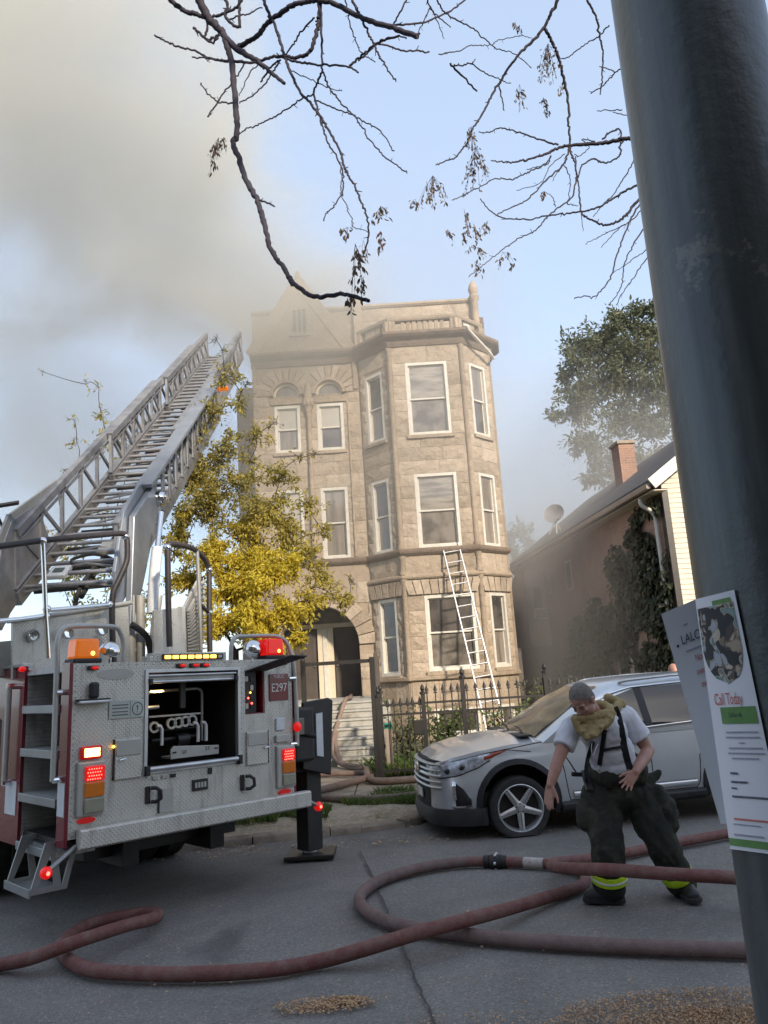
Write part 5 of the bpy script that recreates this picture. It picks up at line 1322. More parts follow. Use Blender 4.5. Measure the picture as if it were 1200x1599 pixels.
# ---------------------------------------------------------------- iron fence
def post_geo(b, x, y, z0, z1, w=.035):
    b.bx(x-w, x+w, y-w, y+w, z0, z1); b.M = Matrix.Translation((x, y, z1)); b.lathe([(w*1.5,0),(w*1.5,.03),(w*.6,.05),(w*1.1,.09),(w*.8,.13),(.002,.17)], 8); b.M = None
fence = empty('iron_fence', (0, FENCE_Y, .1), 'black spear topped iron fence in front of the greystone yard', 'fence')
def picket_mesh(h):
    b = MB(); b.bx(-.009,.009,-.009,.009,0,h)
    b.add([(-.0,-.012,h-.02),(.035,-.0,h+.02),(0,.012,h-.02),(-.035,0,h+.02),(0,0,h+.12),(0,0,h-.03)], [(0,1,4),(1,2,4),(2,3,4),(3,0,4),(1,0,5),(2,1,5),(3,2,5),(0,3,5)])
    b.bx(-.03,.03,-.01,.01,h-.035,h-.015)
    me = bpy.data.meshes.new('picket'); me.from_pydata(b.v, [], b.f); me.materials.append(M['iron']); return me
PK = picket_mesh(1.4); PKL = picket_mesh(1.22)
def fence_run(p, q, n, me, posts=(), rails=(.18, 1.06, 1.22)):
    p = Vector(p); q = Vector(q); d = q-p; rot = Matrix.Rotation(atan2(d.y, d.x), 4, 'Z')
    rg = random.Random(int(p.x*10+q.x*31))
    for k in range(n):
        o = p+d*(k+.5)/n
        inst(me, 'picket', fence, Matrix.Translation((o.x, o.y, 0)) @ rot @ Matrix.Rotation(rg.gauss(0,.008),4,'Y'))
    for z in rails:
        MB().bar((p.x,p.y,z),(q.x,q.y,z),.03,.035).build('rail', M['iron'], fence)
    for t in posts:
        o = p+d*t; b = MB(); post_geo(b, o.x, o.y, 0, 1.58 if me is PK else 1.36); b.build('post', M['iron'], fence)
FX = [-.3, .45, 1.12, 2.5, 3.95, 5.4, 6.9, 8.4, 9.9]
fence_run((-.3,0,0),(.45,0,0), 7, PKL, (0,1))
for a, c in zip(FX[1:], FX[2:]):
    fence_run((a,0,0),(c,0,0), max(4, round((c-a)/.145)), PK, (1,))
fence_run((-.3,.1,0),(-.3,2.3,0), 15, PKL, (1,))
gate = empty('gate_frame', (-.36, FENCE_Y+.02, .1), 'black iron gate frame standing open across the front walk', 'gate')
b = MB(); b.bx(-.045,.045,-.045,.045,0,2.02); b.build('post', M['iron'], gate, bevel=.005)
b = MB(); b.bx(-1.2,-1.12,-.04,.04,0,2.02); b.M = Matrix.Translation((-1.16,0,2.02)); b.lathe([(.05,0),(.03,.04),(.05,.08),(.002,.14)],8); b.build('post', M['iron'], gate)
MB().bx(-1.12,-.045,-.025,.025,1.93,1.99).build('top_rail', M['iron'], gate)
lk = MB().bx(.62,.8,-.05,.05,.72,.95).build('lock_box', M['iron'], gate, bevel=.01)
M['green_tape'] = pm('green_tape', (.03,.3,.2), rough=.5)
ps = empty('wooden_stake', (-.16, FENCE_Y+.35, .1), 'short wooden stake with green tape behind the fence corner', 'stake')
MB().bx(-.06,.06,-.015,.015,0,.95).build('board', M['return_board'], ps); MB().bx(-.065,.065,-.02,.02,.82,.92).build('tape', M['green_tape'], ps); MB().bx(-.064,.064,-.0199,.0199,.12,.22).build('tape', M['green_tape'], ps)
# ---------------------------------------------------------------- straight ladder against the bay
A0 = atY(781,1165,18.3); A1 = atY(705,856,19.93)
lad = empty('leaning_ladder', A0, 'straight aluminium ladder leaning on the bay under the second floor window', 'ladder')
D = A1-A0; L_ = D.length; a_ = D.normalized(); s_ = Vector((1,0,0)); n_ = s_.cross(a_).normalized(); s_ = a_.cross(n_)
Mx = Matrix((s_, a_, n_)).transposed().to_4x4(); lad.matrix_world = Matrix.Translation(A0) @ Mx
t0 = -(A0.z-.1)/a_.z
for x in (-.215, .215): MB().bx(x-.016, x+.016, t0, L_+.12, -.035, .035).build('rail', M['white_alu'] if 'white_alu' in M else M['aluminium'], lad, bevel=.006)
t = L_-.1
while t > t0+.1:
    MB().cyl((-.2,t,0),(.2,t,0),.02,n=8).build('rung', M['aluminium'], lad, smooth=50); t -= .31
# ---------------------------------------------------------------- fire hoses
def hose_mat(name, c1, c2, dirt):
    m, n, l, p = nt(name)
    tc = n.new('ShaderNodeTexCoord'); co = tc.outputs['Object']
    a = noise_n(n, l, co, 3, 6, .7); r = ramp(n, [(.35, c1), (.65, c2)]); l.new(a.outputs[0], r.inputs[0])
    b = noise_n(n, l, co, 11, 6, .75); r2 = ramp(n, [(.42, 0), (.7, .85)]); l.new(b.outputs[0], r2.inputs[0])
    c = mixc(n, l, r2.outputs[0], r.outputs[0], dirt); l.new(c, p.inputs['Base Color']); p.inputs['Roughness'].default_value = .75
    w = noise_n(n, l, co, 120, 2, .5); bp = n.new('ShaderNodeBump'); bp.inputs['Strength'].default_value = .9; bp.inputs['Distance'].default_value = .006
    l.new(w.outputs[0], bp.inputs['Height']); l.new(bp.outputs[0], p.inputs['Normal']); return m
M['hose_red'] = hose_mat('hose_red', (.135,.042,.038), (.18,.066,.056), (.2,.13,.105))
M['hose_dark'] = hose_mat('hose_dirty_red', (.13,.075,.07), (.17,.105,.095), (.2,.15,.13))
M['hose_tan'] = hose_mat('hose_tan', (.19,.13,.1), (.14,.09,.075), (.22,.17,.13))
M['hose_label'] = pm('hose_label', (.5,.46,.42), (.36,.3,.27), scale=30, rough=.8)
def hose(label, pts, r, mat, zf=0.0, lifts=None, rr=None):
    """pts: photo pixels of the hose's centre line; lifts: extra height per point"""
    P = []
    for i, (px, py) in enumerate(pts):
        z = zf+r+(lifts[i] if lifts else 0); P.append(gnd(px, py, z))
    base = Vector((P[0].x, P[0].y, 0))
    C = bez([p-base for p in P], 9)
    o = empty('fire_hose', base, label, 'fire hose', 'fire hoses on the street and walk')
    rh = random.Random(len(C)); MB().tube(C, [r*(1+.035*noise.noise((i*.09, len(C), 0))) for i in range(len(C))], 16).build('hose_line', M[mat], o, smooth=70)
    return o, C
r1 = .046
coil = [(-900,1640),(-420,1570),(-200,1540),(-60,1521),(0,1507),(50,1496),(125,1469),(200,1445),(236,1436),(247,1428),(228,1425),(190,1431),(140,1443),(108,1462),(96,1482),(110,1502),(150,1516),(225,1521),(320,1521),(425,1514),(500,1501),(560,1485),(650,1458),(740,1434),(800,1418),(870,1397),(903,1386),(915,1375),(908,1362),(885,1353),(850,1349),(810,1347),(775,1346),(730,1346),(690,1350),(640,1360),(595,1375),(568,1393),(562,1408),(575,1425),(610,1441),(660,1452),(720,1460),(800,1468),(900,1475),(1000,1480),(1100,1483),(1200,1486),(1320,1490)]
lf = [0]*len(coil)
for i in (5,6,7,8,9): lf[i] = (.06,.115,.1,.06,.02)[i-5]
for i in (21,22,23,24): lf[i] = (.05,.11,.1,.04)[i-21]
hA, cA_ = hose('long dusty red supply hose looping twice across the road', coil, r1, 'hose_red', lifts=lf)
def ring_on(par, C, i, w, r, mat, name, n=16):
    p = Vector(C[i]); d = (Vector(C[i+1])-Vector(C[i-1])).normalized()
    return MB().cyl(p-d*w/2, p+d*w/2, r, n=n).build(name, M[mat], par, smooth=40)
def sleeve(par, C, i0, i1, r, mat, name):
    return MB().tube(C[i0:i1], r, 14).build(name, M[mat], par, smooth=70)
ic = 32*9
cp = ring_on(hA, cA_, ic, .1, r1+.02, 'iron', 'coupling'); ring_on(hA, cA_, ic-3, .05, r1+.012, 'iron', 'coupling_ring'); ring_on(hA, cA_, ic+3, .05, r1+.012, 'iron', 'coupling_ring')
for k in range(6):
    p = Vector(cA_[ic]); d = (Vector(cA_[ic+1])-Vector(cA_[ic-1])).normalized(); x = d.cross(Vector((0,0,1))).normalized(); y = x.cross(d)
    e = x*cos(k*pi/3)+y*sin(k*pi/3); MB().ell(p+e*(r1+.024), .016, 8, 6).build('lug', M['aluminium'], cp)
sleeve(hA, cA_, 30*9, 31*9-1, r1+.002, 'hose_label', 'label_band'); sleeve(hA, cA_, 34*9, 35*9+3, r1+.002, 'hose_label', 'label_band')
sleeve(hA, cA_, 33*9, 47*9, r1+.003, 'hose_dark', 'dirty_length')
hose('thick red hose passing close in front of the firefighter boots', [(1330,1388),(1240,1380),(1150,1371),(1060,1366),(960,1359),(900,1357),(872,1355),(862,1352),(868,1347),(890,1345),(930,1340),(990,1330),(1060,1316),(1140,1301),(1230,1283),(1340,1262)], r1, 'hose_red', lifts=[0,.1,.24,.3,.29,.24,.17,.11,.07,.05,.02,0,0,0,0,0])
# older hoses from the porch down the stair and along the walk
def hose3(label, P, r, mat):
    base = Vector((P[0][0], P[0][1], 0)); o = empty('fire_hose', base, label, 'fire hose', 'fire hoses on the street and walk')
    MB().tube(bez([Vector(p)-base for p in P], 8), r, 10).build('hose_line', M[mat], o, smooth=70)
r2 = .045
hose3('tan hose coming down the stair from the porch door', [(-1.2,21.6,1.3),(-1.15,20,1.3),(-1.05,18.4,1.31),(-1.1,17.2,1.31),(-1.22,16.8,.95),(-1.3,16.2,.65),(-1.25,15.5,.3),(-.95,14.9,.18),(-.6,14.5,.18),(-.2,14.3,.2)], r2, 'hose_tan')
hose3('tan hose bundled beside the stair hose at the foot of the steps', [(-1.25,16.5,.75),(-1.25,15.9,.5),(-1.1,15.2,.24),(-.8,14.7,.2),(-.45,14.45,.19),(-.1,14.2,.18)], r2, 'hose_tan')
hose3('tan hose lying along the foot of the stair behind the gate', [(-2.2,14.1,.19),(-1.5,13.95,.19),(-1.0,13.8,.2),(-.5,13.8,.19),(-.1,13.9,.18)], r2, 'hose_tan')
hose3('thick tan hose slanting over the sidewalk by the gate post', [(-1.9,11.3,.16),(-1.35,11.9,.19),(-.95,12.5,.19),(-.6,12.95,.2),(-.35,13.35,.19)], .055, 'hose_tan')
hose3('brown hose curving along the fence foot towards the car', [(-.55,13.4,.3),(-.52,13.0,.2),(-.35,12.75,.18),(0,12.7,.18),(.5,12.75,.18),(1.2,12.8,.18),(2.5,12.9,.18)], .055, 'hose_tan')
hose3('brown hose lying on the grass between the sidewalk and the kerb', [(-2.2,11.6,.17),(-1.4,11.65,.17),(-.8,11.35,.15),(-.2,11.25,.15),(.3,11.4,.15),(.9,11.75,.16),(1.8,12,.18)], .05, 'hose_tan')
# ================================================================== SILVER CROSSOVER AT THE KERB
def interp(x, tab):
    if x <= tab[0][0]: return tab[0][1]
    for (a, b), (c, d) in zip(tab, tab[1:]):
        if x <= c:
            t = (x-a)/(c-a); t = t*t*(3-2*t)*.5+t*.5; return b+(d-b)*t
    return tab[-1][1]
def carpaint():
    m, n, l, p = nt('silver_car_paint')
    tc = n.new('ShaderNodeTexCoord'); t = noise_n(n, l, tc.outputs['Object'], 2.5, 5, .65)
    r = ramp(n, [(.3,(.6,.63,.65)),(.7,(.68,.7,.715))]); l.new(t.outputs[0], r.inputs[0]); l.new(r.outputs[0], p.inputs['Base Color'])
    p.inputs['Metallic'].default_value = .5; p.inputs['Roughness'].default_value = .3; p.inputs['Coat Weight'].default_value = .8
    t2 = noise_n(n, l, tc.outputs['Object'], 8, 6, .7); mr = n.new('ShaderNodeMapRange'); mr.inputs[3].default_value = .03; mr.inputs[4].default_value = .16
    l.new(t2.outputs[0], mr.inputs[0]); l.new(mr.outputs[0], p.inputs['Coat Roughness']); return m
M['carpaint'] = carpaint()
M['car_glass'] = glass_mat('car_glass', (.025,.027,.028), .03, .2)
M['windscreen'] = pm('dirt_reflection_windscreen', (.15,.135,.095), (.085,.078,.058), scale=3, rough=.12, spec=.8, stretch=(1,4,1))  # tan colour holds dirt and a painted reflection of building and tree
M['headlamp'] = pm('headlamp_glass', (.62,.64,.66), (.25,.27,.29), scale=16, rough=.12, metal=.2, coat=1)
M['amber_car'] = pm('amber_reflector', (.32,.05,.02), (.26,.04,.015), scale=12, rough=.15, coat=.6)
W0 = gnd(815, 1303); phi = radians(8); CS = .965
Xc = Vector((-cos(phi), -sin(phi), 0)); Yc = Vector((sin(phi), -cos(phi), 0))
CM = Matrix((Xc, Yc, Vector((0,0,1)))).transposed().to_4x4()
CM.translation = W0-Yc*(.86*CS)
CM = CM @ Matrix.Diagonal((CS,CS,.93,1)) @ Matrix.Rotation(radians(.8), 4, 'Y')
car = empty('parked_car', M=CM, label='silver crossover car parked at the kerb with a flat front tyre', cat='car')
RX, AXZ, AR_ = -2.79, .37, .45
TWID = [(-3.95,.62),(-3.9,.76),(-3.75,.87),(-3.4,.93),(-2.79,.965),(-2.2,.945),(-1.2,.94),(-.5,.945),(0,.968),(.35,.945),(.6,.9),(.78,.82),(.88,.72),(.95,.56)]
TSH = [(-3.95,.95),(-3.8,1.08),(-3.3,1.12),(-2,1.09),(-.9,1.06),(-.4,1.05),(0,1.045),(.4,1.0),(.7,.945),(.88,.88),(.95,.82)]
TPF = [(.2,.93),(.3,.965),(.42,.985),(.6,.998),(.72,1.0),(.8,.985),(.9,.972),(1.0,.95),(1.12,.925)]
def zbot(x):
    z = .27+(.06*max(0, (x-.6)/.35) if x > .6 else 0)+(.1*max(0, (-3.3-x)/.6) if x < -3.3 else 0)
    for xa in (0, RX):
        d = AR_**2-(x-xa)**2
        if d > 0: z = max(z, AXZ+sqrt(d))
    return z
def S(x, z, off=0.0, side=1):
    """point on the car's flank"""
    w = interp(x, TWID); zs = interp(x, TSH)
    y = w*interp(z/zs*1.1 if zs < 1.1 else z, TPF) if True else w
    e = .02; w2 = interp(x+e, TWID); nx = -(w2-w)/e
    n = Vector((nx, 1, .08)).normalized()
    p = Vector((x, y, z))+n*off
    return Vector((p.x, side*p.y, p.z))
stx = sorted(set([.95,.93,.9,.86,.8,.72]+[.64-.06*i for i in range(0,74)]+[-3.8,-3.86,-3.9,-3.95]+[xa+AR_*cos(pi*k/14) for xa in (0,RX) for k in range(15)]), reverse=True)
stx = [x for x in stx if -3.951 <= x <= .951]
NS_ = 12; NT = 6
vs = []; fs = []
for x in stx:
    zb = zbot(x); zs = interp(x, TSH)
    zb = min(zb, zs-.06)
    row = [S(x, zb+(zs-zb)*k/NS_) for k in range(NS_+1)]
    y0 = row[-1].y
    crown = (.075 if x > -.5 else .0)*min(1, max(0, (.98-x)/.25))
    for k in range(1, NT+1):
        t = k/NT; y = y0*(1-t); z = zs+crown*(1-(1-t)**2.2)+.012*sin(pi*t)
        row.append(Vector((x, y, z)))
    vs += row
R_ = NS_+NT+1
for i in range(len(stx)-1):
    for k in range(R_-1):
        a = i*R_+k; fs.append((a, a+R_, a+R_+1, a+1))
n0 = len(vs); vs2 = [Vector((v.x, -v.y, v.z)) for v in vs]; fs2 = [tuple(n0+q for q in reversed(f)) for f in fs]
b = MB(); b.add(vs+vs2, fs+fs2)
# nose and tail closures
for idx, rev in ((0, False), (len(stx)-1, True)):
    a = [idx*R_+k for k in range(R_)]; f = a+[n0+q for q in reversed(a[:-1])]
    b.f.append(tuple(f if not rev else reversed(f))); b.mi.append(0)
body = b.build('body', M['carpaint'], car, smooth=35)
wd = body.modifiers.new('weld', 'WELD'); wd.merge_threshold = .0005
# under body and wheel wells
MB().bx(-3.7, .75, -.78, .78, .24, .5).build('underbody', M['black_plastic'], car)
for xa in (0, RX):
    for s in (-1, 1):
        b = MB(); NA = 16
        for k in range(NA):
            a0, a1 = pi*k/NA-.25*(k == 0), pi*(k+1)/NA+.25*(k == NA-1)
            p = [(xa+AR_*1.03*cos(a0), AXZ+AR_*1.03*sin(a0)), (xa+AR_*1.03*cos(a1), AXZ+AR_*1.03*sin(a1))]
            b.add([(p[0][0], s*.5, p[0][1]), (p[1][0], s*.5, p[1][1]), (p[1][0], s*.93, p[1][1]), (p[0][0], s*.93, p[0][1])], [(0,1,2,3)])
        b.prism([(xa+AR_*1.03*cos(pi*k/NA), AXZ-.1+AR_*1.2*sin(pi*k/NA)) for k in range(NA+1)], s*.5, s*.48, lambda u, z, d: Vector((u, d, z)))
        b.build('wheel_well', M['black_plastic'], car)
        # black arch trim hugging the flank
        b = MB(); vs = []; K = 22
        for k in range(K+1):
            a = -.32+(pi+.64)*k/K
            for rr, of in ((AR_-.012, .002), (AR_-.005, .024), (AR_+.055, .02), (AR_+.062, -.005)):
                x, z = xa+rr*cos(a), max(.2, AXZ+rr*sin(a)); p = S(min(.93,x), z, of, s); vs.append(p)
        fs = []
        for k in range(K):
            for q in range(3): fs.append((4*k+q, 4*k+4+q, 4*k+5+q, 4*k+1+q))
        b.add(vs, fs); b.build('arch_trim', M['black_plastic'], car, smooth=50)
# sills and bumper lip
for s in (-1, 1):
    b = MB(); b.prism([(.9,.2),(.955,.24),(.965,.3),(.93,.33),(.85,.33),(.85,.2)], -.5, -2.3, lambda u, z, d: Vector((d, s*u, z))); b.build('sill', M['black_plastic'], car, bevel=.01)
def lip(z0, z1, off, xs):
    L = []
    for x in xs: L.append(x)
    return L
plan = [(.42,.955),(.6,.915),(.76,.84),(.87,.74),(.95,.6),(.985,.4),(1.0,.2),(1.005,0)]
pl = plan+[(x, -y) for x, y in reversed(plan[:-1])]
def front_band(name, mat, z0, z1, o0, o1, sel=None, bulge=0.0, bevel=0):
    P = pl if sel is None else [q for q in pl if sel(q)]
    vs = []
    for (x, y) in P:
        d = Vector((x+.3, y)).normalized()
        for (o, z) in ((o0, z0), ((o0+o1)/2+bulge, (z0+z1)/2), (o1, z1), (o1-.08, z1), (o0-.08, z0)):
            vs.append((x+d.x*o, y+d.y*o, z))
    fs = []
    for i in range(len(P)-1):
        for k in range(5): fs.append((i*5+k, i*5+5+k, i*5+5+(k+1) % 5, i*5+(k+1) % 5))
    fs += [(0,1,2,3,4), tuple((len(P)-1)*5+k for k in (4,3,2,1,0))]
    return MB().add(vs, fs).build(name, mat, car, smooth=40)
front_band('bumper_lip', M['black_plastic'], .16, .35, .012, .012, bulge=.02)
front_band('lower_grille', M['dark'], .33, .56, -.03, -.02, lambda q: abs(q[1]) <= .75)
front_band('grille', M['dark'], .56, .9, -.025, -.055, lambda q: abs(q[1]) <= .75, .01)
for k, z in enumerate((.58, .645, .71, .775, .845)):
    front_band('grille_slat', M['aluminium'], z, z+.03+.012*(k == 2), .008-.006*k, .004-.006*k, lambda q: abs(q[1]) <= .75, .012)
b = MB(Matrix.Translation((1.0,0,.76)) @ Matrix.Rotation(pi/2,4,'Y')); b.lathe([(.075,0),(.085,.012),(.06,.02)], 20); b.build('emblem', M['chrome'], car, smooth=40)
MB().bx(.99,1.005,-.16,.16,.42,.53).build('licence_plate', M['print_white'], car, bevel=.004)
# conforming patches on the flank
def patch(name, mat, tab, off, s, th=.0, par=None, n=14, m=4):
    """tab: (x, z_low, z_high) along x"""
    vs = []; xs_ = [tab[0][0]+(tab[-1][0]-tab[0][0])*i/n for i in range(n+1)]
    lo = [(a, b_) for a, b_, c in tab]; hi = [(a, c) for a, b_, c in tab]
    asc = tab[0][0] < tab[-1][0]
    if not asc: lo = lo[::-1]; hi = hi[::-1]
    for x in xs_:
        a, c = interp(x, lo), interp(x, hi)
        for k in range(m+1):
            e = off*(1 if 0 < k < m else .1); vs.append(S(x, a+(c-a)*k/m, e, s))
    fs = [(i*(m+1)+k, (i+1)*(m+1)+k, (i+1)*(m+1)+k+1, i*(m+1)+k+1) for i in range(n) for k in range(m)]
    return MB().add(vs, fs).build(name, mat, par or car, smooth=60)
for s in (-1, 1):
    h = patch('headlight', M['headlamp'], [(.3,.885,.965),(.5,.79,.945),(.7,.725,.9),(.86,.705,.86),(.93,.71,.835)], .014, s)
    patch('reflector_band', M['dark'], [(.3,.87,.885),(.5,.785,.8),(.7,.72,.737),(.86,.70,.716),(.925,.705,.72)], .012, s, m=2)
    patch('turn_signal', M['amber_car'], [(.08,.985,.99),(.2,.94,.978),(.32,.888,.957),(.37,.87,.95)], .016, s, par=h, n=8)
    for xx, zz in ((.62,.82),(.78,.785)): MB().ell(S(xx,zz,.004,s), (.045,.018,.036), 12, 8).build('lamp', M['car_glass'], h, smooth=60)
    patch('fog_recess', M['dark'], [(.56,.4,.46),(.66,.36,.6),(.73,.38,.66)], .02, s)
    patch('fog_trim', M['chrome'], [(.715,.42,.66),(.74,.44,.67),(.755,.5,.665)], .03, s); patch('fog_trim', M['chrome'], [(.56,.37,.405),(.7,.355,.395),(.76,.36,.41)], .03, s)
    # rear lamp
    patch('tail_light', M['lens_red'], [(-3.9,.85,1.02),(-3.6,.92,1.06)], .014, s)
def seam_line(pts, w=.006, s=1, name='seam', mat=None):
    P = []
    for (x0, z0), (x1, z1) in zip(pts, pts[1:]):
        n = max(2, int(abs(x1-x0)/.08)+int(abs(z1-z0)/.08))
        for k in range(n): P.append((x0+(x1-x0)*k/n, z0+(z1-z0)*k/n))
    P.append(pts[-1]); return MB().tube([S(x, z, .0, s) for x, z in P], w, 5).build(name, mat or M['dark'], car)
for s in (-1, 1):
    seam_line([(-.5,1.03),(-.56,.8),(-.6,.42),(-.62,.33)], s=s)
    seam_line([(-1.62,1.06),(-1.66,.8),(-1.66,.33)], s=s)
    seam_line([(-2.62,1.1),(-2.52,.95),(-2.28,.72),(-2.25,.42),(-2.2,.33)], s=s)
    seam_line([(-.62,.34),(-2.2,.34)], s=s)
    seam_line([(.07,.985),(-.2,.94)], .005, s=s); seam_line([(.93,.84),(.7,.9),(.35,.965),(.08,.995),(-.2,1.025),(-.45,1.045)], .006, s=s)
    patch('side_moulding', M['carpaint'], [(-.66,.36,.44),(-1.5,.36,.44),(-2.2,.36,.44)], .025, s, m=4)
    patch('moulding_chrome', M['chrome'], [(-.66,.44,.447),(-2.2,.44,.447)], .018, s, m=2)  # thin chrome strip along the upper edge of the moulding
    for xx in (-1.42, -2.4):
        p = S(xx, .93, .0, s); q = S(xx-.2, .935, .0, s); o = Vector((0, s*.035, 0))
        MB().tube([p, p+o, q+o, q], .014, 8).build('door_handle', M['carpaint'], car, smooth=50)
# ---- cabin
ZC = [1.03, 1.12, 1.25, 1.4, 1.52, 1.6, 1.66, 1.7, 1.72]
def xw(z): return interp(z, [(1.03,-.26),(1.12,-.4),(1.4,-.85),(1.6,-1.2),(1.66,-1.36),(1.7,-1.6),(1.72,-1.9)])
def xr(z): return interp(z, [(1.03,-3.93),(1.12,-3.9),(1.4,-3.74),(1.6,-3.58),(1.66,-3.45),(1.7,-3.2),(1.72,-2.8)])
def yg(z): return interp(z, [(1.03,.9),(1.12,.895),(1.4,.8),(1.52,.755),(1.6,.715),(1.66,.65),(1.7,.52),(1.72,.25)])
def ring(z):
    a, c, y = xw(z), xr(z), yg(z); P = []
    bul = .14
    for k in range(9):   # front arc, centre to corner
        t = k/8; yy = y*sin(t*pi/2*.98); P.append((a+bul*(1-(yy/y)**2)-.10*max(0,(yy/y-.85)/.15)**2, yy))
    for k in range(1, 26):
        t = k/26; x = a-.1+(c+.1-(a-.1))*t; P.append((x, y*(1-.09*max(0,(t-.5)/.5)**2)-.012*(1-min(1,t*8))))
    for k in range(7):
        t = 1-k/6; yy = y*.9*sin(t*pi/2*.98); P.append((c-.06*(1-(yy/(y*.9))**2)+.05, yy))
    return P
vs = []; fs = []; RN = None
for z in ZC:
    P = ring(z); P = P+[(x, -y) for x, y in reversed(P[1:-1])]; RN = len(P); vs += [(x, y, z) for x, y in P]
for i in range(len(ZC)-1):
    for k in range(RN): fs.append((i*RN+k, i*RN+(k+1) % RN, (i+1)*RN+(k+1) % RN, (i+1)*RN+k))
fs.append(tuple((len(ZC)-1)*RN+k for k in range(RN)))
MB().add(vs, fs).build('cabin', M['carpaint'], car, smooth=40)
def G(x, z, off, s):
    y = yg(z); t = (x-(xw(z)-.1))/((xr(z)+.1)-(xw(z)-.1)); y = y*(1-.09*max(0,(t-.5)/.5)**2)
    return Vector((x, s*(y+off*.93), z+off*.35))
def side_glass(name, mat, poly_lo, poly_hi, off, s, n=8, par=None):
    """quad patch between a lower and an upper edge (x, z)"""
    vs = []; m = 5
    for i in range(n+1):
        t = i/n; lo = Vector(poly_lo[0]).lerp(Vector(poly_lo[1]), t); hi = Vector(poly_hi[0]).lerp(Vector(poly_hi[1]), t)
        for k in range(m+1): q = lo.lerp(hi, k/m); vs.append(G(q.x, q.y, off, s))
    fs = [(i*(m+1)+k, (i+1)*(m+1)+k, (i+1)*(m+1)+k+1, i*(m+1)+k+1) for i in range(n) for k in range(m)]
    return MB().add(vs, fs).build(name, mat, par or car, smooth=60)
for s in (-1, 1):
    side_glass('quarter_window', M['car_glass'], ((-.68,1.1),(-.98,1.1)), ((-.72,1.14),(-1.0,1.38)), .006, s)
    side_glass('door_window', M['car_glass'], ((-1.02,1.1),(-1.66,1.115)), ((-1.04,1.41),(-1.64,1.575)), .006, s)
    side_glass('door_window', M['car_glass'], ((-1.76,1.12),(-2.72,1.15)), ((-1.74,1.58),(-2.66,1.585)), .006, s)
    side_glass('rear_quarter_window', M['car_glass'], ((-2.8,1.155),(-3.5,1.19)), ((-2.76,1.58),(-3.38,1.53)), .006, s)
    side_glass('pillar_cover', M['black_plastic'], ((-1.66,1.1),(-1.76,1.12)), ((-1.64,1.58),(-1.74,1.585)), .005, s, 3)
    side_glass('pillar_cover', M['black_plastic'], ((-2.72,1.15),(-2.8,1.155)), ((-2.66,1.585),(-2.76,1.58)), .005, s, 3)
    MB().tube([G(x, z, .012, s) for x, z in ((-.64,1.085),(-1.0,1.085),(-1.6,1.095),(-2.2,1.115),(-2.8,1.14),(-3.5,1.175))], .013, 6).build('belt_chrome', M['chrome'], car, smooth=60)
    MB().tube([G(x, z, .012, s) for x, z in ((-.64,1.085),(-.72,1.155),(-1.0,1.4),(-1.3,1.53),(-1.6,1.59),(-2.2,1.605),(-2.8,1.6),(-3.4,1.55),(-3.52,1.2))], .011, 6).build('window_chrome', M['chrome'], car, smooth=60)
    rr = MB().tube([G(-1.5,1.66,.01,s), G(-1.6,1.66,.06,s), G(-2.2,1.675,.07,s), G(-2.9,1.665,.06,s), G(-3.1,1.65,.01,s)], .02, 8).build('roof_rail', M['aluminium'], car, smooth=60)
    m_ = MB(); c = G(-.78, 1.16, .17, s); m_.ell(c, (.075,.13,.085), 14, 10); mm = m_.build('mirror', M['carpaint'], car, smooth=60)
    MB().bar(G(-.76,1.1,.0,s), G(-.77,1.12,.1,s), .07, .05).build('mirror_arm', M['black_plastic'], mm); MB().bar(c+Vector((-.07,-.1,0)), c+Vector((-.07,.1,0)), .012, .12).build('mirror_glass', M['chrome'], mm)
# windscreen and rear screen
def screen(name, mat, xf, zr, half, off, bul, sgn):
    vs = []; n, m = 12, 6
    for i in range(m+1):
        z = zr[0]+(zr[1]-zr[0])*i/m; y = yg(z)*half
        for k in range(n+1):
            yy = -y+2*y*k/n; x = xf(z)+bul*(1-(yy/yg(z))**2)+sgn*off-.0; vs.append((x, yy, z+off*.6))
    return MB().add(vs, [(i*(n+1)+k, i*(n+1)+k+1, (i+1)*(n+1)+k+1, (i+1)*(n+1)+k) for i in range(m) for k in range(n)]).build(name, mat, car, smooth=60)
screen('windscreen', M['windscreen'], xw, (1.09, 1.63), .87, .012, .14, 1)
screen('rear_screen', M['car_glass'], lambda z: xr(z)+.05, (1.2, 1.55), .78, .012, -.06, -1)
MB().bar((-.2,-.78,1.115),(-.2,.78,1.115),.16,.02).build('cowl', M['black_plastic'], car)
for y0 in (-.1, .5): MB().tube([(-.24,y0,1.13),(-.3,y0-.3,1.165),(-.32,y0-.55,1.175)], .01, 6).build('wiper', M['black_plastic'], car)
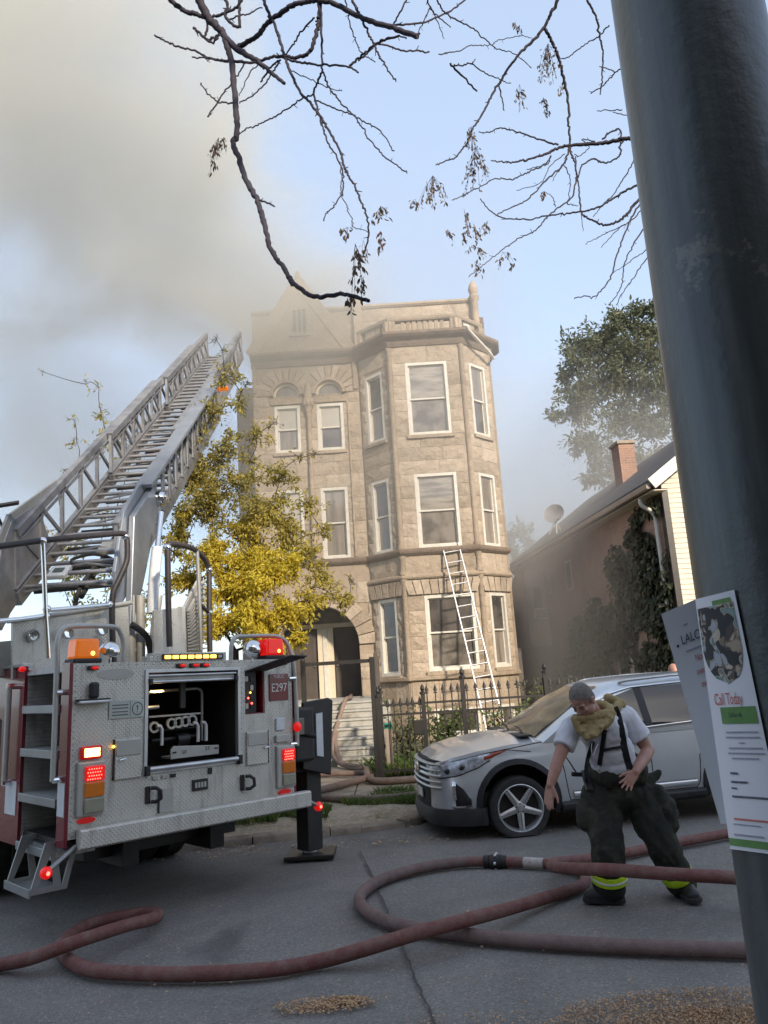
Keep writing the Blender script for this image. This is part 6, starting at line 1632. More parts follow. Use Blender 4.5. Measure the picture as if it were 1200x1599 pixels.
# wheels: five broad spokes; the near front tyre is flat
def car_wheel(x, s, flat):
    zc = .365 if not flat else .31
    o = MB(Matrix.Translation((x, s*.83, zc)) @ Matrix.Rotation(-s*pi/2, 4, 'X'))
    r = .365; o.lathe([(.27,-.11),(.33,-.118),(.355,-.1),(r,-.06),(r,.06),(.355,.1),(.335,.112),(.28,.112),(.265,.1)], 48, caps=False)
    if flat:
        o.v = [(v[0]+(.0), s*abs(v[1])+s*max(0,.13-v[2])*.22, max(v[2], .004+.0*v[2])) for v in o.v]
    ty = o.build('wheel', M['tyre'], car, smooth=40)
    Mw = Matrix.Translation((x, s*.83, zc)) @ Matrix.Rotation(-s*pi/2, 4, 'X') @ Matrix.Rotation(.3, 4, 'Z')
    b = MB(Mw); b.lathe([(.235,.02),(.25,.1),(.268,.122),(.275,.118),(.272,.09),(.265,-.09),(.25,-.1),(.22,-.06)], 48, caps=False); rim = b.build('rim', M['aluminium'], ty, smooth=35)
    MB(Mw).lathe([(.001,.0),(.235,.0),(.24,.03),(.001,.03)][::1], 32).build('brake_disc', M['black_paint'], ty, smooth=40)
    for k in range(5):
        a = 2*pi*k/5; b = MB(Mw @ Matrix.Rotation(a, 4, 'Z'))
        for e in (-1, 1):
            b.add([(.05,e*.006,.098),(.05,e*.042,.085),(.05,e*.036,.05),(.05,e*.006,.05),(.255,e*.004,.112),(.255,e*.03,.105),(.255,e*.026,.07),(.255,e*.004,.07)],
                  [(0,1,5,4),(1,2,6,5),(3,0,4,7),(2,3,7,6),(0,3,2,1),(4,5,6,7)])
        b.bx(.05,.25,-.006,.006,.06,.094); b.build('spoke', M['aluminium'], ty, bevel=.003)
    b = MB(Mw); b.lathe([(.001,.04),(.068,.04),(.075,.085),(.06,.095),(.032,.097),(.03,.104),(.001,.106)], 20); hb = b.build('hub', M['aluminium'], ty, smooth=40)
    for k in range(5): MB(Mw @ Matrix.Rotation(2*pi*(k+.5)/5,4,'Z')).cyl((.05,0,.09),(.05,0,.0985),.009,n=8).build('wheel_nut', M['dark'], hb)
for (x, s, fl_) in ((0,1,True),(0,-1,False),(RX,1,False),(RX,-1,False)): car_wheel(x, s, fl_)
# ================================================================== TREES, IVY, SHRUBS, OVERHEAD BRANCHES
M['bark'] = pm('bark', (.05,.042,.035), (.03,.026,.024), scale=9, rough=.95, bump=.8, bscale=25, stretch=(1,1,.3))
M['twig'] = pm('twig', (.04,.034,.048), (.03,.026,.038), scale=9, rough=.9)
M['yellow_leaf'] = leaf_mat('yellow_leaf', [(0,(.15,.17,.05)),(.3,(.28,.25,.08)),(.5,(.42,.35,.09)),(.75,(.56,.46,.06)),(1,(.7,.58,.06))], .5)
M['green_leaf'] = leaf_mat('green_leaf', [(0,(.05,.07,.03)),(.5,(.085,.1,.045)),(1,(.14,.145,.065))], .35)
M['hazed_tree_leaf'] = leaf_mat('hazed_tree_leaf', [(0,(.08,.105,.06)),(.5,(.13,.15,.085)),(1,(.2,.2,.12))], .45)  # leaf green paled and greyed, smoke haze painted into the colour
M['ivy_leaf'] = leaf_mat('ivy_leaf', [(0,(.035,.045,.02)),(.6,(.06,.07,.035)),(1,(.1,.09,.055))], .2)
M['brown_leaf'] = leaf_mat('brown_leaf', [(0,(.06,.05,.035)),(.6,(.15,.1,.06)),(.85,(.22,.14,.08)),(1,(.35,.08,.05))], .3)
def leaf_mesh(name, leaves, mat, parent, kind=None, fold=.25, shape=.42):
    """leaves: (pos, dir, normal, length, tint)"""
    n = len(leaves); V = np.zeros((n*6, 3)); T = np.zeros(n*6); F = []
    for i, (p, d, nn, L, t) in enumerate(leaves):
        d = d.normalized(); s = d.cross(nn)
        s = s.normalized() if s.length > 1e-5 else Vector((1,0,0)); nn = s.cross(d)
        w = L*shape; b = 6*i
        V[b] = p; V[b+1] = p+d*L*.4+s*w*.5+nn*L*fold*.3; V[b+2] = p+d*L*.4-s*w*.5+nn*L*fold*.3; V[b+3] = p+d*L-nn*L*.12; V[b+4] = p+d*L*.75+s*w*.33+nn*L*fold*.15; V[b+5] = p+d*L*.75-s*w*.33+nn*L*fold*.15
        T[b:b+6] = t; F += [(b, b+1, b+4, b+3), (b, b+3, b+5, b+2)]
    me = bpy.data.meshes.new(name); me.from_pydata(V.tolist(), [], F); me.materials.append(mat)
    at = me.attributes.new('tint', 'FLOAT', 'POINT'); at.data.foreach_set('value', T); me.update()
    o = bpy.data.objects.new(name, me); COL.objects.link(o); o.parent = parent
    if kind: o['kind'] = kind
    return o
def rv(r): return Vector((r.gauss(0,1), r.gauss(0,1), r.gauss(0,1)))
def tree(name, label, cat, base, fork, r0, blobs, leaf, mat, seed, twigs=9, group=None, droop=.3, dense=True, limbs_from=None):
    """blobs: (centre, radius, leaves, tint_lo, tint_hi). limbs run from the fork to each blob, twigs fan out in it and carry the leaves"""
    rng = random.Random(seed); base = Vector(base); fork = Vector(fork)
    o = empty(name, base, label, cat, group)
    b = MB(); C = bez([Vector((0,0,-.1)), (fork-base)*.5+Vector((rng.uniform(-.1,.1), 0, 0)), fork-base], 6)
    b.tube(C, [r0*(1-.4*i/len(C)) for i in range(len(C))], 10); b.build('trunk', M['bark'], o, smooth=60)
    lb = MB(); leaves = []; nodes = [(fork-base, r0*.6)]
    for (c, R, n, t0, t1) in sorted(blobs, key=lambda q: (Vector(q[0])-fork).length):
        c = Vector(c)-base
        src, rs = min(nodes, key=lambda q: (q[0]-c).length+ (0 if q[0].z < c.z+.3 else 2))
        mid = src.lerp(c, .5)+rv(rng)*.08*(c-src).length+Vector((0,0,.08*(c-src).length))
        L = bez([src, mid, c], 5); rl = max(.008, min(rs*.75, .03*R+.012))
        lb.tube(L, [rl*(1-.5*i/len(L)) for i in range(len(L))], 6); nodes.append((c, rl*.6)); nodes.append((mid, rl))
        for k in range(twigs):
            d = rv(rng); d.z += .25; d.normalize(); d.z *= .85
            e = c+d*R*rng.uniform(.55, 1.05); m_ = c.lerp(e, .5)+rv(rng)*R*.12; s0 = c+rv(rng)*R*.15
            T = bez([s0, m_, e], 4); r_ = max(.004, rl*.3); lb.tube(T, [r_*(1-.7*i/len(T)) for i in range(len(T))], 4, caps=False)
            q = int(n/twigs*rng.uniform(.6, 1.4))
            for _ in range(q):
                t = rng.random()**.6; i = min(len(T)-2, int(t*(len(T)-1))); p = T[i].lerp(T[i+1], rng.random())
                p = p+rv(rng)*R*.11
                d2 = ((e-c).normalized()*.5+rv(rng)*.6+Vector((0,0,-droop))); nn = Vector((rng.gauss(0,.6), rng.gauss(0,.6), 1))
                leaves.append((p, d2, nn, leaf*rng.uniform(.6, 1.25), t0+(t1-t0)*min(1, max(0, rng.gauss(.5, .28)))))
    lb.build('limbs', M['bark'], o, smooth=60)
    leaf_mesh('crown', leaves, mat, o)
    return o
A = lambda px, py, Y: atY(px, py, Y)
yb = []
for (px, py, Y, R, n, a, c) in [
    (360,925,11.2,.5,760,.55,1),(425,905,11.0,.55,820,.55,1),(330,875,11.4,.45,560,.4,.9),(395,965,10.9,.48,720,.6,1),(445,965,11.0,.36,420,.5,1),(345,985,11.2,.42,520,.6,1),(300,905,11.6,.4,420,.3,.8),(380,880,11.3,.5,700,.5,1),(480,940,11.2,.32,200,.3,.8),(420,1000,11.0,.3,300,.55,1),
    (330,800,11.7,.5,460,.1,.6),(300,760,11.9,.42,300,.1,.55),(365,755,11.7,.45,330,.1,.55),(412,795,11.6,.5,420,.15,.6),(450,830,11.5,.42,300,.2,.6),(345,705,11.9,.4,220,.05,.5),(325,735,12.0,.35,180,.1,.5),(470,870,11.4,.36,230,.2,.65),(505,905,11.4,.3,130,.2,.6),(530,935,11.4,.26,90,.2,.6),(285,815,12.0,.4,300,.2,.65),(395,835,11.5,.5,520,.25,.8),
    (335,645,12.0,.34,120,.05,.5),(352,590,12.1,.3,75,.05,.5),(372,630,12.0,.26,60,.1,.5),(400,680,11.9,.3,80,.1,.5),(445,745,11.7,.3,100,.1,.6),(480,790,11.6,.3,80,.15,.6),(505,830,11.5,.22,40,.2,.6),(272,850,12.0,.3,200,.2,.7),(300,960,11.6,.3,240,.4,.9),(470,1000,11.1,.2,110,.5,.9)]:
    yb.append((A(px,py,Y), R*1.05, int(n*3.3), min(.9, a+.1), min(1, c+.1)))
for (px, py, n) in ((300,700,60),(320,670,60),(360,680,90),(420,735,80),(390,720,90),(440,780,90),(300,725,60),(348,548,14),(385,600,20),(430,660,26),(468,715,30),(490,710,18),(545,940,24),(548,905,12),(335,530,8)):
    yb.append((A(px,py,11.9), .16, n, .1, .6))
tree('young_maple', 'young autumn tree with yellow lower leaves between the engine and the greystone', 'tree', (-2.35,11.35,.1), (-2.3,11.4,2.3), .075, yb, .072, M['yellow_leaf'], 5, twigs=12)
sb = []
for (px, py, R, n) in [(160,655,.35,70),(185,680,.3,60),(120,690,.25,16),(100,735,.3,14),(150,705,.3,40),(205,720,.35,60),(135,600,.2,6),(65,580,.12,3),(155,605,.15,7),(115,655,.2,8),(130,850,.5,150),(100,920,.5,180),(175,900,.45,150),(165,950,.4,170),(120,965,.4,160),(180,800,.4,90),(60,830,.3,40),(215,985,.4,200),(225,930,.35,140)]:
    sb.append((A(px,py,13.2), R, int(n*1.5), .2, .75))
tree('sparse_sapling', 'thin nearly bare tree with brown leaves behind the raised ladder', 'tree', (-5.3,13.2,.1), (-5.2,13.3,2.4), .05, sb, .08, M['yellow_leaf'], 9, twigs=4)
bb = []
for (px, py, R, n) in [(900,560,1.5,620),(940,535,1.6,640),(985,515,1.6,620),(915,625,1.3,430),(955,595,1.6,640),(1000,585,1.7,620),(890,650,1.2,330),(925,700,1.3,360),(970,660,1.5,480),(1010,660,1.5,470),(955,725,1.2,330),(1005,720,1.3,380),(1000,545,1.4,420),(1045,520,1.8,540),(1035,620,1.7,520),(1060,570,1.8,500),(1010,490,1.0,260),(885,600,.8,160),(930,745,.9,170),(1060,700,1.6,400),(1100,640,1.8,300),(1110,540,1.8,300),(965,560,1.2,330),(905,690,.9,160)]:
    bb.append((A(px,py,35+((px*7+py*3) % 5)-2), R, int(n*1.9), 0, 1))
tree('tall_shade_tree', 'tall dark green broadleaf tree rising behind the brick house roof', 'tree', (14.6,35,0), (14.0,35,8.5), .38, bb, .25, M['hazed_tree_leaf'], 12, twigs=14)
fb = [(A(px,py,46+(px % 3)), R, n, .1, .9) for (px,py,R,n) in [(812,832,1.1,330),(800,855,1.1,300),(830,850,1.0,280),(815,878,1.2,300),(790,885,1.2,260),(838,875,.9,160)]]
tree('small_far_tree', 'small rounded green tree far behind the gap beside the greystone', 'tree', (8.6,46,0), (8.5,46,4), .22, fb, .26, M['hazed_tree_leaf'], 13, twigs=12)
lb_ = [(A(px,py,30), R, n, .3, 1) for (px,py,R,n) in [(0,870,1.2,300),(-25,845,1.4,300),(8,905,1.0,240),(-30,900,1.4,300),(-60,870,1.5,300)]]
tree('far_left_tree', 'pale green tree far off at the left edge behind the engine', 'tree', (-15.5,30,0), (-15.4,30,3.5), .2, lb_, .2, M['green_leaf'], 14, twigs=12)
# low garage seen through the gap
gg = empty('rear_garage', (3.6, 42, 0), 'low dull brick garage at the back of the gap beside the greystone', 'garage')
MB().bx(0, 11, 0, 7, 0, 5.0).build('wall', M['brick_brown'], gg); MB().bx(-.15, 11.15, -.15, 7.15, 5.0, 5.2).build('roof', M['shingle'], gg); MB().bx(1.2, 4.2, -.06, -.002, 0, 2.5).build('door', M['return_board'], gg)

# ivy over the flank of the brick house
iv = empty('ivy_vine', (6.3,17,.1), 'thick dark ivy spread over the flank of the brick house', 'ivy')
rng = random.Random(31); leaves = []; RH = Matrix.Rotation(radians(4.5), 3, 'Z')
patches = [(.5,1.0,.8,1.3),(.7,2.4,.9,1.2),(.9,3.6,.9,1.0),(1.5,4.4,.8,.7),(2.0,1.2,1.4,1.3),(2.3,2.7,1.3,1.1),(2.6,3.7,.9,.7),(3.8,1.2,1.6,1.2),(4.2,2.4,1.3,.8),(5.6,1.0,1.6,1.0),(6,1.9,1.2,.6),(7.6,.9,1.8,1.0),(6.6,2.4,1.2,.7),(5.2,2.9,1.0,.6),(8.8,.7,1.3,.8),(3.2,4.2,.7,.5),(1.4,3.0,1.2,1.6),(.4,4.9,.35,.5),(1.2,5.0,.4,.35),(3.3,3.4,.5,.4)]
for (cy, cz, ry, rz) in patches:
    for _ in range(int(ry*rz*640)):
        a = rng.random()*2*pi; r = sqrt(rng.random()); y = cy+ry*r*cos(a); z = cz+rz*r*sin(a)
        if y < .05 or z < .02: continue
        if noise.noise((y*1.6, z*1.6, 4)) < -.22: continue
        x = -.04-.28*rng.random()**2*(1.1-r)-.02
        p = RH @ Vector((x, y, z)); d = RH @ Vector((rng.gauss(-.3,.4), rng.gauss(0,.6), -1+rng.gauss(0,.4))); nn = RH @ Vector((-1, rng.gauss(0,.5), rng.gauss(.4,.4)))
        leaves.append((p, d, nn, rng.uniform(.1,.2), rng.random()))
leaf_mesh('ivy_leaves', leaves, M['ivy_leaf'], iv, shape=.8)
b = MB()
for k in range(9):
    y = .3+k*.75; b.tube(bez([RH @ Vector((-.02, y, 0)), RH @ Vector((-.03, y+rng.gauss(0,.2), 1.3)), RH @ Vector((-.03, y+rng.gauss(0,.4), 2.4+rng.random()))],4), .018, 5)
b.build('ivy_stems', M['bark'], iv)
# weeds and shrubs along the greystone base
def shrub(label, x, y, w, h, n, seed, leaf=.09):
    rng = random.Random(seed); o = empty('weedy_shrub', (x, y, .1), label, 'shrub', None); b = MB(); L = []
    for k in range(16):
        a = rng.random()*2*pi; e = Vector((w*rng.random()**.5*cos(a), .55*w*rng.random()**.5*sin(a), h*rng.uniform(.5,1.05))); m_ = Vector((e.x*.35, e.y*.35, e.z*.6)); T = bez([Vector((e.x*.15, e.y*.15, -.05)), m_, e], 5)
        b.tube(T, [.012*(1-.6*i/len(T)) for i in range(len(T))], 4, caps=False)
        for _ in range(n//16):
            i = rng.randrange(2, len(T)); p = T[i]+rv(rng)*.07; L.append((p, rv(rng)+Vector((0,0,-.2)), Vector((rng.gauss(0,.5), rng.gauss(-.3,.5), 1)), leaf*rng.uniform(.6,1.3), rng.uniform(.3,1)))
    b.build('stems', M['bark'], o); leaf_mesh('leaves', L, M['green_leaf'] if seed % 2 else M['weed_leaf'], o, shape=.6); return o
M['weed_leaf'] = leaf_mat('weed_leaf', [(0,(.05,.085,.02)),(1,(.11,.15,.04))], .35)
shrub('low weedy green shrub beside the stair wall behind the fence corner', .15, 15.2, .5, 1.0, 520, 1)
shrub('bushy green weeds in the yard under the wide bay window', 1.0, 17.2, .7, .95, 700, 2)
shrub('broad green weeds at the foot of the leaning ladder', 2.3, 16.3, .8, .9, 760, 4)
shrub('tall green weeds by the right corner of the greystone', 3.3, 17.6, .7, 1.35, 700, 3)
shrub('short ragged weeds close behind the iron fence', .7, 13.9, .5, .62, 420, 6, .07)
shrub('dark green weeds against the fence in front of the brick house', 4.9, 15.2, .9, 1.2, 700, 5)

# ---------------------------------------------------------------- branches hanging over the street
bt = empty('overhanging_tree', (-.9, -2.4, .1), 'bare tree whose dark twisted branches hang over the street overhead', 'tree')
BB = Vector((-.9, -2.4, .1))
def depL(px, py): return 5.0+.55*sin(px/170)+.45*sin(py/140+1)
def depR(px, py): return 6.0+.6*sin(px/150+2)+.5*sin(py/150)
brng = random.Random(77)
def branch(parent, pts, r0, r1, dep, sc, ox, name='branch', nubs=True):
    P = []; rr = []
    for (x, y) in pts:
        px = ox+x/sc; py = y/sc; d = ray(px, py); k = dep(px, py)/d.y; P.append(EYE+d*k-BB)
    C = bez(P, 6); n = len(C)
    kk = (C[0]+BB-EYE).length
    C2 = [c+rv(brng)*.004 for c in C]
    rad = [max(.0022, (r0+(r1-r0)*i/(n-1))*kk/1480*(1+.22*brng.random())) for i in range(n)]
    b = MB(); b.tube(C2, rad, 7)
    if nubs:
        for i in range(3, n-1, 5):
            if brng.random() < .55:
                t = (C2[i+1]-C2[i]).normalized(); s = t.cross(rv(brng)).normalized(); e = C2[i]+(s*.8+t*.6)*brng.uniform(.015,.05)
                b.tube([C2[i], e], [rad[i]*.55, rad[i]*.35], 5)
    return b.build(name, M['twig'], parent, smooth=60), C2
Lz = lambda pts, r0, r1: branch(bt, pts, r0, r1, depL, 3.077, 230)
Rz = lambda pts, r0, r1: branch(bt, pts, r0, r1, depR, 2.667, 560)
Lz([(215,-90),(250,0),(290,80),(340,130),(370,165),(430,235),(490,270),(540,300),(600,350),(662,400)], 6.5, 2.2)
Lz([(430,228),(470,205),(530,170),(565,125),(600,90),(650,55),(700,25),(760,8),(820,2),(870,8),(940,35),(1010,75),(1100,110),(1200,140),(1300,175)], 3.6, 3.4)
Lz([(365,165),(385,225),(405,290),(415,380),(425,480),(430,570),(430,650),(415,695),(445,770),(470,850),(500,910),(530,960),(545,1010),(560,1060),(575,1130),(590,1190),(620,1240),(650,1280),(680,1330),(700,1360),(750,1400),(810,1425),(870,1422),(930,1413),(1000,1425),(1065,1445)], 4.6, 2.0)
Lz([(530,960),(570,970),(612,988)], 1.8, 1.2)
Lz([(60,-60),(115,0),(150,30),(190,52),(240,68),(290,85)], 3.4, 3.2)
Lz([(35,170),(90,195),(150,225),(215,235),(255,255),(290,275),(350,290),(420,296),(510,300),(560,285),(610,272),(660,270),(710,275),(760,265),(785,240),(805,200),(815,150),(825,110),(828,50),(825,-30)], 1.2, 3.0)
Lz([(215,275),(270,278),(330,287),(390,296)], 1.0, 1.6)
Lz([(550,-30),(570,30),(600,90),(625,150),(640,200),(655,255),(675,310),(700,370),(730,430),(765,475),(800,515),(840,570),(870,620),(905,680),(930,740),(945,790),(960,830),(990,880),(1010,920),(1030,975),(1050,1020),(1062,1070),(1064,1130),(1055,1180),(1040,1220)], 2.4, .8)
Lz([(655,275),(700,292),(740,300),(800,308),(880,312),(970,322),(1015,350)], 2.0, 1.2)
Lz([(970,322),(1000,292),(1045,255),(1090,215),(1140,188),(1210,172)], 1.8, 1.6)
Lz([(965,-40),(1000,30),(1025,80),(1050,130),(1075,180),(1092,215),(1110,255),(1130,290),(1165,345),(1200,388)], 2.0, 1.0)
Lz([(835,-30),(838,120),(842,230),(840,335),(820,390),(802,450),(815,510),(832,570),(850,630),(870,685),(905,745),(932,800),(942,860),(940,920),(900,985),(865,1020),(848,1062)], 1.8, .7)
Lz([(842,340),(860,385),(880,428),(912,465),(940,500),(970,530),(1000,560),(1030,605),(1060,660),(1100,705),(1140,750),(1200,792),(1250,830)], 1.4, .8)
Lz([(810,480),(870,505),(930,532),(990,550),(1040,580),(1100,612),(1150,665),(1182,725)], 1.2, .8)
Lz([(440,650),(480,615),(520,605),(560,585),(620,555),(680,520),(725,485),(772,463),(805,448)], .9, 1.3)
Lz([(440,492),(490,470),(540,430),(580,385),(605,340),(640,290)], .9, 1.4)
Lz([(440,462),(470,395),(500,340),(540,308)], .7, 1.0)
Lz([(255,398),(275,425),(290,450),(320,470),(340,490),(380,492),(425,496)], .8, 1.3)
Lz([(295,560),(310,530),(340,490),(370,440),(400,410),(440,350),(470,302)], 1.3, 1.2)
Lz([(222,132),(255,160),(290,190),(320,180),(345,165)], 1.9, 2.0)
Lz([(690,335),(730,355),(780,380),(830,400),(880,425),(940,436)], .9, .6)
Lz([(950,-30),(962,50),(975,120),(1000,190),(1020,240),(1055,270),(1095,298)], 1.0, .7)
Lz([(545,392),(580,345),(605,310),(640,285)], 1.3, 1.5)
Lz([(665,262),(700,215),(725,175),(760,130),(805,85)], 1.2, 1.4)
Lz([(360,-40),(385,20),(375,70),(400,110),(440,125),(445,70),(440,0),(455,-60)], 2.2, 2.0)
Lz([(290,85),(330,75),(385,60),(430,30),(470,-20)], 2.2, 1.8)
Lz([(385,100),(430,75),(490,65),(550,35)], 1.4, .8)
Lz([(290,90),(290,140),(275,175),(310,200),(340,180)], 1.8, 1.6)
Lz([(930,920),(945,965),(965,1010),(985,1060),(992,1090),(1040,1105),(1065,1115)], .8, .5)
Lz([(930,800),(935,850),(930,900),(940,940)], .9, .7)
Rz([(840,-40),(825,10),(800,60),(775,110),(740,155),(700,195),(660,235),(620,290),(590,340),(560,390),(535,440),(505,490),(478,535),(455,590),(430,625),(400,658),(360,670),(325,686)], 2.6, .8)
Rz([(775,112),(800,160),(820,200),(838,250),(850,300),(862,350),(872,400),(876,460),(876,520),(882,575),(880,600),(872,640),(860,675),(830,710),(780,752),(740,795),(700,832),(640,862),(580,890)], 2.4, .8)
Rz([(1220,545),(1150,570),(1110,578),(1050,588),(1000,596),(940,600),(880,606),(840,612),(800,632),(750,650),(700,665),(660,672),(630,676),(590,672),(552,670)], 3.6, .8)
Rz([(832,605),(790,590),(740,575),(700,560),(660,545),(620,538),(580,535),(545,550),(522,552),(500,545)], 1.5, .7)
Rz([(800,650),(780,680),(720,710),(680,728),(640,745),(600,743),(560,746),(520,770),(480,790),(430,815),(390,832)], 1.3, .6)
Rz([(880,605),(890,650),(905,690),(910,740),(900,780),(890,820),(840,860),(790,900),(755,940),(720,970),(680,985),(640,1010),(600,1040),(560,1072),(510,1110),(460,1152)], 1.5, .5)
Rz([(1220,780),(1150,850),(1125,885),(1100,910),(1060,930),(1020,936),(975,915),(932,890),(925,840),(920,790),(910,720),(905,650)], 2.2, 1.0)
Rz([(1220,740),(1135,782),(1095,805),(1050,832),(1000,862),(940,880),(870,888),(800,895),(725,910),(650,912),(600,905),(560,885),(530,855),(508,828)], 1.9, .7)
Rz([(1150,560),(1092,600),(1092,640),(1065,665),(1030,677),(1000,670),(982,660),(955,672),(930,692),(915,740)], 1.4, 1.1)
Rz([(935,-30),(965,20),(990,70),(1000,120),(1012,170),(1020,215),(1016,270),(1015,330),(1008,390)], 1.7, .9)
Rz([(1045,103),(1000,150),(960,172),(915,205),(870,240),(832,242)], 1.0, .7)
Rz([(320,-30),(345,30),(372,60),(420,90),(480,118),(520,155),(552,186),(600,208),(650,222),(690,255),(722,282)], 1.3, .6)
Rz([(338,226),(380,218),(420,212),(450,195),(480,188),(520,188),(552,186),(590,165),(632,155),(680,148),(722,156)], .9, .5)
Rz([(68,182),(120,190),(190,210),(240,210),(292,216)], 1.3, 1.4)
Rz([(0,250),(35,220),(70,185),(115,165),(170,150),(200,160)], 1.6, 1.0)
Rz([(140,102),(210,98),(280,90),(350,60),(420,20),(470,-30)], 1.5, 1.3)
Rz([(145,100),(180,40),(215,-30)], 1.2, 1.2); Rz([(285,-20),(300,30),(340,75),(385,112)], 1.2, .7); Rz([(300,30),(270,90),(240,152)], 1.0, .6); Rz([(300,30),(330,90),(358,162)], .9, .5)
Rz([(395,270),(430,272),(470,265),(515,295),(560,318),(600,335),(632,348)], 1.2, .7)
Rz([(470,266),(485,248)], .9, .6)
Rz([(380,262),(440,320),(495,382)], 1.6, 1.2)
Rz([(1200,820),(1150,882),(1125,940),(1100,1000),(1075,1070),(1058,1140),(1030,1190),(1000,1222),(975,1238),(940,1234),(900,1241)], 1.4, .7)
Rz([(1230,900),(1165,985),(1135,1040),(1110,1092),(1105,1140),(1098,1185),(1075,1230),(1045,1270)], 1.2, .6)
Rz([(1230,1010),(1172,1060),(1120,1095),(1060,1137)], .9, .5); Rz([(1230,1040),(1180,1105),(1140,1165),(1100,1220),(1075,1270)], 1.0, .6)
Rz([(1200,850),(1150,905),(1115,930),(1080,950),(1030,970),(990,995),(945,1015)], 1.0, .5); Rz([(1110,935),(1060,975),(1010,1030)], .8, .5)
Rz([(1120,270),(1070,302),(1040,335),(1010,362),(970,386)], 1.1, .8); Rz([(1070,300),(1040,285),(1005,276)], .9, .6)
Rz([(1150,660),(1130,702),(1095,760),(1060,812),(1020,850),(980,900)], 1.1, .6)
Rz([(865,662),(840,700),(810,755)], .8, .5); Rz([(860,690),(880,740),(880,800),(870,850)], .9, .6); Rz([(800,650),(790,680),(760,690),(700,705)], .8, .6); Rz([(860,640),(800,690),(760,760),(660,792)], .8, .5)
Rz([(585,355),(595,400),(605,460)], 1.2, .8); Rz([(930,880),(935,965)], .8, .4); Rz([(870,850),(915,855)], .8, .6); Rz([(820,860),(810,820),(780,800)], .7, .5)
Rz([(1100,455),(1050,460),(995,460)], .9, .6); Rz([(1140,480),(1095,475),(1060,465)], .8, .6); Rz([(1015,580),(1055,545),(1090,540),(1092,600)], 1.4, 1.2); Rz([(990,590),(930,580),(960,610),(920,650),(900,640)], .9, .6)
# limbs and trunk behind and above the viewer
b = MB(); b.tube(bez([(0,0,-.15),(.05,.1,1.5),(-.05,.2,3.2),(.1,.5,4.6)],6), [.27-.006*i for i in range(19)], 12); b.build('trunk', M['bark'], bt, smooth=60)
def limb(px, py, dep, r, up=1.2):
    d = ray(px, py); e = EYE+d*(dep(px, py)/d.y)-BB; s = Vector((.1,.5,4.6)); m_ = s.lerp(e, .5)+Vector((0,0,up))
    C = bez([s, m_, e], 8); b = MB(); b.tube(C, [.11+(r-.11)*i/(len(C)-1) for i in range(len(C))], 8); b.build('limb', M['bark'], bt, smooth=60)
limb(230+215/3.077, -29, depL, .035); limb(230+60/3.077, -20, depL, .02); limb(500, -10, depL, .02); limb(545, -12, depL, .015); limb(440, -20, depL, .02); limb(875, -15, depR, .02); limb(680, -12, depR, .02, .8); limb(910, -12, depR, .02)
d = ray(1020, 204); e = EYE+d*(depR(1020,204)/d.y)-BB; d2 = ray(1350, 100); e2 = EYE+d2*(5/d2.y)-BB
b = MB(); C = bez([Vector((.1,.5,4.6)), Vector((2.5,1.5,6.6)), e2, e], 8); b.tube(C, [.1+(.02-.1)*i/(len(C)-1) for i in range(len(C))], 8); b.build('limb', M['bark'], bt, smooth=60)
for yy in (285, 320):
    d3 = ray(1030, yy); e3 = EYE+d3*(depR(1030,yy)/d3.y)-BB; b = MB(); C = bez([e2, e2.lerp(e3, .5)+Vector((0,0,.2)), e3], 6); b.tube(C, [.03+(.012-.03)*i/(len(C)-1) for i in range(len(C))], 6); b.build('limb', M['bark'], bt, smooth=60)
# last withered leaves hanging in sprays
def spray(cx, cy, rx, ry, n, dep, sc, ox, tlo=0, thi=.85):
    rng = random.Random(int(cx*7+cy)); L = []; b = MB()
    d = ray(ox+cx/sc, (cy-ry)/sc); kd = dep(ox+cx/sc, cy/sc)
    top = EYE+d*(kd/d.y)-BB
    for s in range(max(2, n//9)):
        x = cx+rng.uniform(-1,1)*rx; y = cy+rng.uniform(-.2,1)*ry; dd = ray(ox+x/sc, y/sc); e = EYE+dd*((kd+rng.gauss(0,.12))/dd.y)-BB
        m_ = top.lerp(e, .5)+Vector((0,0,.03)); T = bez([top, m_, e], 5); b.tube(T, .0016, 3, caps=False)
        for _ in range(9):
            t = rng.uniform(.35, 1); i = min(len(T)-2, int(t*(len(T)-1))); p = T[i]+rv(rng)*.012
            L.append((p, Vector((rng.gauss(0,.5), rng.gauss(0,.5), -1)), rv(rng), rng.uniform(.03,.055), rng.uniform(tlo, thi)))
    if b.v: b.build('leaf_stalks', M['twig'], bt)
    leaf_mesh('withered_leaves', L, M['brown_leaf'], bt, kind='stuff', shape=.4)
for q in ((345,750,45,90,60),(1000,1330,40,160,60),(1130,1040,35,40,14),(960,1130,30,30,10),(1040,1400,25,70,24),(970,1460,20,40,14),(355,690,40,25,14)): spray(*q, depL, 3.077, 230)
spray(1128, 1170, 30, 45, 22, depL, 3.077, 230, .8, 1)
for q in ((790,270,60,90,120),(770,460,28,55,36),(672,410,32,60,36),(850,390,22,50,18),(470,595,28,70,70),(490,730,58,120,120),(310,820,75,90,90),(440,930,40,60,34),(480,990,30,60,30),(540,960,55,40,30),(495,1060,50,30,34),(600,1095,50,45,34),(640,118,42,22,18),(440,1010,22,45,16),(370,985,40,22,16),(240,850,40,20,14),(485,1120,40,30,20),(780,820,25,20,8),(20,1060,20,60,20),(100,900,20,30,12)): spray(*q, depR, 2.667, 560)
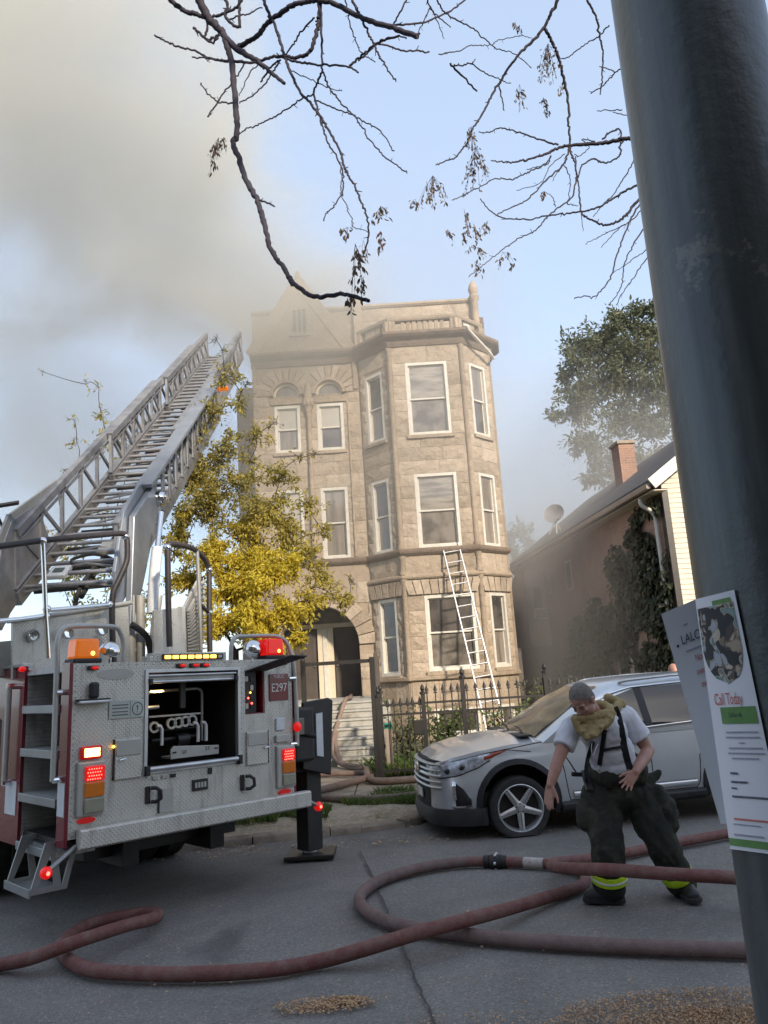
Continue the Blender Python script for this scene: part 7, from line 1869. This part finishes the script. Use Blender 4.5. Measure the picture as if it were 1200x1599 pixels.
# ================================================================== PEOPLE
def skin_mat():
    m, n, l, p = nt('skin')
    tc = n.new('ShaderNodeTexCoord'); t = noise_n(n, l, tc.outputs['Object'], 9, 4, .6); r = ramp(n, [(.35,(.42,.23,.17)),(.65,(.33,.155,.115))]); l.new(t.outputs[0], r.inputs[0])
    l.new(r.outputs[0], p.inputs['Base Color']); p.inputs['Roughness'].default_value = .5; p.inputs['Subsurface Weight'].default_value = .0
    b = n.new('ShaderNodeBump'); b.inputs['Strength'].default_value = .12; b.inputs['Distance'].default_value = .003
    t2 = noise_n(n, l, tc.outputs['Object'], 90, 3, .6); l.new(t2.outputs[0], b.inputs['Height']); l.new(b.outputs[0], p.inputs['Normal']); return m
M['skin'] = skin_mat()
def cloth(name, c1, c2, sc=8, bump=.7, bs=9, **k): return pm(name, c1, c2, scale=sc, rough=.9, bump=bump, bscale=bs, spec=.2, **k)
M['tshirt'] = cloth('white_tshirt', (.66,.66,.7), (.58,.58,.63), 6, .5, 11)
M['bunker'] = cloth('black_turnout_cloth', (.022,.024,.022), (.045,.047,.036), 5, .9, 10, spots=(6,(.08,.078,.055),.52,.72))
M['hood'] = cloth('tan_hood_cloth', (.36,.28,.14), (.27,.2,.1), 7, .8, 14)
M['strap'] = cloth('black_webbing', (.015,.015,.018), (.03,.03,.03), 12, .3, 40)
M['hi_vis'] = pm('yellow_band', (.55,.75,.02), (.42,.6,.02), scale=15, rough=.5, emit=(.6,.9,.02), es=.0)
M['boot'] = pm('rubber_boot', (.018,.018,.018), (.03,.03,.028), scale=10, rough=.55)
M['hair'] = pm('grey_brown_hair', (.27,.235,.21), (.16,.14,.125), scale=45, rough=.75, bump=1.0, bscale=120)
M['hair_dark'] = pm('dark_brow', (.14,.09,.075), rough=.8)
M['eye_white'] = pm('eyelid', (.27,.13,.1), rough=.9, spec=.1)
M['lip'] = pm('lip', (.3,.12,.1), rough=.5)
def cap(b, p, q, r0, r1, n=16):
    p = Vector(p); q = Vector(q); b.tube([p, q], [r0, r1], n); b.ell(p, r0*.999, n, 10); b.ell(q, r1*.999, n, 10)
def chain(b, pts, rs, n=16):
    for (p, q), (a, c) in zip(zip(pts, pts[1:]), zip(rs, rs[1:])): cap(b, p, q, a, c, n)
def eli(b, c, r, X=None, Y=None, Z=None, n=20, m=14):
    Mx = None
    if X is not None: Mx = Matrix((X, Y, Z)).transposed().to_4x4()
    b.ell(c, r, n, m, Mx)
def fuse(b, name, mat, parent, vox=.009, smooth=4, wr=0, ws=9, wseed=0, org=None):
    """union of the shapes as one continuous surface"""
    o = b.build('raw', mat, None); 
    md = o.modifiers.new('r', 'REMESH'); md.mode = 'VOXEL'; md.voxel_size = vox; md.use_smooth_shade = True
    ms = o.modifiers.new('s', 'SMOOTH'); ms.iterations = smooth; ms.factor = .5
    dg = bpy.context.evaluated_depsgraph_get(); me = bpy.data.meshes.new_from_object(o.evaluated_get(dg)); me.name = name
    old = o.data; bpy.data.objects.remove(o); bpy.data.meshes.remove(old)
    if wr:
        me.update(); N = [v.normal.copy() for v in me.vertices]
        for v, nn in zip(me.vertices, N):
            c = v.co*ws; w = noise.noise((c.x+wseed, c.y, c.z*.75))*.65+noise.noise((c.x*2.3, c.y*2.3+wseed, c.z*1.6))*.35
            w = (1-abs(w)*2.2)
            v.co += nn*wr*w
    if org is not None:
        for v in me.vertices: v.co -= org
    me.polygons.foreach_set('use_smooth', [True]*len(me.polygons)); me.materials.clear(); me.materials.append(mat); me.update()
    o = bpy.data.objects.new(name, me); COL.objects.link(o); o.parent = parent; return o
def hand(b, w, d, side, nrm, curl, s=1.0, spread=.12, thumb_dir=None):
    """w wrist, d along the hand, side towards the thumb, nrm out of the back of the hand"""
    d = d.normalized(); side = (side-d*side.dot(d)).normalized(); nrm = d.cross(side) if nrm is None else nrm
    k = w+d*.09*s
    for u in (-.03,-.01,.01,.03): cap(b, w+d*.015*s+side*u*.75*s, k+side*u*s, .0165*s, .0125*s, 12)
    for (u, L, dl) in ((.031,.07,0),(.0105,.08,.004),(-.0105,.073,.002),(-.031,.056,-.006)):
        p = k+side*u*s+d*dl*s; a = spread*u/.03; ax = d; pts = [p]; ang = 0
        dd = (d+side*a).normalized()
        for seg, fr in ((.45, .5), (.3, 1.0), (.25, 1.3)):
            v = dd*cos(ang)-nrm*sin(ang); pts.append(pts[-1]+v*L*seg*s*1.05); ang += curl*fr
        chain(b, pts, [.0105*s,.0098*s,.009*s,.0078*s], 10)
    t0 = w+d*.025*s+side*.03*s; td = thumb_dir or (d*.75+side*.65-nrm*.25)
    td = td.normalized(); t1 = t0+td*.042*s; t2 = t1+(td*.8+d*.4).normalized()*.032*s; t3 = t2+(td*.5+d*.7).normalized()*.026*s
    chain(b, [t0, t1, t2, t3], [.0165*s,.0125*s,.011*s,.009*s], 10)

ORG = Vector((gnd(985,1410).x, gnd(985,1410).y, 0))
ff = empty('person', ORG, 'firefighter in white t-shirt and black turnout trousers bending beside the silver car', 'person')
YB = ORG.y
a_ = lambda px, py, dy=0: atY(px, py, YB+dy)
pel = a_(968,1236,.05); bel = a_(962,1195,-.02); che = a_(944,1148,-.12); nek = a_(930,1114,-.22); hd = a_(910,1094,-.33)
sR = a_(893,1134,-.2); sL = a_(978,1119,-.02)
eR = a_(872,1187,-.3); wR = a_(860,1226,-.36)
eL = a_(1013,1172,-.05); wL = a_(993,1206,-.27)
hR = a_(938,1246,.03); hL = a_(1000,1246,.06); kR = a_(949,1322,-.06); kL = a_(1034,1318,.0); aR = a_(953,1392,.04); aL = a_(1069,1390,.12)
fdir = Vector((-.5,-.52,-.69)).normalized(); hup = (Vector((-.15,-.1,1))-fdir*Vector((-.15,-.1,1)).dot(fdir)).normalized(); hsd = fdir.cross(hup)   # his left is -hsd or hsd
chest_f = Vector((-.42,-.9,-.1)).normalized(); tor_up = (nek-pel).normalized(); tor_s = chest_f.cross(tor_up).normalized(); chest_f = tor_up.cross(tor_s)
b = MB()
# head
HL_ = lambda x, y, z: hd+hsd*x+fdir*y+hup*z      # x to a side, y to the face, z to the crown
eli(b, HL_(0,-.012,.03), (.08,.1,.098), hsd, fdir, hup); eli(b, HL_(0,.03,-.035), (.066,.07,.085), hsd, fdir, hup)
eli(b, HL_(0,.062,-.095), (.036,.034,.03), hsd, fdir, hup)          # chin
for s in (-1, 1):
    eli(b, HL_(s*.047,.02,-.075), (.026,.045,.035), hsd, fdir, hup)   # jaw
    eli(b, HL_(s*.034,.076,-.02), (.027,.02,.02), hsd, fdir, hup)     # cheek
    eli(b, HL_(s*.03,.078,.022), (.03,.013,.011), hsd, fdir, hup); eli(b, HL_(s*.03,.074,.004), (.022,.016,.018), hsd, fdir, hup)    # brow ridge
    eli(b, HL_(s*.084,-.005,-.012), (.012,.024,.034), hsd, fdir, hup) # ear
    eli(b, HL_(s*.089,-.012,.006), (.009,.02,.018), hsd, fdir, hup)
cap(b, HL_(0,.092,.015), HL_(0,.112,-.022), .011, .0145, 10); eli(b, HL_(0,.1,-.026), (.021,.016,.011), hsd, fdir, hup)
eli(b, HL_(0,.09,-.056), (.026,.014,.012), hsd, fdir, hup); eli(b, HL_(0,.086,-.072), (.023,.014,.009), hsd, fdir, hup)
cap(b, HL_(0,-.03,-.06), nek-tor_up*.05, .06, .07, 16)
# trunk and legs under the clothes, arms and hands in the open
for (c, r) in ((che, (.165,.11,.17)), (bel, (.155,.115,.15)), (pel, (.16,.12,.13))): eli(b, c-tor_up*.0, r, tor_s, chest_f, tor_up)
cap(b, sR, sL, .07, .07)
chain(b, [sR, sR.lerp(eR,.5), eR], [.066,.056,.046]); chain(b, [eR, eR.lerp(wR,.35), wR], [.046,.047,.031])
chain(b, [sL, sL.lerp(eL,.5), eL], [.068,.06,.048]); chain(b, [eL, eL.lerp(wL,.35), wL], [.049,.051,.032])
chain(b, [hR, kR, aR], [.095,.062,.045]); chain(b, [hL, kL, aL], [.095,.062,.045])
hand(b, wR+(wR-eR).normalized()*.005, (a_(857,1262,-.38)-wR), Vector((.75,-.55,.1)), None, .18, .98, .05, Vector((.35,-.35,-.9)))
dL = a_(968,1241,-.33)-wL
hand(b, wL+(wL-eL).normalized()*.005, dL, Vector((-.85,.0,.4)), None, .3, .98, .28, Vector((-.95,-.15,-.1)))
fuse(b, 'body', M['skin'], ff, .0062, 3, org=ORG)
loco = lambda v: v-ORG
# eyes, brows, lips, hair
for s in (-1, 1):
    bb_ = MB(); eli(bb_, loco(HL_(s*.031,.088,.008)), (.014,.006,.006), hsd, fdir, hup, 12, 8); e = bb_.build('eye', M['eye_white'], ff, smooth=60)
    bb_ = MB(); eli(bb_, loco(HL_(s*.031,.0945,.006)), (.0065,.004,.0065), hsd, fdir, hup, 10, 6); bb_.build('iris', M['hair_dark'], e, smooth=60)
    bb_ = MB(); bb_.tube([loco(HL_(s*.012,.099,.03)), loco(HL_(s*.03,.1,.037)), loco(HL_(s*.05,.085,.03))], [.005,.006,.003], 6); bb_.build('eyebrow', M['hair_dark'], ff, smooth=60)
bb_ = MB(); bb_.tube([loco(HL_(-.024,.091,-.064)), loco(HL_(-.008,.1035,-.062)), loco(HL_(.008,.1035,-.062)), loco(HL_(.024,.091,-.064))], [.003,.0055,.0055,.003], 6); bb_.build('lips', M['lip'], ff, smooth=60)
b = MB(); eli(b, HL_(0,-.018,.036), (.0855,.1,.099), hsd, fdir, hup); eli(b, HL_(0,-.045,-.01), (.079,.07,.075), hsd, fdir, hup)
hr = fuse(b, 'hair', M['hair'], ff, .007, 2, .0025, 60, 3, org=ORG)
# clear the face: cut the hair shell in front of the hairline
bm = bmesh.new(); bm.from_mesh(hr.data)
def inface(c):
    v = c+ORG-hd; x, y, z = v.dot(hsd), v.dot(fdir), v.dot(hup); return (y > .045 and z < .075) or (z < .0 and y > -.002) or (z < .03 and y > .02) or z < -.07
bmesh.ops.delete(bm, geom=[f for f in bm.faces if inface(f.calc_center_median())], context='FACES'); bm.to_mesh(hr.data); bm.free()
# t-shirt
b = MB()
eli(b, che+tor_up*.02, (.182,.125,.18), tor_s, chest_f, tor_up); eli(b, che.lerp(bel,.5)+chest_f*.01, (.186,.138,.19), tor_s, chest_f, tor_up); eli(b, bel+tor_up*.03+chest_f*.02, (.184,.145,.12), tor_s, chest_f, tor_up)
cap(b, sR-tor_up*.005, sL-tor_up*.005, .082, .085); eli(b, nek-tor_up*.09, (.15,.1,.07), tor_s, chest_f, tor_up)
b.tube([sR, sR.lerp(eR,.3), sR.lerp(eR,.62)], [.08,.08,.084], 18); b.tube([sL, sL.lerp(eL,.3), sL.lerp(eL,.66)], [.086,.086,.09], 18)
fuse(b, 't_shirt', M['tshirt'], ff, .0085, 7, .008, 10, 2, org=ORG)
# hood pulled down round the neck
b = MB(); K = 14; ring_ = []
for k in range(K):
    a = 2*pi*k/K; ring_.append(nek-tor_up*.015+tor_s*(.115*cos(a))+chest_f*(.095*sin(a))+tor_up*(-.05*max(0,sin(a))+.035*max(0,-sin(a))))
for k in range(K): cap(b, ring_[k], ring_[(k+1) % K], .036, .036, 12)
dr = [a_(903,1140,-.36), a_(917,1152,-.37), a_(930,1148,-.35), a_(945,1130,-.32), a_(955,1112,-.26), a_(898,1122,-.36)]
top = nek+chest_f*.09-tor_up*.03
for q in dr: cap(b, top, q, .045, .022, 12)
for p, q in zip(dr, dr[1:-1]): cap(b, p, q, .02, .02, 10)
cap(b, dr[0], dr[5], .022, .03, 10); cap(b, dr[5], ring_[K//2], .03, .035, 10)
cap(b, a_(968,1098,-.05), a_(955,1118,-.2), .035, .03); cap(b, a_(962,1094,-.02), a_(972,1100,-.05), .03, .03); cap(b, a_(950,1090,-.05), a_(966,1096,-.03), .035, .03)
for k, q in enumerate(dr[:5]):      # hanging folds
    e = q+Vector((0,-.012,-.005)); cap(b, top+chest_f*.035+tor_s*(.05-.025*k)*.0, e, .02, .012, 10)
    if k < 4: m_ = q.lerp(dr[k+1], .5)+Vector((0,-.02,.015)); cap(b, ring_[(3+k) % K]+chest_f*.03, m_, .014, .013, 10)
for k in (1, 2, 3, 4, 5):
    cap(b, ring_[k]+chest_f*.02+tor_up*.02, ring_[k]+chest_f*.045-tor_up*.045+tor_s*.015, .014, .012, 10)
fuse(b, 'hood', M['hood'], ff, .0065, 3, .004, 16, 5, org=ORG)
# turnout trousers: bib, wide legs, cargo pockets, cuffs
b = MB()
eli(b, pel+tor_up*.02, (.215,.165,.15), tor_s, chest_f, tor_up); cap(b, bel+tor_s*.1-tor_up*.06, bel-tor_s*.1-tor_up*.06, .135, .135); eli(b, bel-tor_up*.025+chest_f*.035, (.205,.158,.11), tor_s, chest_f, tor_up)
chain(b, [hR, hR.lerp(kR,.5), kR, kR.lerp(aR,.6), aR+Vector((0,0,.05))], [.145,.135,.12,.115,.118]); chain(b, [hL, hL.lerp(kL,.5), kL, kL.lerp(aL,.6), aL+Vector((-.02,0,.06))], [.15,.138,.118,.11,.108])
cap(b, a_(1040,1262,.0), a_(1044,1285,-.0), .085, .075); cap(b, a_(1025,1240,.0), a_(1046,1270,.0), .07, .07); cap(b, a_(918,1262,.0), a_(917,1282,.0), .075, .07)
cap(b, a_(1012,1222,.02), a_(1030,1206,.04), .05, .012)
fuse(b, 'turnout_trousers', M['bunker'], ff, .0105, 4, .016, 8.5, 9, org=ORG)
def cuff(a, k, r, z0, z1, mt, nm, par=ff):
    d = (k-a).normalized(); bb_ = MB(); C = [loco(a+d*(z0+(z1-z0)*i/4)) for i in range(5)]; bb_.tube(C, [r, r*1.02, r*1.02, r*1.015, r], 24); return bb_.build(nm, mt, par, smooth=60)
cuff(aR, kR, .139, .095, .165, M['hi_vis'], 'reflective_band'); cuff(aL, kL, .125, .12, .175, M['hi_vis'], 'reflective_band')
cuff(aR, kR, .1415, .12, .138, M['reflect_white'], 'silver_stripe')
# boots
def boot(a, toe, r):
    b = MB(); t = Vector((toe.x, toe.y, 0)); h = Vector((a.x, a.y, 0)); d = (t-h).normalized(); s = Vector((-d.y, d.x, 0))
    cap(b, a+Vector((0,0,.1)), Vector((a.x, a.y, .1)), r, r*.9); cap(b, h-d*.05+Vector((0,0,.065)), h+d*.05+Vector((0,0,.075)), .06, .062); cap(b, h+d*.05+Vector((0,0,.07)), t-d*.045+Vector((0,0,.05)), .062, .05)
    o = fuse(b, 'boot', M['boot'], ff, .009, 3, org=ORG)
    bb_ = MB(); P = [(-.11,-.04),(-.085,-.058),(.05,-.062),(L:=(t-h).length-.03,-.06),(L+.035,-.035),(L+.045,0),(L+.035,.035),(L,.06),(.05,.062),(-.085,.058),(-.11,.04)]
    bb_.prism(P, .004, .038, lambda u, v, z: loco(h+d*u+s*v+Vector((0,0,z)))); bb_.build('sole', M['rubber'], o, bevel=.006)
boot(aR, gnd(914,1409), .1); boot(aL, gnd(1088,1412), .085)
# straps, radio, lanyard, ring emblem: laid on the clothes where the photo shows them
from mathutils.bvhtree import BVHTree
bpy.context.view_layer.update()
_bv = []
for o in ff.children:
    if o.name.split('.')[0] in ('t_shirt','turnout_trousers','hood'):
        _bv.append(BVHTree.FromPolygons([v.co+ORG for v in o.data.vertices], [tuple(p.vertices) for p in o.data.polygons]))
def on(px, py, off=.008):
    d = ray(px, py); best = None
    for t in _bv:
        h = t.ray_cast(EYE, d.normalized())
        if h[0] is not None and (best is None or h[3] < best[3]): best = h
    if best is None: return a_(px, py, -.25)
    return best[0]+best[1]*off
def strap(pts, w, name, mt='strap', th=.012):
    P = bez([loco(p) for p in pts], 6); bb_ = MB(); bb_.tube(P, w/2, 8, flat=th/w); return bb_.build(name, M[mt], ff, smooth=60)
def laid(pts, w, name, off=.006, th=.01, mt='strap'):
    P = bez([Vector((x, y, 0)) for x, y in pts], 5); C = [on(p.x, p.y, off) for p in P]; C = [C[0]]+[(C[i-1]+C[i]*2+C[i+1])/4 for i in range(1, len(C)-1)]+[C[-1]]
    bb_ = MB(); vs = []; n = len(C)
    for i, c in enumerate(C):
        t = (C[min(i+1, n-1)]-C[max(i-1, 0)]).normalized(); v = (EYE-c).normalized(); s_ = t.cross(v).normalized(); nn = s_.cross(t)
        if nn.dot(v) < 0: nn = -nn
        for (e, h) in ((-1,-.6),(-1,.5),(1,.5),(1,-.6)): vs.append(c+s_*(e*w/2)+nn*(h*th)-ORG)
    fs = [(4*i+k, 4*i+4+k, 4*i+4+(k+1) % 4, 4*i+(k+1) % 4) for i in range(n-1) for k in range(4)]
    bb_.add(vs, fs+[(0,1,2,3), (4*n-1,4*n-2,4*n-3,4*n-4)]); return bb_.build(name, M[mt], ff, smooth=50)
laid([(960,1106),(966,1122),(971,1145),(975,1168),(980,1188),(984,1200)], .052, 'suspender')
laid([(945,1140),(942,1160),(939,1180),(937,1194)], .034, 'suspender')
laid([(942,1172),(956,1169),(974,1166)], .022, 'cross_strap', .012)
laid([(927,1158),(922,1176),(916,1198),(917,1222)], .03, 'radio_strap', .01)
strap([a_(925,1160,-.37), a_(924,1170,-.36), a_(926,1180,-.35), a_(930,1172,-.36), a_(934,1162,-.35)], .008, 'lanyard', 'tshirt', .006)
bb_ = MB(); P, Q = loco(on(917,1206,.02)), loco(on(924,1237,.02)); bb_.bar(P, Q, .055, .04, up=(0,-1,0)); rd = bb_.build('radio', M['black_plastic'], ff, bevel=.008)
MB().bar(P+Vector((-.11,-.02,-.01)), P+Vector((-.02,-.01,-.02)), .035, .035, up=(0,-1,0)).build('radio_microphone', M['black_plastic'], rd, bevel=.008)
MB().tube([P+Vector((-.07,-.01,0)), P+Vector((-.11,-.01,.075)), P+Vector((-.155,-.01,.15))], [.007,.006,.004], 6).build('antenna', M['black_plastic'], rd)
bb_ = MB(); c = loco(on(937,1203,.006)); o1 = [(.014*cos(k*pi/10), .023*sin(k*pi/10)) for k in range(20)]; i1 = [(.008*cos(k*pi/10), .015*sin(k*pi/10)) for k in range(20)]
bb_.ringp(o1, i1, -.006, .006, lambda u, v, d: c+tor_s*u+tor_up*(v)+chest_f*d); bb_.build('ring_emblem', M['print_white'], ff)
MB().bar(P.lerp(Q,.6)+Vector((0,-.025,0)), P.lerp(Q,.85)+Vector((0,-.025,0)), .012, .006, up=(0,-1,0)).build('radio_clip', M['chrome'], rd)
# the person standing behind the car: only the top of a bald head shows over the roof
p2 = atY(1056, 1036, 12.4); O2 = Vector((p2.x, p2.y+.15, .1))
pb_ = empty('person', O2, 'person behind the silver car with only a bald head showing above its roof', 'person')
b = MB(); hz_ = p2.z-.1
Zv = Vector((0,0,1))
eli(b, O2+Vector((0,0,hz_-.115)), (.078,.098,.115)); eli(b, O2+Vector((0,-.03,hz_-.18)), (.06,.065,.08)); eli(b, O2+Vector((0,-.1,hz_-.15)), (.015,.02,.03))
for s in (-1,1): eli(b, O2+Vector((s*.08,0,hz_-.14)), (.012,.02,.03))
cap(b, O2+Vector((0,.01,hz_-.2)), O2+Vector((0,.02,hz_-.34)), .055, .065); eli(b, O2+Vector((0,.02,hz_-.6)), (.19,.12,.28)); eli(b, O2+Vector((0,.02,hz_-.85)), (.17,.12,.2))
for s in (-1,1):
    chain(b, [O2+Vector((s*.19,.02,hz_-.4)), O2+Vector((s*.25,.03,hz_-.68)), O2+Vector((s*.25,-.05,hz_-.93))], [.06,.048,.034]); hand(b, O2+Vector((s*.25,-.05,hz_-.94)), Vector((0,-.15,-1)), Vector((-s*.1,-1,0)), None, .3)
    chain(b, [O2+Vector((s*.1,.02,hz_-.92)), O2+Vector((s*.1,.0,.46)), O2+Vector((s*.1,.03,.09))], [.09,.065,.045]); cap(b, O2+Vector((s*.1,.05,.045)), O2+Vector((s*.1,-.13,.04)), .045, .04)
fuse(b, 'body', M['skin'], pb_, .009, 3, org=O2)
b = MB(); eli(b, O2+Vector((0,.02,hz_-.6)), (.215,.145,.3)); eli(b, O2+Vector((0,.02,hz_-.85)), (.195,.145,.2)); cap(b, O2+Vector((-.18,.02,hz_-.42)), O2+Vector((.18,.02,hz_-.42)), .08, .08)
for s in (-1,1): chain(b, [O2+Vector((s*.19,.02,hz_-.42)), O2+Vector((s*.24,.03,hz_-.64))], [.082,.075])
fuse(b, 't_shirt', M['strap'], pb_, .011, 4, .006, 12, 1, org=O2)
b = MB(); cap(b, O2+Vector((-.08,.02,hz_-.95)), O2+Vector((.08,.02,hz_-.95)), .14, .14)
for s in (-1,1): chain(b, [O2+Vector((s*.1,.02,hz_-.95)), O2+Vector((s*.1,.0,.46)), O2+Vector((s*.1,.03,.12))], [.12,.095,.085])
fuse(b, 'trousers', M['bunker'], pb_, .012, 4, .01, 9, 1, org=O2)
# ================================================================== SMOKE: the plume off the roof, and thin smoke drifting along the lot
def smoke_mat(name, P0, D, a, b, dens, col, nscale, gain, amp, t0=0, t1=1e6, dist=1.0, seed=0, expf=None):
    m = bpy.data.materials.new(name); m.use_nodes = True; n = m.node_tree.nodes; l = m.node_tree.links; n.clear()
    out = n.new('ShaderNodeOutputMaterial'); pv = n.new('ShaderNodeVolumePrincipled'); l.new(pv.outputs[0], out.inputs['Volume'])
    g = n.new('ShaderNodeNewGeometry'); co = g.outputs['Position']
    def vm(op, x, y=None):
        q = n.new('ShaderNodeVectorMath'); q.operation = op
        for i, v in enumerate((x, y)):
            if v is None: continue
            if hasattr(v, 'is_linked'): l.new(v, q.inputs[i])
            else: q.inputs[i].default_value = v
        return q
    v = vm('SUBTRACT', co, P0).outputs[0]
    t = vm('DOT_PRODUCT', v, D).outputs['Value']
    ax = n.new('ShaderNodeVectorMath'); ax.operation = 'SCALE'; ax.inputs[0].default_value = D; l.new(t, ax.inputs['Scale'])
    pr = vm('LENGTH', vm('SUBTRACT', v, ax.outputs[0]).outputs[0]).outputs['Value']
    tc_ = math_n(n, l, 'MAXIMUM', t, 0)
    r = math_n(n, l, 'MULTIPLY_ADD', tc_, b, a)
    x = math_n(n, l, 'SUBTRACT', 1.0, math_n(n, l, 'DIVIDE', pr, r))
    nz = noise_n(n, l, co, nscale, 5, .62, 1.0)
    x = math_n(n, l, 'ADD', x, math_n(n, l, 'MULTIPLY', math_n(n, l, 'SUBTRACT', nz.outputs[0], .5), amp))
    x = math_n(n, l, 'MULTIPLY', x, gain, clamp=True)
    x = math_n(n, l, 'MULTIPLY', x, x)
    e = n.new('ShaderNodeMapRange'); e.inputs[1].default_value = t0-1.5; e.inputs[2].default_value = t0+1.0; l.new(t, e.inputs[0])
    x = math_n(n, l, 'MULTIPLY', x, e.outputs[0])
    # thins as it spreads
    th = math_n(n, l, 'DIVIDE', a, r)
    th = math_n(n, l, 'POWER', th, dist)
    x = math_n(n, l, 'MULTIPLY', math_n(n, l, 'MULTIPLY', x, th), dens)
    l.new(x, pv.inputs['Density']); pv.inputs['Color'].default_value = (*col, 1); pv.inputs['Anisotropy'].default_value = .15
    try: m.volume_intersection_method = 'FAST'
    except Exception: pass
    m.cycles.volume_step_rate = 1.0
    return m
Dv = Vector((-.66, .0, .75)).normalized()
m1 = smoke_mat('plume_smoke', Vector((-2.6, 20.3, 12.2)), Dv, 3.1, .6, .46, (.8,.79,.725), .14, 1.45, 2.9, -1.6, dist=.72)
MB().bx(-30, 7, 15.5, 38, 8.0, 42).build('smoke', m1, recalc=False, kind='stuff')
Dl = Vector((-.97, .2, .14)).normalized()
m2 = smoke_mat('low_smoke', Vector((-4.6, 25, 9)), Dl, 5.0, .3, .2, (.74,.74,.72), .12, 1.3, 1.6, -1.0, dist=.5)
MB().bx(-40, -4.7, 23.5, 46, 1, 24).build('smoke', m2, recalc=False, kind='stuff')
m4 = smoke_mat('yard_smoke', Vector((-12, 17.5, 8.5)), Vector((1,0,.0)), 8.0, 0.0, .05, (.74,.72,.67), .16, 1.5, 1.2, 0.0, dist=0)
MB().bx(-14, 3.4, 13.9, 20.6, .3, 16.3).build('smoke', m4, recalc=False, kind='stuff')
m3 = smoke_mat('drifting_smoke', Vector((4.2, 18, 1.5)), Vector((.3,.95,.33)).normalized(), 4.8, .34, .085, (.78,.765,.73), .22, 1.6, 1.2, 0.0, dist=.35)
MB().bx(3.42, 19, 17.6, 48, .15, 20).build('smoke', m3, recalc=False, kind='stuff')
